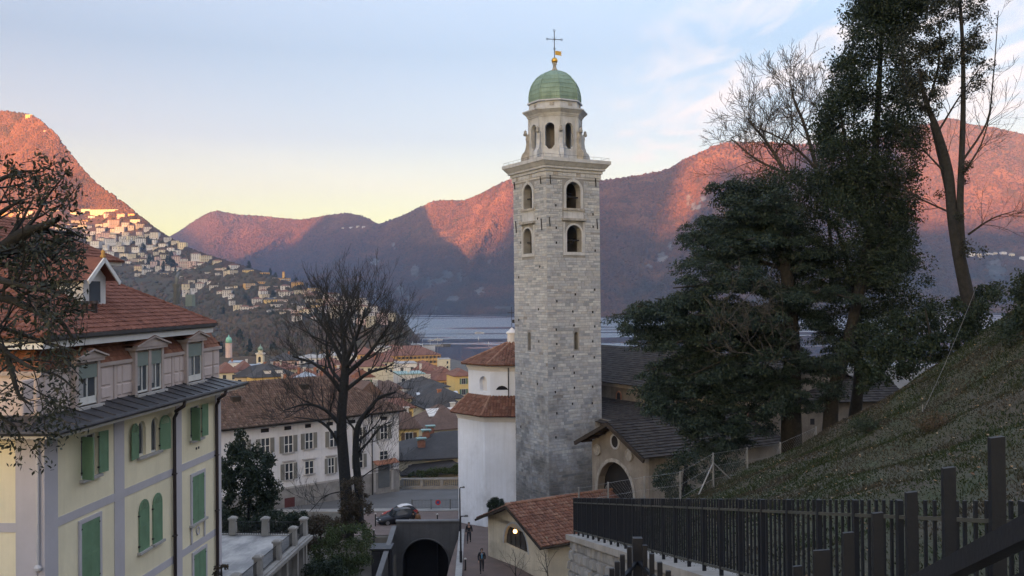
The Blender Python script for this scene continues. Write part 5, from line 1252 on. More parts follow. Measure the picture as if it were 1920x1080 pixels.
mb = MB(); A = [(-.42,9,0),(-.06,9,0),(.78,-9,0),(.42,-9,0)]
za, zb2 = ground_z(-4,84)+28.5+.55, ground_z(-4,66)+28.5+.55
mb.poly8([(-.42,9,0),(-.06,9,0),(.78,-11,0),(.42,-11,0),(-.42,9,za-.12),(-.06,9,za-.12),(.78,-11,zb2-.12),(.42,-11,zb2-.12)]); part('wall', mb, M_portal, lw)
mb = MB(); mb.poly8([(-.5,9,za-.118),(0,9,za-.118),(.86,-11,zb2-.118),(.36,-11,zb2-.118),(-.5,9,za),(0,9,za),(.86,-11,zb2),(.36,-11,zb2)]); part('coping', mb, plain('pale_coping', (.34,.335,.33), .9, .2, 1.5, .3, streak=.3), lw)
ll = thing('cutting_side_wall', 'dark stepped stone wall on the left side of the tunnel cutting', 'wall', (-11.1, 75, -28.5))
mb = MB(); mb.poly8([(-.15,9,0),(.15,9,0),(.15,-14,0),(-.15,-14,0),(-.15,9,7.3),(.15,9,7.3),(.15,-14,3.8),(-.15,-14,3.8)]); part('wall', mb, M_portal, ll)
mb = MB(); mb.poly8([(-.22,9.05,7.302),(.22,9.05,7.302),(.22,-14,3.802),(-.22,-14,3.802),(-.22,9.05,7.42),(.22,9.05,7.42),(.22,-14,3.92),(-.22,-14,3.92)]); part('coping', mb, MATS['portal_coping'], ll)
kp = W(716, 1060, 79.5); kz = W(716, 1024, 79.5).z
kiosk = thing('utility_kiosk', 'small dark metal kiosk with a flat roof beside the tunnel cutting', 'kiosk', (kp.x, 79.5, -24.6)); h = kz+24.6
mb = MB(); mb.box(-.8,.8,-.7,.9,0,h-.13); part('body', mb, plain('dark_panel', (.035,.036,.042), .6, .2, 1, .1), kiosk)
mb = MB(); mb.box(-.95,.95,-.9,1.0,h-.128,h); part('roof', mb, M_lead, kiosk)
for x in (-.42, .42): mb = MB(); mb.box(x-.34, x+.34, -.74, -.702, .15, h-.35); d_ = part('door', mb, M_lead, kiosk); mb = MB(); mb.box(x+.2, x+.26, -.78, -.742, h*.45, h*.5); part('handle', mb, M_iron, d_)

WALLS = {'white': (.62,.61,.60), 'cream': (.60,.54,.40), 'yellow': (.62,.46,.19), 'ochre': (.58,.36,.13), 'pale': (.55,.53,.50), 'pink': (.56,.42,.38), 'grey': (.38,.37,.36), 'brick': (.40,.19,.12), 'sand': (.50,.42,.30)}
ROOFS = {'red': (.175,.078,.056), 'brown': (.115,.072,.057), 'dark': (.045,.043,.045), 'slate': (.07,.07,.075), 'blue': (.24,.29,.36), 'teal': (.20,.33,.31), 'flat': (.32,.31,.30), 'orange': (.26,.115,.07)}
def wallm(k): return plain('wall_'+k, WALLS[k], .92, .12, .25, .1, streak=.22)
def roofm(k):
    nm = 'roof_'+k
    if nm in MATS: return MATS[nm]
    t = NT(nm); c = ROOFS[k]; a = t.mix(t.mr(t.noise(.35,6),.3,.7), sh(c,.72), sh(c,1.25)); a = t.mix(t.mr(t.noise(2.2,5),.4,.7,0,.5), a, sh(c,.55)); t.col(a); t.rough(.88 if k not in ('blue','teal') else .5)
    if k in ('red','brown','orange','dark','slate'):
        w = t.n('ShaderNodeTexWave', Scale=1.6, Distortion=1.5, Detail=2); w.bands_direction = 'DIAGONAL'; t.l(t.co(), w.inputs['Vector']); t.bump(w.outputs['Fac'], .5, .08)
    MATS[nm] = t.m; return t.m
M_win = glassy('town_window', (.02,.024,.03))
M_shut = {k: plain('shutter_'+k, c, .7, .2, 1, .05) for k, c in (('grey',(.20,.20,.185)),('green',(.10,.16,.11)),('brown',(.13,.08,.05)))}
M_chim = plain('chimney_brick', (.30,.14,.09), .9, .3, 3, .2)
winmesh = {}
def shared(key, fn):
    if key not in winmesh: winmesh[key] = fn()
    return winmesh[key]
def small_window(parent, x, y, z, w, h, face, shut=None, fine=False):
    """one window of a far house on local face '-y' or '+x'; parts: window (> shutter)"""
    def mk():
        m = MB(); m.box(-w/2, w/2, -.04, .02, 0, h)
        return m.mesh('window', M_win)
    o = obj('window', shared(('w',round(w,2),round(h,2)), mk), parent, (x,y,z), 0 if face == '-y' else PI/2)
    if fine:
        def mf():
            m = MB(); 
            for a, b, c, d in ((-w/2-.09,-w/2,0,h),(w/2,w/2+.09,0,h),(-w/2-.09,w/2+.09,h+.001,h+.1),(-w/2-.12,w/2+.12,-.1,-.001),(-.03,.03,0,h)): m.box(a,b,-.075 if a != -.03 else -.055,-.0,c,d)
            return m.mesh('frame', wallm('pale'))
        obj('frame', shared(('f',round(w,2),round(h,2)), mf), o)
    if shut:
        for s in (-1, 1):
            def ms():
                m = MB(); m.box(-w*.26, w*.26, -.07, -.003, -.02, h+.02)
                return m.mesh('shutter', M_shut[shut])
            obj('shutter', shared(('s',shut,round(w,2),round(h,2)), ms), o, (s*(w*.78+.08),0,0))
    return o
def hip_roof(mb, x0, x1, y0, y1, z, rise, kind, thick=.18):
    if kind == 'flat':
        mb.box(x0, x1, y0, y1, z, z+.25); return
    d = min(x1-x0, y1-y0)/2; k = d if kind == 'hip' else .0
    if x1-x0 >= y1-y0: r0 = (x0+k, (y0+y1)/2, z+rise); r1 = (x1-k, (y0+y1)/2, z+rise); ends = 'x'
    else: r0 = ((x0+x1)/2, y0+k, z+rise); r1 = ((x0+x1)/2, y1-k, z+rise); ends = 'y'
    A, B, C, D = (x0,y0,z), (x1,y0,z), (x1,y1,z), (x0,y1,z)
    if ends == 'x': mb.q(A,B,r1,r0); mb.q(C,D,r0,r1); mb.q(B,C,r1); mb.q(D,A,r0)
    else: mb.q(B,C,r1,r0); mb.q(D,A,r0,r1); mb.q(A,B,r0); mb.q(C,D,r1)
    mb.box(x0, x1, y0, y1, z-thick, z-.002)
def house(label, pxl, pxr, ye, Y, ang, dep, rise, wall, roof, kind='hip', fl=3, zg=None, shut=None, group=None, name='town_house', cat='house', chim=0, over=.5, fine=False, wsp=2.7, seed=0):
    A = R(ang); P = W(pxl, ye, Y); d = Vector((math.cos(A), math.sin(A), 0)); k = (pxr-960)/FPX
    L = abs((k*P.y-P.x)/(d.x-k*d.y)); z = P.z
    g = (ground_z(P.x, P.y)-1 if zg is None else zg)
    t = thing(name, label, cat, (P.x, P.y, g), A, group); H = z-g
    mb = MB(); mb.box(0, L, 0, dep, 0, H-.2 if kind != 'flat' else H)
    if kind == 'gable': 
        if L >= dep: mb.prism([(0.02,0,H-.25),(0.02,dep,H-.25),(0.02,dep/2,H+rise-.15)], (L-.04,0,0))
        else: mb.prism([(0,.02,H-.25),(L,.02,H-.25),(L/2,.02,H+rise-.15)], (0,dep-.04,0))
    part('wall', mb, wallm(wall), t)
    mb = MB(); o_ = over if kind != 'flat' else .15; hip_roof(mb, -o_, L+o_, -o_, dep+o_, H, rise, kind); rf_ = part('roof', mb, roofm(roof), t)
    r = random.Random(seed+int(pxl)*7+int(ye)); n = max(1, int(L/wsp)); w = min(1.1, L/n*.4)
    for i in range(fl):
        zz = H-1.9-i*3.1-(.5 if kind != 'flat' else .9)
        if zz < .8: break
        for j in range(n):
            if r.random() < .93: small_window(t, (j+.5)*L/n, 0, zz, w, 1.6 if i < 2 else 1.5, '-y', shut, fine)
        m = max(1, int(dep/3.4))
        for j in range(m): small_window(t, L, (j+.5)*dep/m, zz, w, 1.6, '+x', shut, fine)
    for c in range(chim):
        x = L*(.2+.6*r.random()); y = dep*(.25+.4*r.random()); mb = MB(); hh = rise*.75+1.0; mb.box(x-.35, x+.35, y-.3, y+.3, H+.1, H+hh); mb.box(x-.45, x+.45, y-.4, y+.4, H+hh, H+hh+.15); part('chimney', mb, M_chim if r.random() < .5 else wallm('pale'), rf_)
    return t, L, H
# --- the grey white house with shutters below the bare tree
HA = R(41.2); hp = W(415, 803, 99.6); HF = Frame((hp.x, hp.y, 0), HA); h_ = lambda px, py: HF.ray(px, py, 'y', 0)
gh = thing('shuttered_house', 'long off white house with grey shutters and a brown tiled roof', 'house', (hp.x, hp.y, 0), HA)
HL = h_(748, 850).x; hz_ = hp.z; HB = -27.0; HD = 13.
M_gh = plain('old_white_plaster', (.66,.66,.68), .93, .18, .35, .2, streak=.35); M_base = plain('stone_base', (.27,.265,.26), .95, .35, .9, .6, streak=.4)
zsb = .5*(h_(520,915).z+h_(690,890).z)
mb = MB(); mb.box(-12, HL, 0, HD, zsb, hz_); part('wall', mb, M_gh, gh)
mb = MB(); mb.box(-12.05, HL-8.2, -.07, HD, HB, zsb-.003); mb.box(HL-8.2, HL+.02, -.02, HD, HB, zsb-.004); part('base', mb, M_base, gh)
mb = MB(); mb.box(-12.05, HL-8.1, -.12, -.072, zsb-.2, zsb-.004); part('string_band', mb, M_sill, gh)
def gwin(px0, px1, y0, y1, shut=True, hood=False, inner=None):
    a = h_(px0,.5*(y0+y1)).x; b = h_(px1,.5*(y0+y1)).x; z1_ = h_(.5*(px0+px1),y0).z; z0_ = h_(.5*(px0+px1),y1).z; w = b-a
    m0, m1 = (a+w*.28, b-w*.28) if shut else (a, b)
    mb = MB(); mb.box(m0, m1, -.02, .05, z0_, z1_); wn = part('window', mb, M_win, gh)
    mb = MB(); c = .5*(m0+m1)
    for xa, xb in ((m0-.1,m0),(m1,m1+.1),(c-.05,c+.05)): mb.box(xa, xb, -.07, -.002, z0_, z1_)
    mb.box(m0-.1, m1+.1, -.07, -.002, z1_+.001, z1_+.09); mb.box(m0, c-.05, -.05, -.021, z0_+(z1_-z0_)*.45, z0_+(z1_-z0_)*.5); mb.box(c+.05, m1, -.05, -.021, z0_+(z1_-z0_)*.45, z0_+(z1_-z0_)*.5); part('frame', mb, M_wframe, wn)
    mb = MB(); mb.box(m0-.25, m1+.25, -.16, -.003, z0_-.14, z0_-.002); part('sill', mb, M_sill, wn)
    if shut:
        for xa, xb in ((a, m0-.1),(m1+.1, b)):
            mb = MB(); mb.box(xa, xb, -.09, -.004, z0_, z1_)
            zz = z0_+.08
            while zz < z1_-.1: mb.box(xa+.06, xb-.06, -.105, -.091, zz, zz+.05); zz += .1
            part('shutter', mb, M_shut['grey'], wn)
    if hood: mb = MB(); mb.box(m0-.35, m1+.35, -.2, -.003, z1_+.22, z1_+.36); mb.box(m0-.2, m1+.2, -.06, -.003, z1_+.1, z1_+.218); part('hood', mb, M_sill, wn)
for q in ((435,470,826,853),(480,514,822,849),(524,557,817,848),(564,594,812,841),(610,640,808,837),(661,685,802,831),(705.5,733,797,823)): gwin(*q)
for q in ((526,557,869,899,True,True),(572,587,865,888,False,True),(609,632,859,887,True,True),(660,687,852,877,True,True),(712,726,846,861,False,False)): gwin(*q)
gwin(574, 589, 930, 945, False)
for x0, x1, y0, y1 in ((489,504,804,810),(533,546,800,805),(572,583,796,801),(612,624,792,797),(655,666,788,793),(714,725,782,787)):
    a, b = h_(x0,y0).x, h_(x1,y0).x; z = h_(.5*(x0+x1),.5*(y0+y1)).z; mb = MB(); mb.box(a, b, -.03, .02, z-.22, z+.22); part('attic_opening', mb, M_dark, gh)
d0, d1 = h_(533,950).x, h_(552,950).x; mb = MB(); mb.box(d0, d1, -.11, -.075, h_(542,964).z, h_(542,933).z); part('door', mb, plain('dark_red_door', (.10,.035,.035), .7, .2, 1, .1), gh)
d0, d1 = h_(709,890).x, h_(730,890).x; zt_ = h_(720,872).z; zb_ = h_(720,914).z
mb = MB(); mb.box(d0, d1, -.06, -.025, zb_, zt_)
for k in range(16): mb.box(d0+.02, d1-.02, -.075, -.061, zb_+.1+k*(zt_-zb_)/16.5, zb_+.17+k*(zt_-zb_)/16.5)
gd = part('garage_door', mb, plain('rolling_shutter', (.12,.135,.15), .5, .15, 1, .05), gh)
mb = MB(); mb.poly8([(d0-.8,-1.0,zt_+.25),(d1+.9,-1.0,zt_+.25),(d1+.9,-.03,zt_+.62),(d0-.8,-.03,zt_+.62),(d0-.8,-1.0,zt_+.33),(d1+.9,-1.0,zt_+.33),(d1+.9,-.03,zt_+.72),(d0-.8,-.03,zt_+.72)]); part('tiled_canopy', mb, roofm('orange'), gd)
for x in (d0-.55, d1+.4): mb = MB(); mb.box(x-.15, x+.15, -.1, -.026, zb_-.4, zt_+.3); part('pier', mb, M_sill, gd)
eo = .7; er = 4.3; A_ = (-12.5,-eo,hz_-.05); B_ = (HL+eo,-eo,hz_-.05); C_ = (HL+eo-7.2,HD/2,hz_+er); D_ = (-6,HD/2,hz_+er); E_ = (HL+eo,HD+eo,hz_-.05); F_ = (-12.5,HD+eo,hz_-.05)
quadroof(gh, 'roof', [([A_,B_,C_,D_], A_, B_), ([B_,E_,C_], B_, E_)], M_rooftile_old, M_rooftile_old, .30, .44, 'pan', .03, 51)
mb = MB(); mb.box(-12.3, HL+eo-.05, -eo+.02, HD+eo-.05, hz_-.26, hz_-.1); mb.tube([(-12.5,-eo-.08,hz_-.08),(HL+eo,-eo-.08,hz_-.08)], .09, 6); part('eaves', mb, MATS['dark_timber'], gh)
mb = MB(); px_ = h_(697,840).x; mb.tube([(px_,-.1,hz_-.2),(px_,-.1,HB+2)], .06, 6); part('downpipe', mb, M_iron, gh)
for x, y in ((3.2,3.5),(12.5,4.6),(-3,5)):
    mb = MB(); z = hz_+y*er/7.2; mb.box(x-.5,x+.5,y-.4,y+.4,z-.4,z+.9); c_ = part('roof_hatch', mb, MATS['dark_timber'], gh)
for s in (0,):
    mb = MB(); mb.box(HL+.002, HL+1.0, 2.2, 6.5, zsb+2.9, zsb+3.1); 
    for k in range(15): mb.box(HL+.95, HL+.98, 2.2+k*.3, 2.23+k*.3, zsb+3.1, zsb+4.1)
    mb.box(HL+.93, HL+1.0, 2.2, 6.5, zsb+4.1, zsb+4.16); part('balcony', mb, M_iron, gh)
# balustrade wall and hedge above the road
bp = W(752, 908, 117.0); bq = W(900, 903, 117.0); bw = thing('balustrade_wall', 'grey stone balustrade along the far side of the road', 'wall', (bp.x, 117.6, ground_z(bp.x,117)))
BL = bq.x-bp.x
mb = MB(); mb.box(0, BL, 0, .4, -1, .35); part('plinth', mb, M_conc, bw); mb = MB(); mb.box(-.05, BL+.05, -.06, .46, 1.12, 1.34); part('handrail', mb, M_conc, bw)
for k in range(int(BL/2.6)+1): x = k*2.6; mb = MB(); mb.box(x-.22, x+.22, -.03, .43, .352, 1.118); part('pier', mb, M_conc, bw)
bal = MB(); bal.lathe([(.06,0),(.09,.12),(.1,.25),(.05,.5),(.08,.65),(.06,.765)], (0,0,0), 8); bal = bal.mesh('baluster', M_conc)
for k in range(int(BL/.27)):
    x = .2+k*.27
    if abs(x/2.6-round(x/2.6)) > .1: obj('baluster', bal, bw, (x,.2,.352))
HS = [ # label, pxl, pxr, y eave, Y, angle, depth, rise, wall, roof, kind, floors, shutters, chimneys
 ('low dark slate roofed house with brick chimneys above the balustrade',752,990,862,122,14,13,2.6,'cream','dark','hip',1,None,0,True),
 ('dark hipped garden pavilion roof just above the balustrade wall',757,870,889,121,9,4,1.6,'sand','dark','hip',0,None,0,False),
 ('house with a curved brown roof behind the off white shuttered house',748,783,803,140,20,9,2.4,'yellow','brown','hip',1,'brown',1,True),
 ('red pantile roof with a white skylight strip beside the choir',800,890,806,150,24,11,3.4,'cream','brown','hip',1,None,1,False),
 ('cream corner house with dark roof and pale green balcony parapet',806,872,768,172,22,12,2.8,'cream','dark','hip',2,None,1,True),
 ('cream palazzo with dark mansard roof and a row of skylights',776,872,750,196,18,14,2.9,'cream','dark','hip',3,'grey',0,True),
 ('orange yellow house with small red roof below two brown roofs',745,773,765,168,25,8,1.4,'yellow','red','hip',2,'brown',0,True),
 ('cream house under a broad brown red roof right of the bare tree',690,771,751,182,28,12,3.4,'cream','brown','hip',2,'brown',1,True),
 ('grey gabled house end with a dark attic opening behind the bare tree',668,716,745,178,30,8,3.0,'grey','brown','gable',2,None,1,True),
 ('long white house with dark grey roof in the middle of the town',761,840,728,242,20,12,2.6,'white','dark','hip',2,None,2,True),
 ('pale house with teal metal roof terrace and plant boxes',748,796,703,285,16,12,1.1,'pale','teal','flat',2,None,1,False),
 ('yellow house with red hip roof nearest the white choir drum',853,884,705,262,18,10,1.8,'yellow','red','hip',3,'green',0,True),
 ('yellow ochre house under a wide red roof left of the choir',820,860,713,288,24,12,3.9,'ochre','red','hip',2,'brown',0,False),
 ('house with half dark half red roof behind the white house',790,826,705,310,30,12,3.6,'pale','red','hip',1,None,1,False),
 ('white flat roofed house with dark terrace openings',744,781,683,350,12,14,.3,'white','flat','flat',2,None,0,True),
 ('white house with a plain red hip roof below the long yellow palazzo',781,820,691,352,20,12,2.7,'white','red','hip',1,None,0,False),
 ('long orange yellow palazzo with red roof facing the lake',722,825,668,600,20,24,6.0,'ochre','red','hip',3,'brown',3,False),
 ('cream wing with tall windows at the lake end of the palazzo',823,843,674,585,10,12,.3,'cream','flat','flat',2,None,0,False),
 ('cream house with brown red roof behind the tree trunk',640,690,733,228,26,12,3.0,'cream','red','hip',2,'brown',1,True),
 ('white house end with green shutters between the tree branches',655,700,708,265,18,11,2.4,'white','red','gable',2,'green',0,True),
 ('yellow villa with terrace balustrade right of the bare tree',716,752,729,225,15,10,1.6,'cream','brown','hip',2,None,0,True),
 ('large blue grey metal roof hall behind the shuttered house',548,645,742,190,26,18,4.0,'pale','blue','hip',0,None,1,False),
 ('pale pink house with flat teal copper roof beside the villa',432,505,737,172,30,14,.5,'pink','teal','flat',2,None,0,False),
 ('old brick house with small tiled roof hidden behind the villa corner',412,452,765,148,30,8,1.6,'sand','brown','hip',1,None,2,False),
 ('yellow palazzo with a broad dark slate roof and two dormers',474,560,708,262,32,18,3.4,'yellow','dark','hip',2,'grey',3,True),
 ('grey cream side wing with dark roof left of the yellow palazzo',440,476,707,268,-8,14,3.0,'sand','dark','hip',2,None,0,False),
 ('low white house with flat blue glass roof behind the villa',428,453,681,360,14,12,.3,'white','blue','flat',1,None,1,False),
 ('house with red roof right at the edge of the villa cornice',412,446,699,300,26,12,3.0,'cream','red','hip',1,None,0,False),
 ('house with wide red roof and light blue gable in front',446,476,694,312,22,12,2.8,'cream','red','hip',1,None,1,False),
 ('low hall with pale blue metal gable roof',468,502,695,306,16,9,2.0,'pale','blue','gable',0,None,0,False),
 ('long red roofed house behind the dark slate palazzo',500,556,693,330,14,11,2.6,'cream','red','hip',1,None,1,False),
 ('grey blue flat roofed hall near the small belfry',457,508,688,365,8,12,.3,'grey','blue','flat',1,None,0,False),
 ('pale pink house with dark hip roof under the park trees',508,560,677,400,16,14,3.2,'pink','dark','hip',2,None,1,False),
 ('yellow orange house band with red roof left of the big tree',588,646,686,372,14,14,3.4,'ochre','red','hip',1,None,1,False),
 ('dense red roofed house with cream chimneys left of the tree fork',556,612,718,252,24,14,3.6,'cream','red','hip',1,None,3,False),
 ('red roofed house with a row of cream dormers behind the blue hall',520,566,728,228,20,10,2.6,'cream','brown','hip',1,None,2,False),
 ('brown roofed house half hidden by the left tree branches',606,660,712,268,24,13,3.4,'sand','red','hip',1,None,2,False),
 ('dark roofed building behind the yellow orange house band',560,600,690,362,10,14,2.4,'grey','slate','hip',1,None,0,False),
 ('white house with pale metal roof at the park edge',560,602,672,440,10,14,1.6,'white','flat','hip',2,None,0,False),
 ('long white house with chimneys under the park edge trees',600,668,668,450,12,14,2.0,'white','flat','hip',2,None,3,False),
 ('red roofed cream house in the middle row right of the trunk',660,722,688,380,18,14,4.0,'cream','red','hip',1,None,2,False),
 ('brick red roof with orange dormer house near the lakeside trees',664,708,665,520,16,16,4.0,'ochre','red','hip',1,None,1,False),
 ('cream house with long red roof before the yellow palazzo',686,748,680,470,20,16,4.4,'cream','red','hip',2,None,1,False),
 ('orange house with bright roofline beside the marina trees',724,750,652,700,12,14,2.0,'ochre','orange','hip',1,None,0,False),
 ('small white house by the quay left of the moored boat',700,732,652,690,6,12,1.5,'white','flat','hip',2,None,0,False),
]
town = []
for q in HS:
    lab, a, b, ye, Y, an, dep, ri, wa_, ro, ki, fl_, sh_, ch, fi = q
    town.append(house(lab, a, b, ye, Y, an, dep, ri, wa_, ro, ki, fl_, None, sh_, 'roofs of the old town', chim=ch, fine=fi))
# details on the nearest roofs
h0, L0, H0 = town[0]
for px, py, Y in ((790,834,125.5),(799,818,129),(807,810,131)):
    p = W(px, py, Y); l = Matrix.Rotation(-h0.rotation_euler.z,3,'Z') @ (p-Vector(h0.location)); mb = MB(); mb.box(l.x-.5,l.x+.5,l.y-.4,l.y+.4,H0+.1,l.z+.6); c_ = part('brick_chimney', mb, M_chim, h0)
    mb = MB(); mb.box(l.x-.7,l.x+.7,l.y-.55,l.y+.55,l.z+.85,l.z+.97); 
    for sx in (-.5,.5): mb.box(l.x+sx-.08,l.x+sx+.08,l.y-.3,l.y+.3,l.z+.602,l.z+.848)
    part('copper_cap', mb, roofm('teal'), c_)
for hi, n, u0, u1 in ((5,6,.12,.85),):
    t_, L_h, H_h = town[hi]
    for k in range(n): x = L_h*(u0+(u1-u0)*k/(n-1)); mb = MB(); sl2 = 2.9/7.5; y0 = 1.6; z = H_h+(y0+.5)*sl2; mb.poly8([(x-.4,y0,z),(x+.4,y0,z),(x+.4,y0+1,z+sl2),(x-.4,y0+1,z+sl2),(x-.4,y0,z+.12),(x+.4,y0,z+.12),(x+.4,y0+1,z+sl2+.12),(x-.4,y0+1,z+sl2+.12)]); part('skylight', mb, plain('skylight_glass', (.45,.48,.52), .2, .1, 1, 0), t_)
t_, L_h, H_h = town[3]; sl2 = 3.4/6; mb = MB(); mb.poly8([(L_h*.15,2.6,H_h+3.1*sl2),(L_h*.75,2.6,H_h+3.1*sl2),(L_h*.75,4.4,H_h+4.9*sl2),(L_h*.15,4.4,H_h+4.9*sl2)]+[(L_h*.15,2.6,H_h+3.1*sl2+.15),(L_h*.75,2.6,H_h+3.1*sl2+.15),(L_h*.75,4.4,H_h+4.9*sl2+.15),(L_h*.15,4.4,H_h+4.9*sl2+.15)]); part('skylight_strip', mb, wallm('white'), t_)
t_, L_h, H_h = town[4]; mb = MB(); mb.box(-.5,L_h+.5,-.9,-.7,H_h-1.3,H_h-.3); mb.box(-.5,L_h+.5,-.9,0,H_h-1.45,H_h-1.302); part('balcony_parapet', mb, roofm('teal'), t_)
t_, L_h, H_h = town[24]
for x in (L_h*.35, L_h*.6): mb = MB(); mb.box(x-.9,x+.9,1.2,3,H_h+.3,H_h+1.7); d_ = part('dormer', mb, wallm('white'), t_); mb = MB(); mb.box(x-1.1,x+1.1,1.0,3.4,H_h+1.702,H_h+1.85); part('dormer_roof', mb, roofm('dark'), d_)
t_, L_h, H_h = town[35]
for k in range(4): x = L_h*(.2+.18*k); mb = MB(); mb.box(x-.5,x+.5,.6,2,H_h+.1,H_h+1.2); part('dormer', mb, wallm('cream'), t_)
# small church tower and the green cupola by the park
p = W(488.5, 690, 430); zt_ = W(488.5, 668, 430).z; zg_ = ground_z(p.x, p.y)
bt = thing('small_belfry', 'small cream belfry with a green dome among the town roofs', 'bell tower', (p.x, p.y, zg_)); H = W(488.5, 662, 430).z-zg_
mb = MB(); mb.box(-1.5,1.5,-1.5,1.5,0,H); part('shaft', mb, wallm('cream'), bt); mb = MB(); mb.box(-1.9,1.9,-1.9,1.9,H-.5,H+.1); part('cornice', mb, wallm('pale'), bt)
mb = MB(); arch_fill(mb, -.6, .6, H-4.2, H-1.6, lambda a,z,d: (a,-1.52,z), 0); part('belfry_opening', mb, M_dark, bt)
mb = MB(); mb.lathe([(1.15,H+.1),(1.15,H+1.3),(1.3,H+1.35)], (0,0,0), 8); part('drum', mb, wallm('cream'), bt); mb = MB(); mb.lathe([(1.3,H+1.35),(1.2,H+2.2),(.8,H+2.9),(.25,H+3.3),(.1,H+4.4)], (0,0,0), 10); part('dome', mb, M_copper, bt, True)
p = W(429, 650, 700); zg_ = -45; bt = thing('green_cupola_tower', 'tiny tower with a bright green cupola in front of the park trees', 'tower', (p.x, p.y, zg_)); H = W(429, 643, 700).z-zg_
mb = MB(); mb.lathe([(2.6,0),(2.6,H),(3.0,H+.1)], (0,0,0), 8); part('shaft', mb, wallm('pink'), bt); mb = MB(); mb.lathe([(2.4,H+.1),(2.4,H+2.6),(1.9,H+4),(.6,H+4.8),(.15,H+6.4)], (0,0,0), 10); part('cupola', mb, plain('bright_copper', (.22,.48,.38), .6, .15, 1, .05), bt, True)
# ------------------------------------------------------------------ houses on the slope of the left mountain
ZN = [ # zone phrase, image polygon, number, wall mix, size range (image px)
 ('in the sunlit row below the woods', [(0,398),(60,396),(130,402),(200,398),(255,405),(262,418),(180,420),(60,420),(0,414)], 18, ('cream','white','ochre','pale','pink'), (8,18)),
 ('on the upper slope under the woods', [(90,424),(262,418),(282,436),(235,458),(150,448),(100,440)], 32, ('white','pale','cream','white','pink'), (9,19)),
 ('on the middle slope above the villa roof', [(165,455),(300,440),(350,470),(330,482),(240,500),(190,470)], 34, ('white','pale','cream','white'), (9,18)),
 ('in the cluster behind the stovepipe', [(250,490),(330,478),(420,500),(430,528),(330,530),(250,520)], 38, ('cream','white','pink','pale','sand'), (9,20)),
 ('on the lower wooded terrace', [(335,530),(420,528),(470,548),(440,560),(350,556)], 16, ('white','pale','cream','white'), (9,18)),
 ('in the hamlet along the falling ridge', [(430,503),(520,530),(585,548),(580,570),(500,562),(440,530)], 48, ('white','cream','pink','pale','ochre','yellow'), (12,25)),
 ('on the shoulder above the big bare tree', [(500,562),(600,552),(690,578),(680,596),(610,592),(560,600),(505,580)], 54, ('white','cream','pink','pale','yellow'), (11,24)),

 ('at the lakeside end of the ridge', [(600,572),(700,580),(738,598),(700,612),(620,604)], 22, ('white','cream','pale','pink'), (10,20)),
 ('on the wooded slope below the hamlet', [(420,556),(520,585),(600,605),(560,618),(440,592)], 14, ('white','cream','pale','sand'), (9,18)),
]
WORD = {'white':'white','cream':'cream','ochre':'ochre','pale':'pale grey','pink':'pink','sand':'sandy','yellow':'yellow'}
ORD = ['first','second','third','fourth','fifth','sixth','seventh','eighth','ninth','tenth','eleventh','twelfth','thirteenth','fourteenth','fifteenth','sixteenth','seventeenth','eighteenth','nineteenth','twentieth','twenty-first','twenty-second','twenty-third','twenty-fourth']
hr = random.Random(99); hcount = 0
def hill_house(px, py, wpx, wall, roof, kind, fl, name='hill_house'):
    p = hill_at(px, py); Y = p.y; L = max(8., 1.0*wpx/FPX*Y); dep = L*hr.uniform(.55,.85); A = R(hr.uniform(-12,40)); H = 3.1*fl+2.6
    t = thing(name, '', 'house', (p.x-L/2*math.cos(A), p.y-L/2*math.sin(A), p.z-3.5), A); t['group'] = 'houses on the hillside'; H += 3.5
    mb = MB(); mb.box(0, L, 0, dep, 0, H); part('wall', mb, wallm(wall), t)
    mb = MB(); hip_roof(mb, -.5, L+.5, -.5, dep+.5, H+.2, L*.12+.8, kind) if kind != 'flat' else mb.box(-.4, L+.4, -.9, dep+.3, H+.002, H+.4); part('roof', mb, roofm(roof), t)
    n = max(2, int(L/3.6))
    for i in range(fl):
        if L < 16 and wpx < 13:
            for j in range(2): small_window(t, (j+.5)*L/2, 0, H-2.4-3*i, 1.7, 1.6, '-y')
        else:
            for j in range(n): small_window(t, (j+.5)*L/n, 0, H-2.4-3*i, 1.5, 1.7, '-y')
        if kind == 'flat' and hr.random() < .6: mb = MB(); mb.box(-.2, L+.2, -1.2, -.002, H-2.9-3*i, H-2.7-3*i); mb.box(-.2, L+.2, -1.2, -1.1, H-2.7-3*i, H-1.9-3*i); part('balcony', mb, wallm('pale'), t)
    return t
for zname, poly, n, mix_, (s0, s1) in ZN:
    placed = []; tries = 0
    x0 = min(q[0] for q in poly); x1 = max(q[0] for q in poly); y0 = min(q[1] for q in poly); y1 = max(q[1] for q in poly)
    while len(placed) < n and tries < 4000:
        tries += 1; px = hr.uniform(x0, x1); py = hr.uniform(y0, y1)
        if not inside(px, py, poly): continue
        w = hr.uniform(s0, s1)
        if any(abs(px-q[0]) < (w+q[2])*.42 and abs(py-q[1]) < 8 for q in placed): continue
        placed.append((px, py, w))
    by = {}
    for px, py, w in sorted(placed):
        wa_ = hr.choice(mix_); kind = 'flat' if hr.random() < .5 else 'hip'; roof = 'flat' if kind == 'flat' else hr.choice(('red','brown','red','slate')); fl_ = 2 if w < 15 else hr.choice((2,3,3,4))
        t = hill_house(px, py, w, wa_, roof, kind, fl_)
        key = (wa_, kind); k = by.get(key, 0); by[key] = k+1
        t['label'] = f"{WORD[wa_]} {'flat' if kind == 'flat' else 'pitched'}-roofed house, {ORD[k]} from left {zname}"
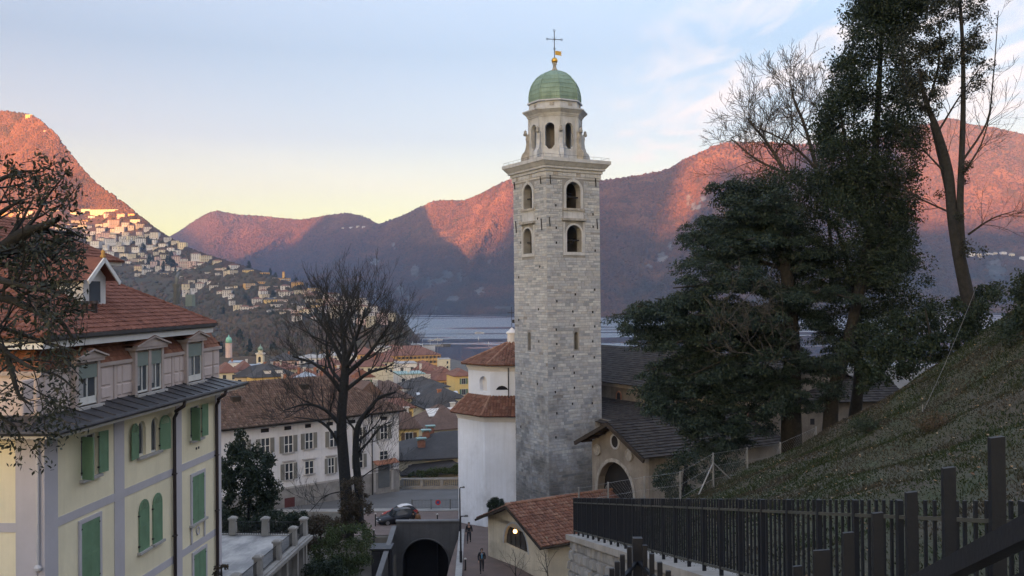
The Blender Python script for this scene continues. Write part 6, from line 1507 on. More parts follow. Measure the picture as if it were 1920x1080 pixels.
# the orange church tower, the summit building and a terraced hotel
def special(name, label, cat, px, py, wpx, hpx, wall, roof, kind='hip', tower_=0):
    p = hill_at(px, py); Y = p.y; L = wpx/FPX*Y; H = hpx/FPX*Y+3; t = thing(name, label, cat, (p.x-L/2, p.y, p.z-3))
    mb = MB(); mb.box(0,L,0,L*.6,0,H); part('wall', mb, wallm(wall), t); mb = MB(); hip_roof(mb,-.4,L+.4,-.4,L*.6+.4,H+.2,L*.12,kind); part('roof', mb, roofm(roof), t)
    n = max(2, int(L/4)); 
    for i in range(max(1, int((H-4)/3.2))):
        for j in range(n): small_window(t, (j+.5)*L/n, 0, H-2.5-3.2*i, 1.5, 1.7, '-y')
    if tower_: tw = tower_/FPX*Y; mb = MB(); mb.box(L*.35,L*.35+tw*.28,L*.1,L*.1+tw*.28,H,H+tw); part('tower', mb, wallm(wall), t); mb = MB(); mb.frustum(L*.33,L*.37+tw*.28,L*.08,L*.12+tw*.28,H+tw+.01,H+tw+2,tw*.12); part('tower_roof', mb, roofm('orange'), t)
    return t
special('hill_church', 'orange church with a square tower on the falling ridge', 'church', 531, 533, 13, 9, 'ochre', 'orange', 'hip', 14)
special('summit_hotel', 'tiny bright yellow building on the left mountain top', 'hotel', 54, 222, 13, 7, 'yellow', 'flat', 'hip')
special('summit_chapel', 'small pale building beside the ridge of the left mountain', 'chapel', 86, 249, 9, 4, 'cream', 'flat', 'hip')
special('terraced_hotel', 'long sunlit hotel with balcony rows at the head of the village', 'hotel', 195, 404, 52, 11, 'cream', 'flat', 'flat')
special('ridge_villa', 'bright orange villa on the skyline of the left mountain', 'house', 384, 486, 8, 7, 'ochre', 'orange', 'hip')
special('pink_apartment_block', 'broad pink apartment block on the middle slope', 'apartments', 353, 503, 28, 13, 'pink', 'flat', 'flat')
special('pink_terrace_block', 'long pale pink block beside the orange hill church', 'apartments', 575, 556, 30, 9, 'pink', 'flat', 'flat')
# villages far away on the other shore
for k, (px, py, w) in enumerate(((1815,479,12),(1832,481,8),(1848,480,13),(1862,479,7),(1876,478,11),(1893,481,9),(1912,487,9),(641,430,8),(655,429,10),(668,427,6),(679,428,6))):
    p = far_at(px, py); L = w/FPX*p.y; t = thing('lakeside_house', '', 'house', (p.x, p.y-6, p.z-4), R(5*(k%3)))
    sd = 'on the right shore below the lit mountain' if px > 1000 else 'on the dark hill in the valley gap'
    t['label'] = f"tiny {'cream' if k%2 else 'white'} house, {ORD[k if px > 1000 else k-7]} from left {sd}"; t['group'] = 'far village houses'
    mb = MB(); mb.box(0,L,0,L*.6,0,13); part('wall', mb, wallm('cream' if k%2 else 'white'), t); mb = MB(); hip_roof(mb,-.5,L+.5,-.5,L*.6+.5,13.2,3,'hip'); part('roof', mb, roofm('flat'), t)
# boats, buoys and the jetty on the lake
def boat(name, label, px, py, L, cat='boat', big=False):
    p = WZ(px, py, LAKE+.02); t = thing(name, label, cat, (p.x, p.y, LAKE), R(4))
    B = L*.2; mb = MB()
    sec = [(-.5,.0,.9),(-.48,.85,.9),(-.2,1,.8),(.2,.95,.85),(.42,.5,1.0),(.5,.03,1.15)]
    for i in range(len(sec)-1):
        (a,wa2,ha),(b,wb2,hb) = sec[i], sec[i+1]; ha *= L*.09; hb *= L*.09
        for s in (-1,1): mb.q((a*L,s*wa2*B/2,ha),(b*L,s*wb2*B/2,hb),(b*L,s*wb2*B*.3,-.1),(a*L,s*wa2*B*.3,-.1))
        mb.q((a*L,-wa2*B/2,ha*.9),(b*L,-wb2*B/2,hb*.9),(b*L,wb2*B/2,hb*.9),(a*L,wa2*B/2,ha*.9))
    part('hull', mb, wallm('white'), t)
    mb = MB(); mb.frustum(-L*.35,L*.2,-B*.36,B*.36,L*.075,L*.14,L*.01); part('cabin', mb, wallm('white'), t)
    mb = MB(); mb.box(-L*.33,L*.18,-B*.365,-B*.361,L*.09,L*.12); part('cabin_window', mb, M_win, t)
    if big:
        mb = MB(); mb.box(-L*.38,L*.12,-B*.4,B*.4,L*.142,L*.15)
        for k in range(8): mb.box(-L*.36+k*L*.065,-L*.355+k*L*.065,-B*.38,-B*.36,L*.1,L*.142)
        part('canopy', mb, wallm('white'), t); mb = MB(); mb.lathe([(.6,0),(.6,2.4)], (-L*.05,0,L*.15), 10); part('funnel', mb, wallm('pale'), t)
    return t
boat('motor_boat', 'small white motor boat crossing the open lake', 899, 624.5, 16)
boat('moored_boat', 'white moored boat at the tip of the marina jetty', 822, 637, 12); boat('moored_boat', 'second white boat on the marina jetty, nearer the trees', 808, 638, 9)
boat('lake_steamer', 'long white passenger boat moored behind the yellow palazzo', 778, 656, 46, 'boat', True)
def buoy(label, px, py):
    p = WZ(px, py, LAKE); t = thing('buoy', label, 'buoy', (p.x, p.y, LAKE), 0, 'buoys on the lake'); mb = MB(); mb.lathe([(.4,-.2),(1.0,.3),(.9,1.0),(.2,1.6),(.2,3.2),(.02,3.4)], (0,0,0), 8); part('float', mb, wallm('white'), t); return t
buoy('pale buoy on the dark water left of the choir roof', 897, 635); buoy('pale buoy nearest the finial of the choir roof', 916, 645)
a = WZ(735, 650, LAKE); b = WZ(836, 648, LAKE); jt = thing('jetty', 'long stone jetty reaching out into the lake at the marina', 'jetty', (a.x, a.y, LAKE))
mb = MB(); mb.obox((0,0,-.4),(b.x-a.x,b.y-a.y,-.4), 9, 3.4); part('quay', mb, plain('pale_quay_stone', (.32,.28,.22), .9, .3, .2, .3), jt)
mb = MB(); c = Vector((b.x-a.x,b.y-a.y,0)); mb.lathe([(6,-1.8),(6,1.9),(5.6,2.1)], tuple(c), 14); part('jetty_head', mb, plain('dark_quay_stone', (.10,.085,.065), .95, .3, .3, .4), jt)
for k in range(5): x = (b.x-a.x)*(.3+.14*k); mb = MB(); mb.lathe([(.15,1.3),(.12,9),(.05,11)], (x,-1,0), 6); part('mast', mb, wallm('white'), jt)
# ------------------------------------------------------------------ the grassy bank on the right
def fence_x(Y): return 1.98+.0797*(30-Y)
def fence_z(Y): return -.22*Y-1.25
def slope_z(s, Y):
    g = float(np.interp(s, [-1,0,4.96,9.4,13.5,17.7,26,60], [0,0,1.5,3.2,5.6,8.35,13.5,30]))
    z = fence_z(Y)+g-.12
    if Y > 30.6: z -= 16*smooth(0, 1.5, (Y-30.6)*1.1-s)
    if Y > 34: z -= .55*(Y-34)**1.08*smooth(34,37,Y)
    z += .30*noise.noise(Vector((s*.35, Y*.35, 3)))*smooth(0,2,s)+.07*noise.noise(Vector((s*1.6, Y*1.6, 8)))*smooth(0,1,s)
    return z
ss = list(np.arange(0, 24, .4))+list(np.arange(24, 60, 2.)); ys_ = list(np.arange(2.0, 64, .5))
V = np.array([(fence_x(Y)+s, Y, max(slope_z(s, Y), -21)) for Y in ys_ for s in ss]); n = len(ss)
F = np.array([(j*n+i, j*n+i+1, (j+1)*n+i+1, (j+1)*n+i) for j in range(len(ys_)-1) for i in range(n-1)])
def grass_ground():
    t = NT('grassy_soil'); k = t.mix(t.mr(t.noise(.45,6),.38,.62), (.042,.037,.025), (.025,.036,.014)); k = t.mix(t.mr(t.noise(3,5),.4,.7,0,.6), k, (.04,.033,.022)); t.col(k); t.rough(.95); t.bump(t.noise(9,5), .9, .06); return t.m
bank = struct('grassy_bank', npmesh('grassy_bank', V, F, grass_ground(), True))
M_grass = leafmat('grass_blades', [(.014,.028,.008),(.024,.040,.012),(.032,.045,.016),(.02,.034,.010)], .25, .7)
def patchy(m):                                            # dry straw coloured patches between the green
    nt = m.node_tree; N = nt.nodes; b = N['Principled BSDF']; src = b.inputs['Base Color'].links[0].from_socket
    tc = N.new('ShaderNodeTexCoord'); nz = N.new('ShaderNodeTexNoise'); nz.inputs['Scale'].default_value = .55; nz.inputs['Detail'].default_value = 5; nt.links.new(tc.outputs['Object'], nz.inputs['Vector'])
    mr = N.new('ShaderNodeMapRange'); mr.inputs['From Min'].default_value = .44; mr.inputs['From Max'].default_value = .60; nt.links.new(nz.outputs['Fac'], mr.inputs['Value'])
    mx = N.new('ShaderNodeMix'); mx.data_type = 'RGBA'; nt.links.new(mr.outputs[0], mx.inputs['Factor']); nt.links.new(src, mx.inputs['A']); mx.inputs['B'].default_value = (.046,.040,.028,1)
    for l in list(src.links):
        if l.to_node != mx: nt.links.new(mx.outputs['Result'], l.to_socket)
patchy(M_grass)
g_ = np.random.default_rng(5); N_ = 150000
gs = g_.random(N_)**.9*19; gY = 4+g_.random(N_)**.75*33
iy = np.clip((gY-2.0)/.5, 0, len(ys_)-2).astype(int); ix = np.clip(gs/.4, 0, 58).astype(int)
Z = V[:,2].reshape(len(ys_), n)
fy = (gY-2.0)/.5-iy; fx = gs/.4-ix
gz = (Z[iy,ix]*(1-fx)+Z[iy,ix+1]*fx)*(1-fy)+(Z[iy+1,ix]*(1-fx)+Z[iy+1,ix+1]*fx)*fy
clump = np.array([noise.noise(Vector((a*.8,b*.8,1))) for a, b in zip(gs[::1], gY[::1])])
hgt = (.035+.05*np.clip(clump+.35,0,1))*g_.uniform(.6,1.4,N_); base = np.stack([fence_x(0)*0+1.98+.0797*(30-gY)+gs, gY, gz], 1)
an = g_.random(N_)*6.28; w_ = .004+.004*g_.random(N_)+gY*.0006; dx = np.stack([np.cos(an)*w_, np.sin(an)*w_, 0*an], 1)
tip = base+np.stack([g_.normal(0,.5,N_)*hgt-.25*hgt, g_.normal(0,.5,N_)*hgt, hgt], 1)
P = np.stack([base-dx, base+dx, tip], 1).reshape(-1,3)
struct('grass', npmesh('grass', P, np.arange(N_*3).reshape(N_,3), M_grass), 'stuff')
fl_i = g_.choice(N_, 2600, replace=False); fb_ = base[fl_i]+np.array([0,0,.045]); fs_ = .02+.025*g_.random((2600,1)); fa_ = g_.random(2600)*6.28
fd = np.stack([np.cos(fa_), np.sin(fa_), g_.normal(0,.35,2600)],1)*fs_; fe = np.stack([-np.sin(fa_), np.cos(fa_), g_.normal(0,.35,2600)],1)*fs_*.6
struct('fallen_leaves', npmesh('fallen_leaves', np.stack([fb_-fd, fb_+fe, fb_+fd, fb_-fe],1).reshape(-1,3), np.arange(2600*4).reshape(-1,4), leafmat('dry_leaves', [(.16,.10,.05),(.22,.15,.08),(.12,.07,.04),(.27,.22,.15)], .1, .8)), 'stuff')
def slope_hit(px, py):
    best = None
    for Y in np.arange(5, 40, .1):
        p = W(px, py, Y)
        if p.z <= slope_z(p.x-fence_x(Y), Y): return Vector((p.x, p.y, slope_z(p.x-fence_x(Y), Y)))
    return W(px, py, 34)
def in_poly(poly, n, Y0, Y1, r, edge=0):
    out = []; x0 = min(q[0] for q in poly); x1 = max(q[0] for q in poly); y0 = min(q[1] for q in poly); y1 = max(q[1] for q in poly)
    while len(out) < n:
        px = r.uniform(x0,x1); py = r.uniform(y0,y1)
        if inside(px, py, poly): out.append(tuple(W(px, py, r.uniform(Y0,Y1))))
    return out
def rel(C, o): return np.asarray(C, dtype=float)-np.array(o)[None,:]
class Tree:
    """a tree whose limbs are laid out along sight lines at their own distances"""
    def __init__(s, name, label, base, mat=None, group=None, cat='tree'):
        s.o = Vector(base); s.t = thing(name, label, cat, base, 0, group); s.mat = mat or M_bark; s.n = 0; s.segs = []; s.tips = []; s.first = None
    def limb(s, pts, r0, r1, name='limb', sub=4):
        P = [Vector(p)-s.o for p in pts]; Q = []
        for i in range(len(P)-1):                       # smooth the polyline
            a, b = P[i], P[i+1]; m0 = (P[i+1]-P[i-1])/2 if i > 0 else b-a; m1 = (P[i+2]-P[i])/2 if i+2 < len(P) else b-a
            for k in range(sub):
                t = k/sub; t2 = t*t; t3 = t2*t; Q.append(a*(2*t3-3*t2+1)+m0*(t3-2*t2+t)+b*(-2*t3+3*t2)+m1*(t3-t2))
        Q.append(P[-1]); n = len(Q); R_ = [r0+(r1-r0)*i/(n-1) for i in range(n)]
        mb = MB(); mb.tube(Q, R_, 9 if r0 > .15 else 6, cap=False); o = part(name, mb, s.mat, s.t, True)
        return Q, R_
    def twigs(s, Q, R_, n, length, r, depth=2, up=.2, spread=.7, frm=.25, wob=.2, kids=(2,4), minr=.008, side=None):
        for k in range(n):
            f = frm+(1-frm)*(k+r.random())/n; i = min(len(Q)-2, int(f*(len(Q)-1))); p = Q[i].lerp(Q[i+1], r.random()); d = (Q[i+1]-Q[i]).normalized()
            nd = (d*.5+d.cross(rvec(r)).normalized()*spread+Vector((0,0,up))).normalized()
            if side: nd = (nd+Vector(side)).normalized()
            grow(r, p, nd, length*r.uniform(.6,1.2)*(1-.3*f), max(minr*1.5, R_[i]*.42), depth, s.segs, s.tips, .6, up, wob, 4, kids, .62, .5, .25, minr)
    def crown(s, name='twigs', mat=None):
        if s.segs: mb = MB(); tubes(mb, s.segs, 5); part(name, mb, mat or s.mat, s.t, kind='stuff')
# --- cedar
r = random.Random(3); Yc = 45.
ced = Tree('cedar_tree', 'huge dark cedar with drooping layered branches beside the nave', W(1484, 850, Yc))
ced.limb([W(1484,870,Yc), W(1484,760,Yc), W(1486,660,Yc), W(1478,540,Yc), W(1462,430,Yc), W(1450,360,Yc)], .55, .16, 'trunk')
Cc = []; Cr = []
tips_ = [(1150,590,-1),(1158,618,1),(1195,575,-3),(1180,655,2),(1200,700,-2),(1215,748,0),(1275,445,0),(1228,560,2),(1262,540,-2),(1300,480,1),(1340,352,0),(1345,408,-2),(1300,420,2),(1250,610,-3),(1290,705,-3),(1335,770,-2),(1385,790,1),(1432,775,-3),(1380,690,3),(1420,600,-4),(1560,470,0),(1590,640,2),(1600,560,-3),(1555,705,-2),(1330,640,-4),(1300,590,-4),(1370,520,-4),(1400,450,-3),(1390,390,2),(1240,655,-3),(1270,660,3),(1235,725,2),(1430,690,-4),(1510,560,-4)]
for px, py, dy in tips_:
    y0 = py+r.uniform(-10,55) if py < 640 else py-r.uniform(20,80)
    y0 = max(370, min(790, y0)); a = W(1480, y0, Yc); e = W(px, py, Yc+dy); m = a.lerp(e, .5)+Vector((0,0,.35))
    Q, R_ = ced.limb([a, m, e], .15, .03, 'limb', 5)
    n = max(6, int((e-a).length/.30))
    for k in range(n):
        f = .22+.78*(k+r.random())/n; q = Q[min(len(Q)-1, int(f*(len(Q)-1)))]+Vector((r.uniform(-.8,.8), r.uniform(-1.0,1.0), r.uniform(-.15,.35)))*(.6+.4*f)
        Cc.append(q); Cr.append(r.uniform(.42,.85))
for q in in_poly([(1350,350),(1480,340),(1560,480),(1560,640),(1440,560),(1380,480),(1300,520),(1350,430)], 150, Yc-2, Yc+3, r): Cc.append(Vector(q)-ced.o); Cr.append(r.uniform(.5,.9))
for poly, n in (([(1192,690),(1300,655),(1440,690),(1452,795),(1400,818),(1340,800),(1290,765),(1230,775),(1198,745)],100), ([(1425,640),(1560,630),(1575,720),(1545,765),(1440,765)],55), ([(1250,775),(1380,778),(1405,840),(1330,846)],45), ([(1195,700),(1330,700),(1410,770),(1390,812),(1320,806),(1240,792),(1205,760)],70), ([(1148,582),(1300,535),(1420,590),(1400,665),(1250,655),(1165,640)],90), ([(1280,440),(1340,400),(1420,440),(1400,560),(1290,540),(1265,500)],60)):
    for q in in_poly(poly, n, Yc-3.5, Yc+3, r): Cc.append(Vector(q)-ced.o); Cr.append(r.uniform(.4,.8))
leaves('crown', Cc, Cr, 240, .05, M_cedar, ced.t, .34, .45, 3.0, 4)
for k in range(7):                                        # bare grey twigs inside the crown
    a = W(1360+18*k, 700-8*(k%3), Yc-4.5); ced.twigs([a-ced.o, W(1340+22*k, 600-14*(k%4), Yc-4.7)-ced.o], [.05,.03], 3, 1.6, r, 2, .1, .8, .1, .35)
ced.crown('dead_twigs', M_bark_grey)
# --- evergreen oaks behind the bank
def leafy(name, label, base, polys, per, size, mat, limbs, flat=.9, seed=1, long=1.9, bark=None, crad=(.45,.95)):
    r = random.Random(seed); T = Tree(name, label, base, bark)
    for k, (pts, r0, r1) in enumerate(limbs): T.limb([W(*q) for q in pts], r0, r1, 'trunk' if k == 0 else 'limb')
    C = []; Rr = []
    for poly, n, Y0, Y1 in polys:
        for q in in_poly(poly, n, Y0, Y1, r): C.append(Vector(q)-T.o); Rr.append(r.uniform(*crad))
    leaves('crown', C, Rr, per, size, mat, T.t, flat, .0, long, seed+1)
    return T
tall = leafy('evergreen_oak', 'tallest dark evergreen oak with a ragged pointed crown on the bank', W(1560,800,44),
  [([(1612,-5),(1585,60),(1572,120),(1562,190),(1548,260),(1545,320),(1560,420),(1600,520),(1680,540),(1720,430),(1725,300),(1720,200),(1715,90),(1690,30),(1650,-40)],330,40.5,46),
   ([(1616,20),(1600,-40),(1640,-60),(1730,-60),(1745,20),(1690,60)],110,41,45), ([(1550,300),(1520,240),(1540,200),(1560,140),(1580,100),(1570,250)],26,42,45)],
  230, .066, M_ever, [([(1556,810,44),(1562,740,44),(1590,640,44),(1622,480,44),(1640,300,43.5),(1650,120,43.5),(1655,10,43.5)], .38, .06), ([(1600,600,44),(1640,480,43),(1690,380,42.5)], .16, .05), ([(1630,400,43.5),(1590,300,43),(1575,200,43)], .12, .04)], .95, 21)
broad = leafy('evergreen_oak', 'broad dark evergreen tree filling the gap between cedar and oak', W(1600,780,47),
  [([(1350,372),(1420,330),(1520,318),(1600,330),(1700,420),(1740,520),(1760,600),(1700,660),(1600,690),(1560,640),(1520,560),(1450,480),(1345,430)],330,44.5,50)],
  230, .066, M_ever, [([(1602,790,47),(1610,700,47),(1605,560,47),(1570,430,47)], .34, .08)], .9, 25)
low = leafy('understorey_tree', 'low ivy dark tree mass at the crest of the grassy bank', W(1690,700,40),
  [([(1570,640),(1660,590),(1770,560),(1830,545),(1860,520),(1885,545),(1840,590),(1790,632),(1740,655),(1700,668),(1640,690),(1590,690)],95,38,42), ([(1640,645),(1720,650),(1800,600),(1855,565),(1842,620),(1760,672),(1680,708),(1610,735)],70,37.5,40)],
  150, .07, M_ever, [([(1690,705,40),(1692,650,40),(1700,590,40)], .16, .05), ([(1650,690,40.5),(1662,610,40.5)], .07, .03), ([(1750,660,39.5),(1735,580,39.5)], .07, .03)], .8, 27, crad=(.25,.6))
slim = leafy('slender_tree', 'slender twin trunked tree with thin open crown at the right', W(1822,590,39),
  [([(1740,-30),(1840,-30),(1852,40),(1835,110),(1780,130),(1740,80)],85,38,40.5), ([(1690,60),(1740,40),(1780,130),(1770,200),(1720,230),(1690,180)],85,38,41), ([(1810,110),(1850,100),(1860,150),(1830,190),(1808,180)],7,38,40), ([(1760,370),(1830,280),(1835,350),(1790,440),(1850,470),(1800,520)],8,38,40)],
  110, .055, M_holm, [([(1824,600,39),(1800,490,39),(1785,400,39),(1778,320,39),(1757,245,39),(1736,190,39),(1722,130,39)], .30, .07), ([(1803,470,39),(1800,390,38.8),(1803,300,38.8),(1806,200,38.8),(1805,90,38.8),(1798,-30,38.8)], .17, .06), ([(1794,440,39),(1770,330,39.5),(1745,230,39.5)], .13, .05), ([(1736,210,39),(1700,160,39),(1690,90,39)], .06, .03), ([(1740,195,39),(1760,120,39),(1762,40,39)], .06, .03)], .9, 29, crad=(.2,.55))
rs = random.Random(31)
for pts in ([(1806,300,38.8),(1850,230,38.8),(1862,150,38.8),(1872,20,38.8)], [(1803,330,38.8),(1840,270,38.8),(1860,200,38.8)], [(1757,250,39),(1800,180,38.5),(1850,110,38.5)], [(1778,330,39),(1740,290,39),(1705,250,39)], [(1815,440,39),(1860,410,38.5),(1905,395,38.5)], [(1785,400,39),(1720,370,39.5),(1690,350,39.5)]):
    Q, R_ = slim.limb([W(*q) for q in pts], .05, .015); slim.twigs(Q, R_, 9, 1.5, rs, 2, .15, .6, .15, .2, (2,3), .006)
slim.crown()
hedge = leafy('dark_hedge', 'dark clipped hedge at the top right edge of the grassy bank', slope_hit(1905,640),
  [([(1890,575),(1905,540),(1925,512),(1960,500),(1960,640),(1900,640),(1880,620)],46,29,32)], 170, .055, M_ever, [([(1915,650,30.5),(1915,560,30.5)], .08, .04)], .9, 33, crad=(.3,.5))
bt_ = Tree('bare_tree', 'leafless spreading tree behind the oaks against the sunlit mountain', W(1560,560,50), M_bark_grey)
for pts in ([(1560,570,50),(1555,420,50),(1535,330,50),(1500,285,50),(1455,255,50),(1420,240,50)], [(1535,330,50),(1510,240,50),(1490,190,50),(1480,150,50)], [(1548,380,50),(1480,330,50),(1420,300,50),(1370,260,50)], [(1540,340,50),(1545,250,50),(1550,180,50)], [(1470,320,50),(1440,270,50),(1400,220,50)]):
    Q, R_ = bt_.limb([W(*q) for q in pts], .12, .03, 'limb'); bt_.twigs(Q, R_, 16, 2.0, rs, 3, .12, .8, .2, .22, (2,3), .010)
bt_.crown()
for lab, px, py in (('left one of the two dark brush clumps on the grassy bank',1627,812),('right one of the two dark brush clumps on the grassy bank',1748,808)):
    p = slope_hit(px, py); t = thing('brush_clump', lab, 'shrub', tuple(p), 0, 'brush clumps on the bank')
    C = [(rs.gauss(0,.22), rs.gauss(0,.2), .1+.3*rs.random()) for _ in range(22)]; leaves('foliage', C, .2, 60, .03, M_brush if px > 1700 else M_ever, t, 1, 0, 2, px)
    mb = MB(); mb.tube([(0,0,-.2),(.05,0,.35)], [.06,.02], 6); part('stem', mb, M_bark, t)
# --- big bare tree in front of the shuttered house
r = random.Random(8); Yb = 75.
big = Tree('bare_tree', 'big leafless plane tree with forked trunk before the shuttered house', W(652,1000,Yb))
Lm = [([(652,1010,75),(649,930,75),(643,850,75),(640,790,75),(645,720,75),(648,680,75)], .54, .34, 0),
 ([(674,990,75.6),(672,920,75.6),(667,850,75.4),(671,800,75.2),(690,770,75),(712,745,75),(742,735,75)], .40, .07, 9),
 ([(648,690,75),(644,640,75),(640,600,75),(636,572,75)], .30, .05, 14), ([(648,680,75),(664,640,74.5),(678,605,74.5),(684,580,74.5)], .24, .05, 14),
 ([(648,690,75),(628,650,75.5),(606,612,75.8),(590,590,76)], .24, .05, 14), ([(652,700,75),(690,665,75),(716,630,75),(730,608,75)], .22, .05, 13),
 ([(644,740,75),(618,705,74.5),(585,680,74.2),(548,668,74)], .22, .05, 11), ([(641,800,75),(612,770,74.5),(575,758,74.2),(530,770,74)], .20, .04, 10),
 ([(650,730,75),(690,700,74.6),(722,690,74.5),(740,680,74.5)], .18, .04, 10), ([(642,850,75),(625,815,74.4),(600,790,74.2),(552,782,74)], .17, .04, 9),
 ([(668,850,75.4),(690,830,75),(715,800,75),(735,790,75)], .12, .03, 6), ([(645,720,75),(620,690,76.5),(612,640,77),(618,590,77.5)], .18, .04, 11), ([(648,690,75),(668,660,73),(656,610,72.5),(660,575,72.3)], .18, .04, 12),
 ([(672,900,75.5),(700,880,75),(722,872,75)], .06, .02, 5), ([(648,920,75),(610,930,74.5),(580,960,74)], .06, .02, 5)]
for k, (pts, r0, r1, nt) in enumerate(Lm):
    Q, R_ = big.limb([W(*q) for q in pts], r0, r1, 'trunk' if k < 2 else 'limb', 5)
    if nt: big.twigs(Q, R_, nt, 3.1 if k > 1 else 2.2, r, 3, .25, .75, .22, .18, (2,3), .010)
big.crown()
# --- shrubs and hedges
def bush(name, label, base, poly, n, Y0, Y1, per, size, mat, seed, crad=(.3,.6), stems=(), flat=.9, cat='shrub', group=None):
    r = random.Random(seed); T = Tree(name, label, base, None, group, cat)
    C = []; Rr = []
    for q in in_poly(poly, n, Y0, Y1, r): C.append(Vector(q)-T.o); Rr.append(r.uniform(*crad))
    leaves('foliage', C, Rr, per, size, mat, T.t, flat, .05, 1.9, seed)
    for pts in stems: T.limb([W(*q) for q in pts], .09, .03, 'stem')
    return T
bush('magnolia_tree', 'dense dark evergreen tree between the villa and the shuttered house', W(465,1000,70), [(412,850),(425,832),(448,810),(466,812),(474,838),(498,852),(515,885),(520,930),(508,965),(500,990),(412,990)], 100, 67, 73, 150, .13, M_ever, 41, (.4,.8), [[(465,1010,70),(466,900,70),(460,830,70)]], cat='tree')
bush('brown_shrub', 'dark rounded brown shrub at the foot of the bare tree', W(668,985,73), [(640,905),(655,893),(680,893),(694,920),(694,960),(680,985),(640,985)], 60, 71.5, 74, 130, .07, M_brush, 43, (.25,.5), [[(668,990,73),(668,930,73)]])
bush('green_shrub', 'bright green shrub bank above the left cutting wall', W(650,1075,66), [(598,1000),(640,985),(690,990),(697,1020),(690,1052),(660,1085),(590,1085),(585,1030)], 90, 63, 68, 140, .08, M_shrub, 45, (.3,.6), [[(650,1090,66),(650,1020,66)]])
bush('green_shrub', 'olive shrub row beyond the terrace corner', W(600,1000,68), [(565,985),(600,968),(640,975),(640,1005),(600,1030),(575,1030)], 50, 66, 70, 130, .09, M_brush, 46, (.3,.6), [[(600,1040,68),(602,985,68)]])
bush('dark_hedge', 'dark hedge behind the rear balustrade of the terrace', W(520,1000,66), [(415,965),(470,975),(540,955),(575,962),(570,1000),(415,1000)], 70, 63.5, 66.5, 140, .09, M_ever, 47, (.3,.6), [[(500,1010,65),(505,975,65)]])
bush('terrace_shrub', 'small spiky shrub at the near corner of the terrace', W(415,1085,46), [(402,1062),(425,1058),(428,1085),(402,1090)], 8, 45.6, 46.4, 60, .06, M_brush, 48, (.12,.2), [[(415,1095,46),(415,1062,46)]])
bush('dark_shrub', 'dark low planting below the terrace edge', W(620,1085,58), [(570,1055),(640,1050),(650,1090),(570,1090)], 30, 56, 60, 140, .08, M_ever, 49, (.3,.5), [[(620,1095,58),(620,1060,58)]])
p = W(931, 955, 80); tp = thing('clipped_bush', 'round clipped dark bush between the white choir and the oratory', 'shrub', (p.x, 80, ground_z(p.x,80)+.1)); hh = W(931,931,80).z-ground_z(p.x,80)-.1
g2 = np.random.default_rng(9); u = g2.normal(size=(140,3)); u /= np.linalg.norm(u,axis=1)[:,None]; C = u*.78*g2.random((140,1))**.2; C[:,2] = C[:,2]*.95+hh-.85
leaves('foliage', C, .18, 60, .05, M_ever, tp, 1, 0, 1.6, 50); mb = MB(); mb.tube([(0,0,-.1),(0,0,hh-.5)], .12, 7); part('trunk', mb, M_bark, tp)
bush('hedge_strip', 'low green hedge on top of the balustrade terrace', W(800,890,119), [(768,886),(800,882),(853,874),(880,872),(880,884),(800,892),(768,892)], 40, 118.4, 119.6, 90, .12, M_shrub, 51, (.3,.5))
for lab, px, py, h, sd in (('small leafless tree in front of the oratory lunette window',968,1092,3.0,61),('second small leafless tree at the oratory corner, nearer the fence wall',1032,1096,3.6,62)):
    b = W(px, py, 61); bare_tree('young_bare_tree', lab, 'tree', tuple(b), h, .06, sd, 3, M_bark_grey, None, (.1,0), kids=(2,3), wob=.25)
# palm beside the porch
b = W(1285, 940, 58); pm = thing('palm_shrub', 'dark bushy palm beside the church porch', 'palm', tuple(b)); mb = MB(); mb.tube([(0,0,-1),(0,0,1.4),(.1,0,2.3)], [.2,.16,.12], 8); part('trunk', mb, M_bark, pm)
bush('dark_shrub', 'dark shrub thicket along the porch side wall under the cedar', W(1330,935,56), [(1232,905),(1250,865),(1300,838),(1360,850),(1420,880),(1440,905),(1400,925),(1300,940),(1235,940)], 70, 54, 60, 130, .09, M_ever, 52, (.35,.7), [[(1330,940,56),(1330,870,56)]])
rp_ = random.Random(70); Vp = []; Fp = []
for k in range(60):
    a = rp_.uniform(0,6.28); el = rp_.uniform(-.2,1.2); L = rp_.uniform(1.2,2.1); d = Vector((math.cos(a)*math.cos(el), math.sin(a)*math.cos(el), math.sin(el))); s = d.cross(Vector((0,0,1))).normalized()
    p = Vector((.1,0,2.2)) if k < 44 else Vector((rp_.uniform(-1.2,1.4),rp_.uniform(-.6,.6),.9)); prev = None
    for i in range(9):
        q = p+d*(L*i/8)-Vector((0,0,.5*(i/8)**2*L))
        if i > 2:
            for e in (-1,1):
                w = .42*math.sin(PI*(i-1)/8.5); m = len(Vp); Vp += [tuple(q), tuple(q+s*e*w+d*.22-Vector((0,0,.12))), tuple(q+d*.06)]; Fp.append((m,m+1,m+2))
obj('fronds', npmesh('fronds', np.array(Vp), np.array(Fp), M_ever), pm)['kind'] = 'stuff'
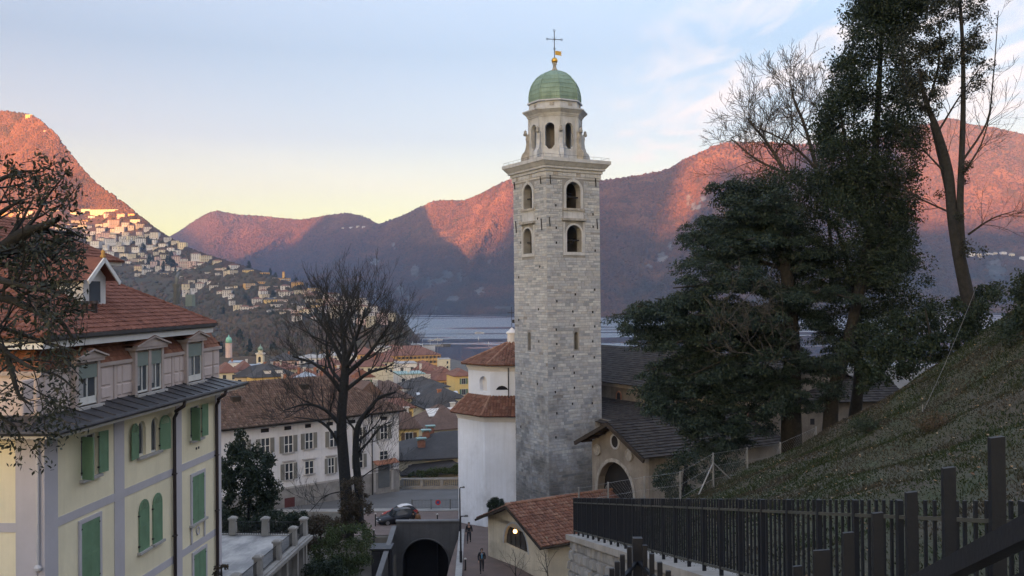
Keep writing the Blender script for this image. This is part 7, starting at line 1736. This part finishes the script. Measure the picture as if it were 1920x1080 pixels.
# --- near branch of the holm oak that reaches in from the left edge
r = random.Random(77); Yl = 10.5
gb = Vector((-8.6, 10.5, ground_z(-8.6,10.5)))
oak = Tree('holm_oak', 'near holm oak whose dark leafy branches hang in from the left edge', gb)
oak.limb([gb-Vector((0,0,.3)), gb+Vector((.1,0,2)), Vector((-8.0,10.5,-.2)), Vector((-7.5,10.5,1.4)), Vector((-7.4,10.6,3)), Vector((-7.6,10.7,4.6)), Vector((-7.5,10.7,6))], .34, .03, 'trunk')
for e_ in (Vector((-9.2,10.2,5)), Vector((-8.4,12,6)), Vector((-8.8,9,4.2))): Q, R_ = oak.limb([Vector((-7.55,10.6,2.6)), Vector((-7.9,10.6,3.8)), e_], .1, .02, 'limb'); oak.twigs(Q, R_, 12, .9, r, 1, .2, .8, .3, .2, (2,3), .005)
OL = [([(-190,560,10.5),(-60,505,10.5),(0,472,10.5),(45,438,10.4),(80,425,10.3),(110,410,10.2)], .14, .03, 14), ([(-190,560,10.5),(-60,520,10.7),(10,476,10.7),(70,470,10.8),(110,490,10.8)], .07, .02, 12),
 ([(-200,640,10.5),(-60,560,10.2),(10,560,10),(60,580,9.9),(110,600,9.8),(140,640,9.8)], .07, .015, 14), ([(-200,660,10.5),(-80,640,10.6),(0,650,10.6),(20,690,10.6),(35,740,10.5),(60,760,10.5)], .06, .012, 9),
 ([(-190,560,10.5),(-90,420,10.8),(-20,350,10.9),(30,325,11),(70,320,11)], .06, .012, 9), ([(-190,560,10.5),(-60,450,10.3),(0,400,10.2),(40,375,10.2)], .06, .012, 8), ([(-200,640,10.5),(-60,600,11),(20,620,11.2),(80,640,11.3),(150,660,11.3)], .05, .012, 10),
 ([(-200,700,10.5),(-80,720,10.4),(0,780,10.4),(30,800,10.4)], .05, .012, 5), ([(-60,505,10.5),(0,525,9.6),(60,540,9.5),(120,550,9.4)], .05, .012, 10), ([(10,660,10.6),(60,690,10.3),(110,705,10.2),(150,740,10.1)],.025,.008,4)]
for pts, r0, r1, nt in OL:
    Q, R_ = oak.limb([W(*q) for q in pts], r0, r1, 'limb'); oak.twigs(Q, R_, nt, .75, r, 1, .05, .8, .3, .25, (2,3), .004)
LC = [t[0] for t in oak.tips if PX(t[0]+oak.o)[0] < 150]
seen_ = lambda p: PX(p+oak.o)[0] > -20
oak.segs = [s for s in oak.segs if min(PX(p+oak.o)[1] for p in s[0]) > 300 or not any(seen_(p) for p in s[0])]; oak.segs = [s for s in oak.segs if max(PX(p+oak.o)[0] for p in s[0]) < 165]; LC = [p for p in LC if PX(p+oak.o)[1] > 298 or not seen_(p)]
oak.crown()
leaves('foliage', LC, .17, 20, .028, M_holm, oak.t, .9, .15, 2.5, 78)
# --- trees one can tell apart in the park, on the hillside and at the marina
def proto_bare(h, seed): 
    r = random.Random(seed); segs = []; tips = []; grow(r, Vector((0,0,-1)), Vector((0,0,1)), h*.42, h*.022, 4, segs, tips, .75, .2, .16, 4, (3,4), .66, .55, .35, .05)
    a = MB(); tubes(a, segs[:1]); b = MB(); tubes(b, segs[1:]); return a.mesh('trunk', M_bark_grey), b.mesh('crown', plain('pale_bark', (.13,.095,.075), .95, .3, 1, 0))
def proto_ever(h, w, seed, n=46, per=34):
    r = random.Random(seed); C = []; Rr = []
    for k in range(n): f = (k+r.random())/n; ww = w*math.sin(PI*min(1,.12+f*.88))**.7; a = r.uniform(0,6.28); q = r.random()**.5; C.append((ww*q*math.cos(a), ww*q*math.sin(a), h*(.1+.9*f))); Rr.append(w*.42)
    o = leaves('tmp', C, Rr, per, h*.045, M_ever, None, 1, 0, 1.6, seed); me = o.data; me.name = 'crown'; bpy.data.objects.remove(o)
    m = MB(); m.tube([(0,0,-1),(0,0,h*.5)], [h*.03,h*.015], 6); return m.mesh('trunk', M_bark), me
PB = [proto_bare(18, s) for s in (1,2,3)]; PE = [proto_ever(12,1.9,5), proto_ever(10,4.2,6), proto_ever(13,3.2,7)]
def plant(name, label, p, proto, sc, rz, group):
    t = thing(name, label, 'tree', tuple(p), rz, group); t.scale = (sc,sc,sc)
    for k, me in zip(('trunk','crown'), proto): obj(k, me, t)
rt = random.Random(91)
def row(name, word, where, spots, protos, group, scr, on=hill_at):
    for i, (px, py) in enumerate(sorted(spots)): plant(name, f"{word}, {ORD[i]} from left {where}", on(px, py), protos[i % len(protos)], rt.uniform(*scr), rt.uniform(0,6), group)
row('bare_park_tree', 'brown leafless tree', 'along the lower park edge', [(425+i*20+rt.uniform(-6,6), 662+rt.uniform(-4,3)) for i in range(14)], PB, 'leafless park trees', (.8,1.15))
row('bare_park_tree', 'brown leafless tree', 'in the upper park row', [(420+i*21+rt.uniform(-7,7), 637+rt.uniform(-5,5)) for i in range(14)], PB, 'leafless park trees', (.75,1.1))
row('park_evergreen', 'dark evergreen', 'among the park trees behind the belfry', [(415,668),(428,664),(468,668),(512,664),(520,640),(450,645),(565,655),(610,650)], PE, 'evergreens in the park', (.8,1.3))
row('hill_evergreen', 'dark evergreen', 'between the middle slope houses', [(rt.uniform(255,345), rt.uniform(455,525)) for i in range(16)], PE, 'evergreens on the hillside', (.9,1.6))
row('hill_evergreen', 'dark evergreen', 'between the ridge hamlet houses', [(rt.uniform(410,585), rt.uniform(505,560)) for i in range(16)], PE, 'evergreens on the hillside', (.8,1.4))
row('hill_evergreen', 'dark evergreen', 'below the shoulder houses', [(rt.uniform(520,735), rt.uniform(578,612)) for i in range(16)], PE, 'evergreens on the hillside', (.9,1.4))
row('hill_evergreen', 'dark evergreen', 'on the darker lower slope', [(rt.uniform(330,520), rt.uniform(560,615)) for i in range(16)], PE, 'evergreens on the hillside', (.9,1.5))
row('marina_tree', 'pale leafless tree', 'on the marina shore', [(712+i*9.5+rt.uniform(-3,3), 648+rt.uniform(-3,3)) for i in range(9)], PB, 'leafless trees at the marina', (.85,1.2), lambda px, py: Vector((*WZ(px,py,LAKE+1.5).xy, LAKE+1.5)))
# ------------------------------------------------------------------ retaining wall and iron fences on the right
M_black = plain('black_fence_paint', (.006,.009,.016), .55, .25, 3, .08)
M_block = islandy('wall_blocks', [(.20,.20,.20),(.27,.27,.265),(.33,.33,.325),(.24,.24,.235)], .92, .9, 5, .15, .45)
Fo = Vector((fence_x(30), 30, 0)); Fd = Vector((fence_x(5)-fence_x(30), -25, 0)); Fl = Fd.length; Fd.normalize(); FA = math.atan2(Fd.y, Fd.x)
# local x runs from the far end towards the camera, local y to the bank (right), z follows the fall of the steps
rw = thing('retaining_wall', 'grey rough block retaining wall with a stone coping under the iron fence', 'wall', tuple(Fo), FA)
fz = lambda x: fence_z(30-x*25/Fl)-.02
mb = MB(); 
for k in range(12): x0 = k*Fl/12; x1 = (k+1)*Fl/12; mb.poly8([(x0,-.12,-24),(x1,-.12,-24),(x1,.5,-24),(x0,.5,-24),(x0,-.12,fz(x0)-.17),(x1,-.12,fz(x1)-.17),(x1,.5,fz(x1)-.17),(x0,.5,fz(x0)-.17)])
part('wall', mb, M_mortar, rw)
n = 20
for k in range(n):
    x0 = k*Fl/n+.006-(.25 if k == 0 else 0); x1 = (k+1)*Fl/n-.006; y0, y1 = -.26, .34
    mb = MB(); mb.poly8([(x0,y0,fz(x0)-.165),(x1,y0,fz(x1)-.165),(x1,y1,fz(x1)-.165),(x0,y1,fz(x0)-.165),(x0,y0,fz(x0)),(x1,y0,fz(x1)),(x1,y1,fz(x1)),(x0,y1,fz(x0))]); part('coping_stone', mb, M_conc, rw)
rb = random.Random(15); bn = 0
for row_ in range(11):
    x = -.1
    while x < 17 and bn < 300:
        l = rb.uniform(.45,.85); h = .33; xm = x+l/2; zt = fz(max(0,xm))-.18-row_*h; d = rb.uniform(.03,.09); y = -.12; bat = row_*.02
        tl = fz(max(0,x+.01))-fz(max(0,xm)); tr_ = fz(x+l)-fz(max(0,xm)); g = .012
        c = [(x+g,y,zt+tl-h+g),(x+l-g,y,zt+tr_-h+g),(x+l-g,y,zt+tr_-g),(x+g,y,zt+tl-g)]; q = .05
        f_ = [(x+g+q,y-d*rb.uniform(.5,1.3)-bat,zt+tl-h+q),(x+l-g-q,y-d*rb.uniform(.5,1.3)-bat,zt+tr_-h+q),(x+l-g-q,y-d*rb.uniform(.5,1.3)-bat,zt+tr_-q),(x+g+q,y-d*rb.uniform(.5,1.3)-bat,zt+tl-q)]
        obj('block', npmesh('block', np.array(c+f_), SF, M_block), rw); bn += 1; x += l
mb = MB(); mb.poly8([(-.5,-.3,-24),(0,-.3,-24),(0,6,-24),(-.5,6,-24),(-.12,-.1,fz(0)-.17),(0,-.1,fz(0)-.17),(0,6,fz(0)-.17),(-.12,6,fz(0)-.17)]); part('end_wall', mb, M_block, rw)
fn = thing('iron_fence', 'long black iron picket fence running down the wall below the grassy bank', 'fence', tuple(Fo), FA)
Fl2 = Fl+1.2
for z in (1.02, .10): mb = MB(); mb.poly8([(-.05,-.02,fz(0)+z),(Fl2,-.02,fz(Fl2)+z),(Fl2,.02,fz(Fl2)+z),(-.05,.02,fz(0)+z),(-.05,-.02,fz(0)+z+.035),(Fl2,-.02,fz(Fl2)+z+.035),(Fl2,.02,fz(Fl2)+z+.035),(-.05,.02,fz(0)+z+.035)]); part('rail', mb, plain('grey_steel_rail', (.05,.055,.052), .5, .2, 3, .05), fn)
def bar(w, h): m = MB(); m.box(-w, w, -w, w, 0, h); return m
pk = bar(.013, 1.1).mesh('picket', M_black); ps = MB(); ps.box(-.028,.028,-.028,.028,-.08,1.2); ps = ps.mesh('post', M_black); ft = bar(.02,.11).mesh('foot', M_black)
sp_ = .155; k = 0
while k*sp_ < Fl2:
    x = k*sp_
    if k % 6 == 0: obj('post', ps, fn, (x,0,fz(x)))
    else: obj('picket', pk, fn, (x,0,fz(x)+.10))
    k += 1
# near stair railing in front of the camera
st = thing('stair_railing', 'near dark railing of the descending stairs with tall flat posts', 'railing', tuple(W(1590,1080,4.4)))
o = Vector(st.location)
for px, py, Y, w in ((1868,819,2.8,.044),(1778,876,3.2,.043),(1708,922,3.6,.043),(1645,961,4.0,.046),(1590,998,4.4,.05),(1540,1031,4.8,.085),(1495,1061,5.2,.05),(1455,1088,5.6,.05)):
    p = W(px, py, Y)-o; mb = MB(); mb.poly8([(p.x-w/2,p.y-.011,p.z-1.3),(p.x+w/2,p.y-.011,p.z-1.3),(p.x+w/2,p.y+.011,p.z-1.3),(p.x-w/2,p.y+.011,p.z-1.3),(p.x-w/2,p.y-.011,p.z-.003),(p.x+w/2,p.y-.011,p.z+.002),(p.x+w/2,p.y+.011,p.z+.002),(p.x-w/2,p.y+.011,p.z-.003)]); part('post', mb, M_black, st)
mb = MB(); mb.obox(W(1700,1108,3.2)-o, W(1960,978,2.1)-o, .05, .055); part('handrail', mb, M_black, st)
a = W(1700,1200,3.3)-o; b = W(1990,1085,2.1)-o; mb = MB(); mb.obox(a, b, .03, .09); part('lower_rail', mb, M_black, st)
cr = thing('corner_railing', 'black railing corner with pickets stepping down around a thick post', 'railing', tuple(W(1195,1085,8))); o = Vector(cr.location)
for px, py, Y, w in ((1195,1008,8.0,.085),(1180,1025,7.85,.04),(1167,1040,7.7,.04),(1157,1053,7.55,.04),(1147,1066,7.4,.04),(1136,1079,7.25,.04),(1209,1022,7.85,.04),(1222,1038,7.7,.04),(1237,1054,7.55,.04),(1253,1070,7.4,.04)):
    p = W(px, py, Y)-o; mb = MB(); mb.box(p.x-w/2, p.x+w/2, p.y-w/2*.8, p.y+w/2*.8, p.z-1.2, p.z); part('post' if w > .05 else 'picket', mb, M_black, cr)
for a, b in ((W(1195,1052,8),W(1130,1130,7.2)),(W(1195,1052,8),W(1262,1118,7.3))): mb = MB(); mb.obox(a-o, b-o, .03, .03); part('rail', mb, M_black, cr)
# wire mesh fence with galvanised posts behind the iron fence
M_galv = plain('galvanised_steel', (.27,.28,.29), .45, .2, 3, .05, metal=.5)
wf = thing('wire_fence', 'wire mesh fence with galvanised posts at the foot of the grassy bank', 'fence', tuple(W(1275,930,32))); o = Vector(wf.location)
PW = [(1085,914,31.5),(1140,904,31.6),(1208,893,31.8),(1275,884,32),(1337,849,32.5),(1401,839,33.6),(1463,830,34.8),(1530,800,36)]; tops = []
for px, py, Y in PW:
    p = W(px, py, Y)-o; mb = MB(); mb.tube([(p.x,p.y,p.z-2.2),(p.x,p.y,p.z)], .032, 7); part('post', mb, M_galv, wf); tops.append(p)
p = tops[4]
for q in (W(1309,930,32.2), W(1376,905,33.1)): mb = MB(); mb.tube([p-Vector((0,0,.35)), q-o], .025, 6); part('brace', mb, M_galv, wf)
mb = MB()
for i in range(len(tops)-1):
    a, b = tops[i], tops[i+1]
    for k in range(4): d = Vector((0,0,-.03-.45*k)); mb.tube([a+d, b+d], .004, 3, False)
    n = int((b-a).length/.1)
    for k in range(n):
        for s in (0, 1):
            f0 = k/n; f1 = min(1, (k+10)/n); u = a.lerp(b, f0 if not s else f1); v = a.lerp(b, f1 if not s else f0); mb.tube([u-Vector((0,0,.04)), v-Vector((0,0,1.4))], .0022, 3, False)
part('wire_mesh', mb, M_galv, wf, kind='stuff')
M_rail_ = plain('dull_cable', (.12,.12,.12), .7, .2, 3, .05)
gw = thing('guy_wire', 'thin pale cable stretched down over the grassy bank', 'cable', tuple(slope_hit(1730,775))); mb = MB(); o = Vector(gw.location); e = W(1832,535,38)-o; mb.tube([(0,0,0), e*.33-Vector((0,0,.12)), e*.66-Vector((0,0,.1)), e], .008, 5); part('cable', mb, M_rail_, gw); mb = MB(); mb.tube([(0,0,-.2),(0,0,.25)], .02, 5); part('peg', mb, M_galv, gw)
# street railing with the round sign, lamps and bollards
r0 = W(772, 952, 101.9); r1 = W(880, 944, 102.2); sr = thing('street_railing', 'grey street railing beside the road with a round red sign', 'railing', (r0.x, 102.2, ground_z(r0.x,102)+.14)); L = r1.x-r0.x; M_rail = plain('grey_rail_paint', (.10,.105,.11), .5, .2, 2, .05)
for z in (.12, 1.02): mb = MB(); mb.box(0, L, -.02, .02, z, z+.04); part('rail', mb, M_rail, sr)
bm = bar(.012,.9).mesh('baluster', M_rail); pm_ = bar(.05,1.15).mesh('post', M_rail)
for k in range(int(L/.16)): obj('baluster', bm, sr, (.08+k*.16,0,.14))
for k in range(4): obj('post', pm_, sr, (k*L/3.0,0,0))
def ringdisc(par, c, r, col, name, dy=0.):
    mb = MB(); mb.lathe([(0.01,-.01),(r,-.01),(r,.01),(.01,.01)], (0,0,0), 18); o = part(name, mb, col, par); o.rotation_euler = (PI/2,0,0); o.location = (c[0], c[1]+dy, c[2]); return o
q = W(821, 932, 102); sx = q.x-r0.x; s_ = ringdisc(sr, (sx,-.06,.78), .30, plain('sign_red', (.45,.03,.03), .5, .1, 2, 0), 'sign')
mb = MB(); mb.lathe([(.01,-.012),(.17,-.012),(.17,.012),(.01,.012)], (0,0,.0), 16); part('sign_face', mb, plain('sign_blue', (.06,.08,.22), .5, .1, 2, 0), s_)
def lamp(name, label, px, py_top, Y, px_arm, base_z=None):
    p = W(px, py_top, Y); g = ground_z(p.x, p.y); a = W(px_arm, py_top-1, Y); t = thing(name, label, 'street lamp', (p.x, p.y, g)); H = p.z-g; dx = a.x-p.x
    mb = MB(); mb.tube([(0,0,0),(0,0,1.0)], .11, 8); mb.tube([(0,0,1.0),(0,0,H-.12),(dx*.12,0,H),(dx*.6,0,H+.02)], [.07,.055,.05,.04], 8); part('pole', mb, M_iron, t)
    mb = MB(); mb.frustum(dx*.5,dx*1.08,-.12,.12,H-.03,H+.10,.05); h_ = part('lamp_head', mb, M_rail, t); mb = MB(); mb.box(dx*.55,dx*1.0,-.09,.09,H-.05,H-.032); part('lamp_glass', mb, wallm('pale'), h_); return t
lamp('street_lamp', 'taller street lamp in front of the white choir wall', 862, 914, 83, 871); lamp('street_lamp', 'lower nearer street lamp beside the walking people', 863.5, 968, 70, 877)
for lab, px, py, Y in (('pale topped bollard beside the lower path',872.5,1049,68),('bollard post beside the tunnel roof',820,963,86),('dark bollard in front of the parked car',704,962,92),('tall thin post left of the tunnel cutting',701,992,82)):
    p = W(px, py, Y); g = ground_z(p.x, p.y) if not (px == 701) else -24.6; t = thing('bollard', lab, 'bollard', (p.x, p.y, g), 0, 'bollards along the path'); H = max(.9, p.z-g); mb = MB(); mb.lathe([(.07,0),(.06,H-.12),(.06,H-.1)], (0,0,0), 8); part('post', mb, M_iron, t); mb = MB(); mb.lathe([(.085,H-.098),(.09,H-.03),(.05,H)], (0,0,0), 10); part('cap', mb, wallm('pale'), t)
# ------------------------------------------------------------------ parked cars
def car(name, label, loc, rz, body, L=4.1, Wd=1.76, H=1.46, roofm_=None):
    t = thing(name, label, 'car', loc, rz); M_tyre = plain('tyre', (.02,.02,.02), .9, .2, 5, .2); M_rim = plain('alloy_rim', (.35,.35,.37), .35, .1, 3, 0, metal=.8); M_cg = glassy('car_glass', (.012,.015,.018), .05)
    st = [(-.5,.30,.52,.62),(-.485,.22,.66,.80),(-.42,.17,.74,.92),(-.30,.16,.84,.98),(-.16,.16,.92,1.0),(.10,.16,.95,1.0),(.30,.17,.97,.99),(.42,.20,.98,.95),(.48,.27,.95,.90),(.5,.36,.84,.82)]   # x, bottom, shoulder height, width
    mb = MB(); rows = []
    for x, zb, zs_, w in st:
        w = w*Wd/2; rows.append([(x*L,-w*.86,zb),(x*L,-w,zb+.12),(x*L,-w,zb+(zs_-zb)*.6),(x*L,-w*.93,zs_),(x*L,0,zs_+.03),(x*L,w*.93,zs_),(x*L,w,zb+(zs_-zb)*.6),(x*L,w,zb+.12),(x*L,w*.86,zb)])
    n = 9
    for i in range(len(rows)-1):
        for j in range(n-1): mb.q(rows[i][j], rows[i][j+1], rows[i+1][j+1], rows[i+1][j])
    mb.q(*rows[0]); mb.q(*rows[-1][::-1])
    bm_ = bmesh.new(); me = mb.mesh('body', body, True); bm_.from_mesh(me); bmesh.ops.remove_doubles(bm_, verts=bm_.verts, dist=.001); bm_.to_mesh(me); bm_.free(); b = obj('body', me, t)
    cs = [(-.20,.93,.93,.82),(-.05,1.30,1.34,.66),(.08,H-.03,H,.64),(.25,H-.03,H,.63),(.36,1.36,1.38,.60),(.47,.98,.99,.76)]
    mb = MB(); mg = MB()
    P = [[(x*L,-w*Wd/2,z0),(x*L,w*Wd/2,z0),(x*L,-w*Wd/2*.93,z1),(x*L,w*Wd/2*.93,z1)] for x, z0, z1, w in cs]
    for i in range(len(P)-1): mb.q(P[i][2],P[i][3],P[i+1][3],P[i+1][2])
    for i in (1,2,3):
        (a,b_,c,d), (e,f_,g,h) = P[i], P[i+1]
    roof_ = part('roof', mb, roofm_ or body, t, True)
    for i in (0, len(P)-2): mg.q(*[tuple(Vector(p)+Vector((0,0,.012))) for p in (P[i][2],P[i][3],P[i+1][3],P[i+1][2])])
    part('windscreen', mg, M_cg, t)
    for s in (-1, 1):
        mg = MB(); up = [(x*L, s*w*Wd/2*.93, z1-.05) for x, z0, z1, w in cs]; lo = [(x*L, s*.93*Wd/2*.98, .94) for x, z0, z1, w in cs]
        for i in range(len(up)-1): mg.q(lo[i], lo[i+1], up[i+1], up[i])
        part('side_window', mg, M_cg, t)
        for x in (-.30, .30):
            mb = MB(); y = s*(Wd/2-.09); prof = [(.02,-.11),(.31,-.11),(.325,-.06),(.325,.06),(.31,.11),(.02,.11)]; mb.lathe(prof, (0,0,0), 18); w = part('wheel', mb, M_tyre, t); w.rotation_euler = (PI/2,0,0); w.location = (x*L, y, .325)
            mb = MB(); mb.lathe([(.02,-.118 if s > 0 else .118),(.2,-.118 if s > 0 else .118),(.21,-.1 if s > 0 else .1)], (0,0,0), 14); part('rim', mb, M_rim, w)
        mb = MB(); mb.box(-.485*L,-.45*L,s*.50-.16,s*.50+.16,.60,.70); part('headlight', mb, plain('lamp_glass', (.6,.6,.58), .15, .1, 3, 0), t)
        mb = MB(); mb.box(.475*L,.497*L,s*.55-.14,s*.55+.14,.68,.82); part('tail_light', mb, plain('tail_red', (.25,.02,.02), .3, .1, 3, 0), t)
        mb = MB(); mb.box(-.16*L,-.12*L,s*(Wd/2+.02)-.06,s*(Wd/2+.02)+.06,.92,1.04); part('mirror', mb, body, t)
    mb = MB(); mb.box(-.505*L,-.48*L,-.34,.34,.36,.52); part('grille', mb, M_iron, t)
    mb = MB(); mb.box(-.508*L,-.503*L,-.25,.25,.40,.50); part('number_plate', mb, wallm('white'), t)
    return t
def paint(name, c): 
    t = NT(name); t.col(t.mix(t.noise(2,3), sh(c,.85), sh(c,1.15))); t.rough(.38); t.b.inputs['Specular IOR Level'].default_value = .3; t.b.inputs['Coat Weight'].default_value = .12; t.b.inputs['Coat Roughness'].default_value = .12; return t.m
p = W(743, 968, 94.0); car('parked_car', 'dark blue black hatchback parked on the paved square', (p.x, 94.0, ground_z(p.x,94)+.06), R(27), paint('dark_blue_paint', (.012,.014,.022)))
p = W(750, 958, 97.8); car('parked_car', 'red car with pale roof half hidden behind the dark hatchback', (p.x, 97.6, ground_z(p.x,97.6)-.1), R(24), paint('red_paint', (.35,.025,.02)), 3.7, 1.7, 1.5, paint('white_paint', (.6,.58,.58)))
# ------------------------------------------------------------------ people
M_skin = plain('skin', (.42,.26,.19), .6, .1, 5, 0)
def skinned(name, pts, edges, rad, mat, parent, root=0, sub=2):
    me = bpy.data.meshes.new(name); me.from_pydata([tuple(p) for p in pts], edges, []); me.materials.append(mat)
    o = obj(name, me, parent); o.modifiers.new('skin', 'SKIN')
    if not me.skin_vertices: me.attributes
    lay = me.skin_vertices[0].data if len(me.skin_vertices) else None
    if lay is None:
        bm_ = bmesh.new(); bm_.from_mesh(me); bm_.verts.layers.skin.verify(); bm_.to_mesh(me); bm_.free(); lay = me.skin_vertices[0].data
    for i, r_ in enumerate(rad): lay[i].radius = (r_[0], r_[1]) if isinstance(r_, tuple) else (r_, r_); lay[i].use_root = (i == root)
    o.modifiers.new('sub', 'SUBSURF').levels = sub; o.modifiers['sub'].render_levels = sub
    for p_ in me.polygons: p_.use_smooth = True
    o.modifiers['skin'].use_smooth_shade = True
    return o
def person(label, loc, face, top, trousers, hair, stride=.28, shirt=None, hgt=1.74, arm=.15):
    """walks towards -y in local space"""
    t = thing('person', label, 'person', loc, face); k = hgt/1.74; t.scale = (k,k,k); sd = stride
    N = {'pel':(0,0,.94),'wst':(0,.01,1.10),'chs':(0,.0,1.30),'nck':(0,.0,1.47),'hd0':(0,-.02,1.56),'hd1':(0,-.025,1.66),'hd2':(0,-.01,1.72),
         'shl':(-.19,.0,1.41),'ell':(-.25,.05+arm*.3,1.14),'wrl':(-.24,-.05-arm,.91),'shr':(.19,.0,1.41),'elr':(.25,.05-arm*.2,1.14),'wrr':(.24,.02+arm,.91),
         'hpl':(-.09,0,.90),'knl':(-.10,-sd*.62,.50),'anl':(-.10,-sd*.95,.09),'tol':(-.11,-sd*.95-.17,.04),'hpr':(.09,0,.90),'knr':(.10,sd*.25,.50),'anr':(.10,sd*1.0,.13),'tor':(.11,sd*1.0-.15,.05)}
    E = [('pel','wst'),('wst','chs'),('chs','nck'),('nck','hd0'),('hd0','hd1'),('hd1','hd2'),('chs','shl'),('shl','ell'),('ell','wrl'),('chs','shr'),('shr','elr'),('elr','wrr'),('pel','hpl'),('hpl','knl'),('knl','anl'),('anl','tol'),('pel','hpr'),('hpr','knr'),('knr','anr'),('anr','tor')]
    RD = {'pel':(.15,.11),'wst':(.13,.095),'chs':(.155,.105),'nck':.05,'hd0':(.07,.085),'hd1':(.078,.098),'hd2':(.055,.07),'shl':.062,'ell':.045,'wrl':.03,'shr':.062,'elr':.045,'wrr':.03,'hpl':.088,'knl':.058,'anl':.042,'tol':.038,'hpr':.088,'knr':.058,'anr':.042,'tor':.038}
    for s, w in (('l','wrl'),('r','wrr')):
        e = 1 if s == 'r' else -1; b = Vector(N[w]); N['pm'+s] = tuple(b+Vector((0,-.012,-.08))); RD['pm'+s] = (.034,.018); E.append((w,'pm'+s))
        for f_ in range(4): nm = f'f{s}{f_}'; y = -.036+.024*f_; ln = (.058,.068,.062,.048)[f_]; N[nm] = tuple(b+Vector((-e*.004,y-.01,-.115))); N[nm+'t'] = tuple(b+Vector((-e*.02,y-.016,-.115-ln))); RD[nm] = .0095; RD[nm+'t'] = .008; E += [('pm'+s,nm),(nm,nm+'t')]
        N['th'+s] = tuple(b+Vector((-e*.02,-.05,-.06))); N['th'+s+'t'] = tuple(b+Vector((-e*.03,-.065,-.10))); RD['th'+s] = .011; RD['th'+s+'t'] = .009; E += [('pm'+s,'th'+s),('th'+s,'th'+s+'t')]
    ks = list(N); ix = {n: i for i, n in enumerate(ks)}
    skinned('body', [N[n] for n in ks], [(ix[a],ix[b]) for a, b in E], [RD[n] for n in ks], M_skin, t, 0, 2)
    def sub(nm, keep, grow_, mat, over={}):
        kk = [n for n in ks if n in keep]; j = {n: i for i, n in enumerate(kk)}; rr = []
        for n in kk: q = over.get(n, RD[n]); rr.append((q[0]+grow_, q[1]+grow_) if isinstance(q, tuple) else q+grow_)
        return skinned(nm, [N[n] for n in kk], [(j[a],j[b]) for a, b in E if a in j and b in j], rr, mat, t, 0, 2)
    sub('jacket', ('pel','wst','chs','shl','ell','wrl','shr','elr','wrr'), .022, top, {'pel':(.16,.12)})
    sub('trousers', ('pel','hpl','knl','anl','hpr','knr','anr'), .014, trousers, {'pel':(.14,.10)})
    for s in ('l','r'): a = Vector(N['an'+s]); b = Vector(N['to'+s]); mb = MB(); mb.tube([a+Vector((0,.05,-.03)), a.lerp(b,.5), b], [.05,.055,.04], 8); part('shoe', mb, M_iron, t, True)
    mb = MB(); mb.lathe([(.02,.10),(.07,.085),(.098,.04),(.105,-.01),(.10,-.06),(.085,-.08)], (0,.012,1.665), 12); part('hair', mb, hair, t, True)
    if shirt: mb = MB(); mb.poly8([(-.05,-.145,1.05),(.05,-.145,1.05),(.05,-.10,1.05),(-.05,-.10,1.05),(-.06,-.145,1.42),(.06,-.145,1.42),(.06,-.09,1.42),(-.06,-.09,1.42)]); part('shirt', mb, shirt, t)
    mb = MB(); mb.lathe([(.004,.018),(.016,0),(.012,-.012)], (0,-.122,1.625), 6); part('nose', mb, M_skin, t)
    for s in (-1,1): mb = MB(); mb.lathe([(.002,.008),(.009,0),(.002,-.008)], (s*.03,-.116,1.655), 6); part('eye', mb, M_iron, t)
    return t
cl = lambda n, c: plain(n, c, .85, .2, 6, .1)
D1, D2, BL_ = cl('black_cloth', (.018,.018,.022)), cl('dark_trousers', (.02,.022,.03)), cl('blue_shirt', (.10,.24,.38)); TAN = cl('tan_coat', (.20,.11,.06)); HR = cl('dark_hair', (.02,.014,.01)); HB2 = cl('brown_hair', (.10,.055,.03))
p = W(903.5, 1071, 67); person('person in open dark jacket over a light blue shirt walking up the path', (p.x, 67, ground_z(p.x,67)+.05), R(5), D1, D2, HR, .27, BL_)
p = W(879.5, 1010, 78); person('person in dark clothes walking up the path further away', (p.x, 78, ground_z(p.x,78)+.05), R(-4), D1, D2, HR, .2)
p = W(775, 975, 89.5); person('person in dark coat standing behind the tunnel roof', (p.x, 89.5, ground_z(p.x,89.5)+.05), R(200), D1, D2, HR, .06)
p = W(784, 975, 89.2); person('person in tan coat with brown hair behind the tunnel roof', (p.x, 89.2, ground_z(p.x,89.2)+.05), R(160), TAN, D2, HB2, .08)
# ------------------------------------------------------------------ the evening air over the lake
hz = NT('evening_haze'); hz.N.remove(hz.b)
pv = hz.N.new('ShaderNodeVolumePrincipled'); pv.inputs['Color'].default_value = (.36,.52,.88,1); pv.inputs['Density'].default_value = HAZE; pv.inputs['Anisotropy'].default_value = .0
hz.L.new(pv.outputs[0], hz.N['Material Output'].inputs['Volume'])
mb = MB(); mb.box(-9800, 9800, -1500, 9400, -180, 1120)
haze = struct('haze', mb.mesh('haze', hz.m), 'stuff')
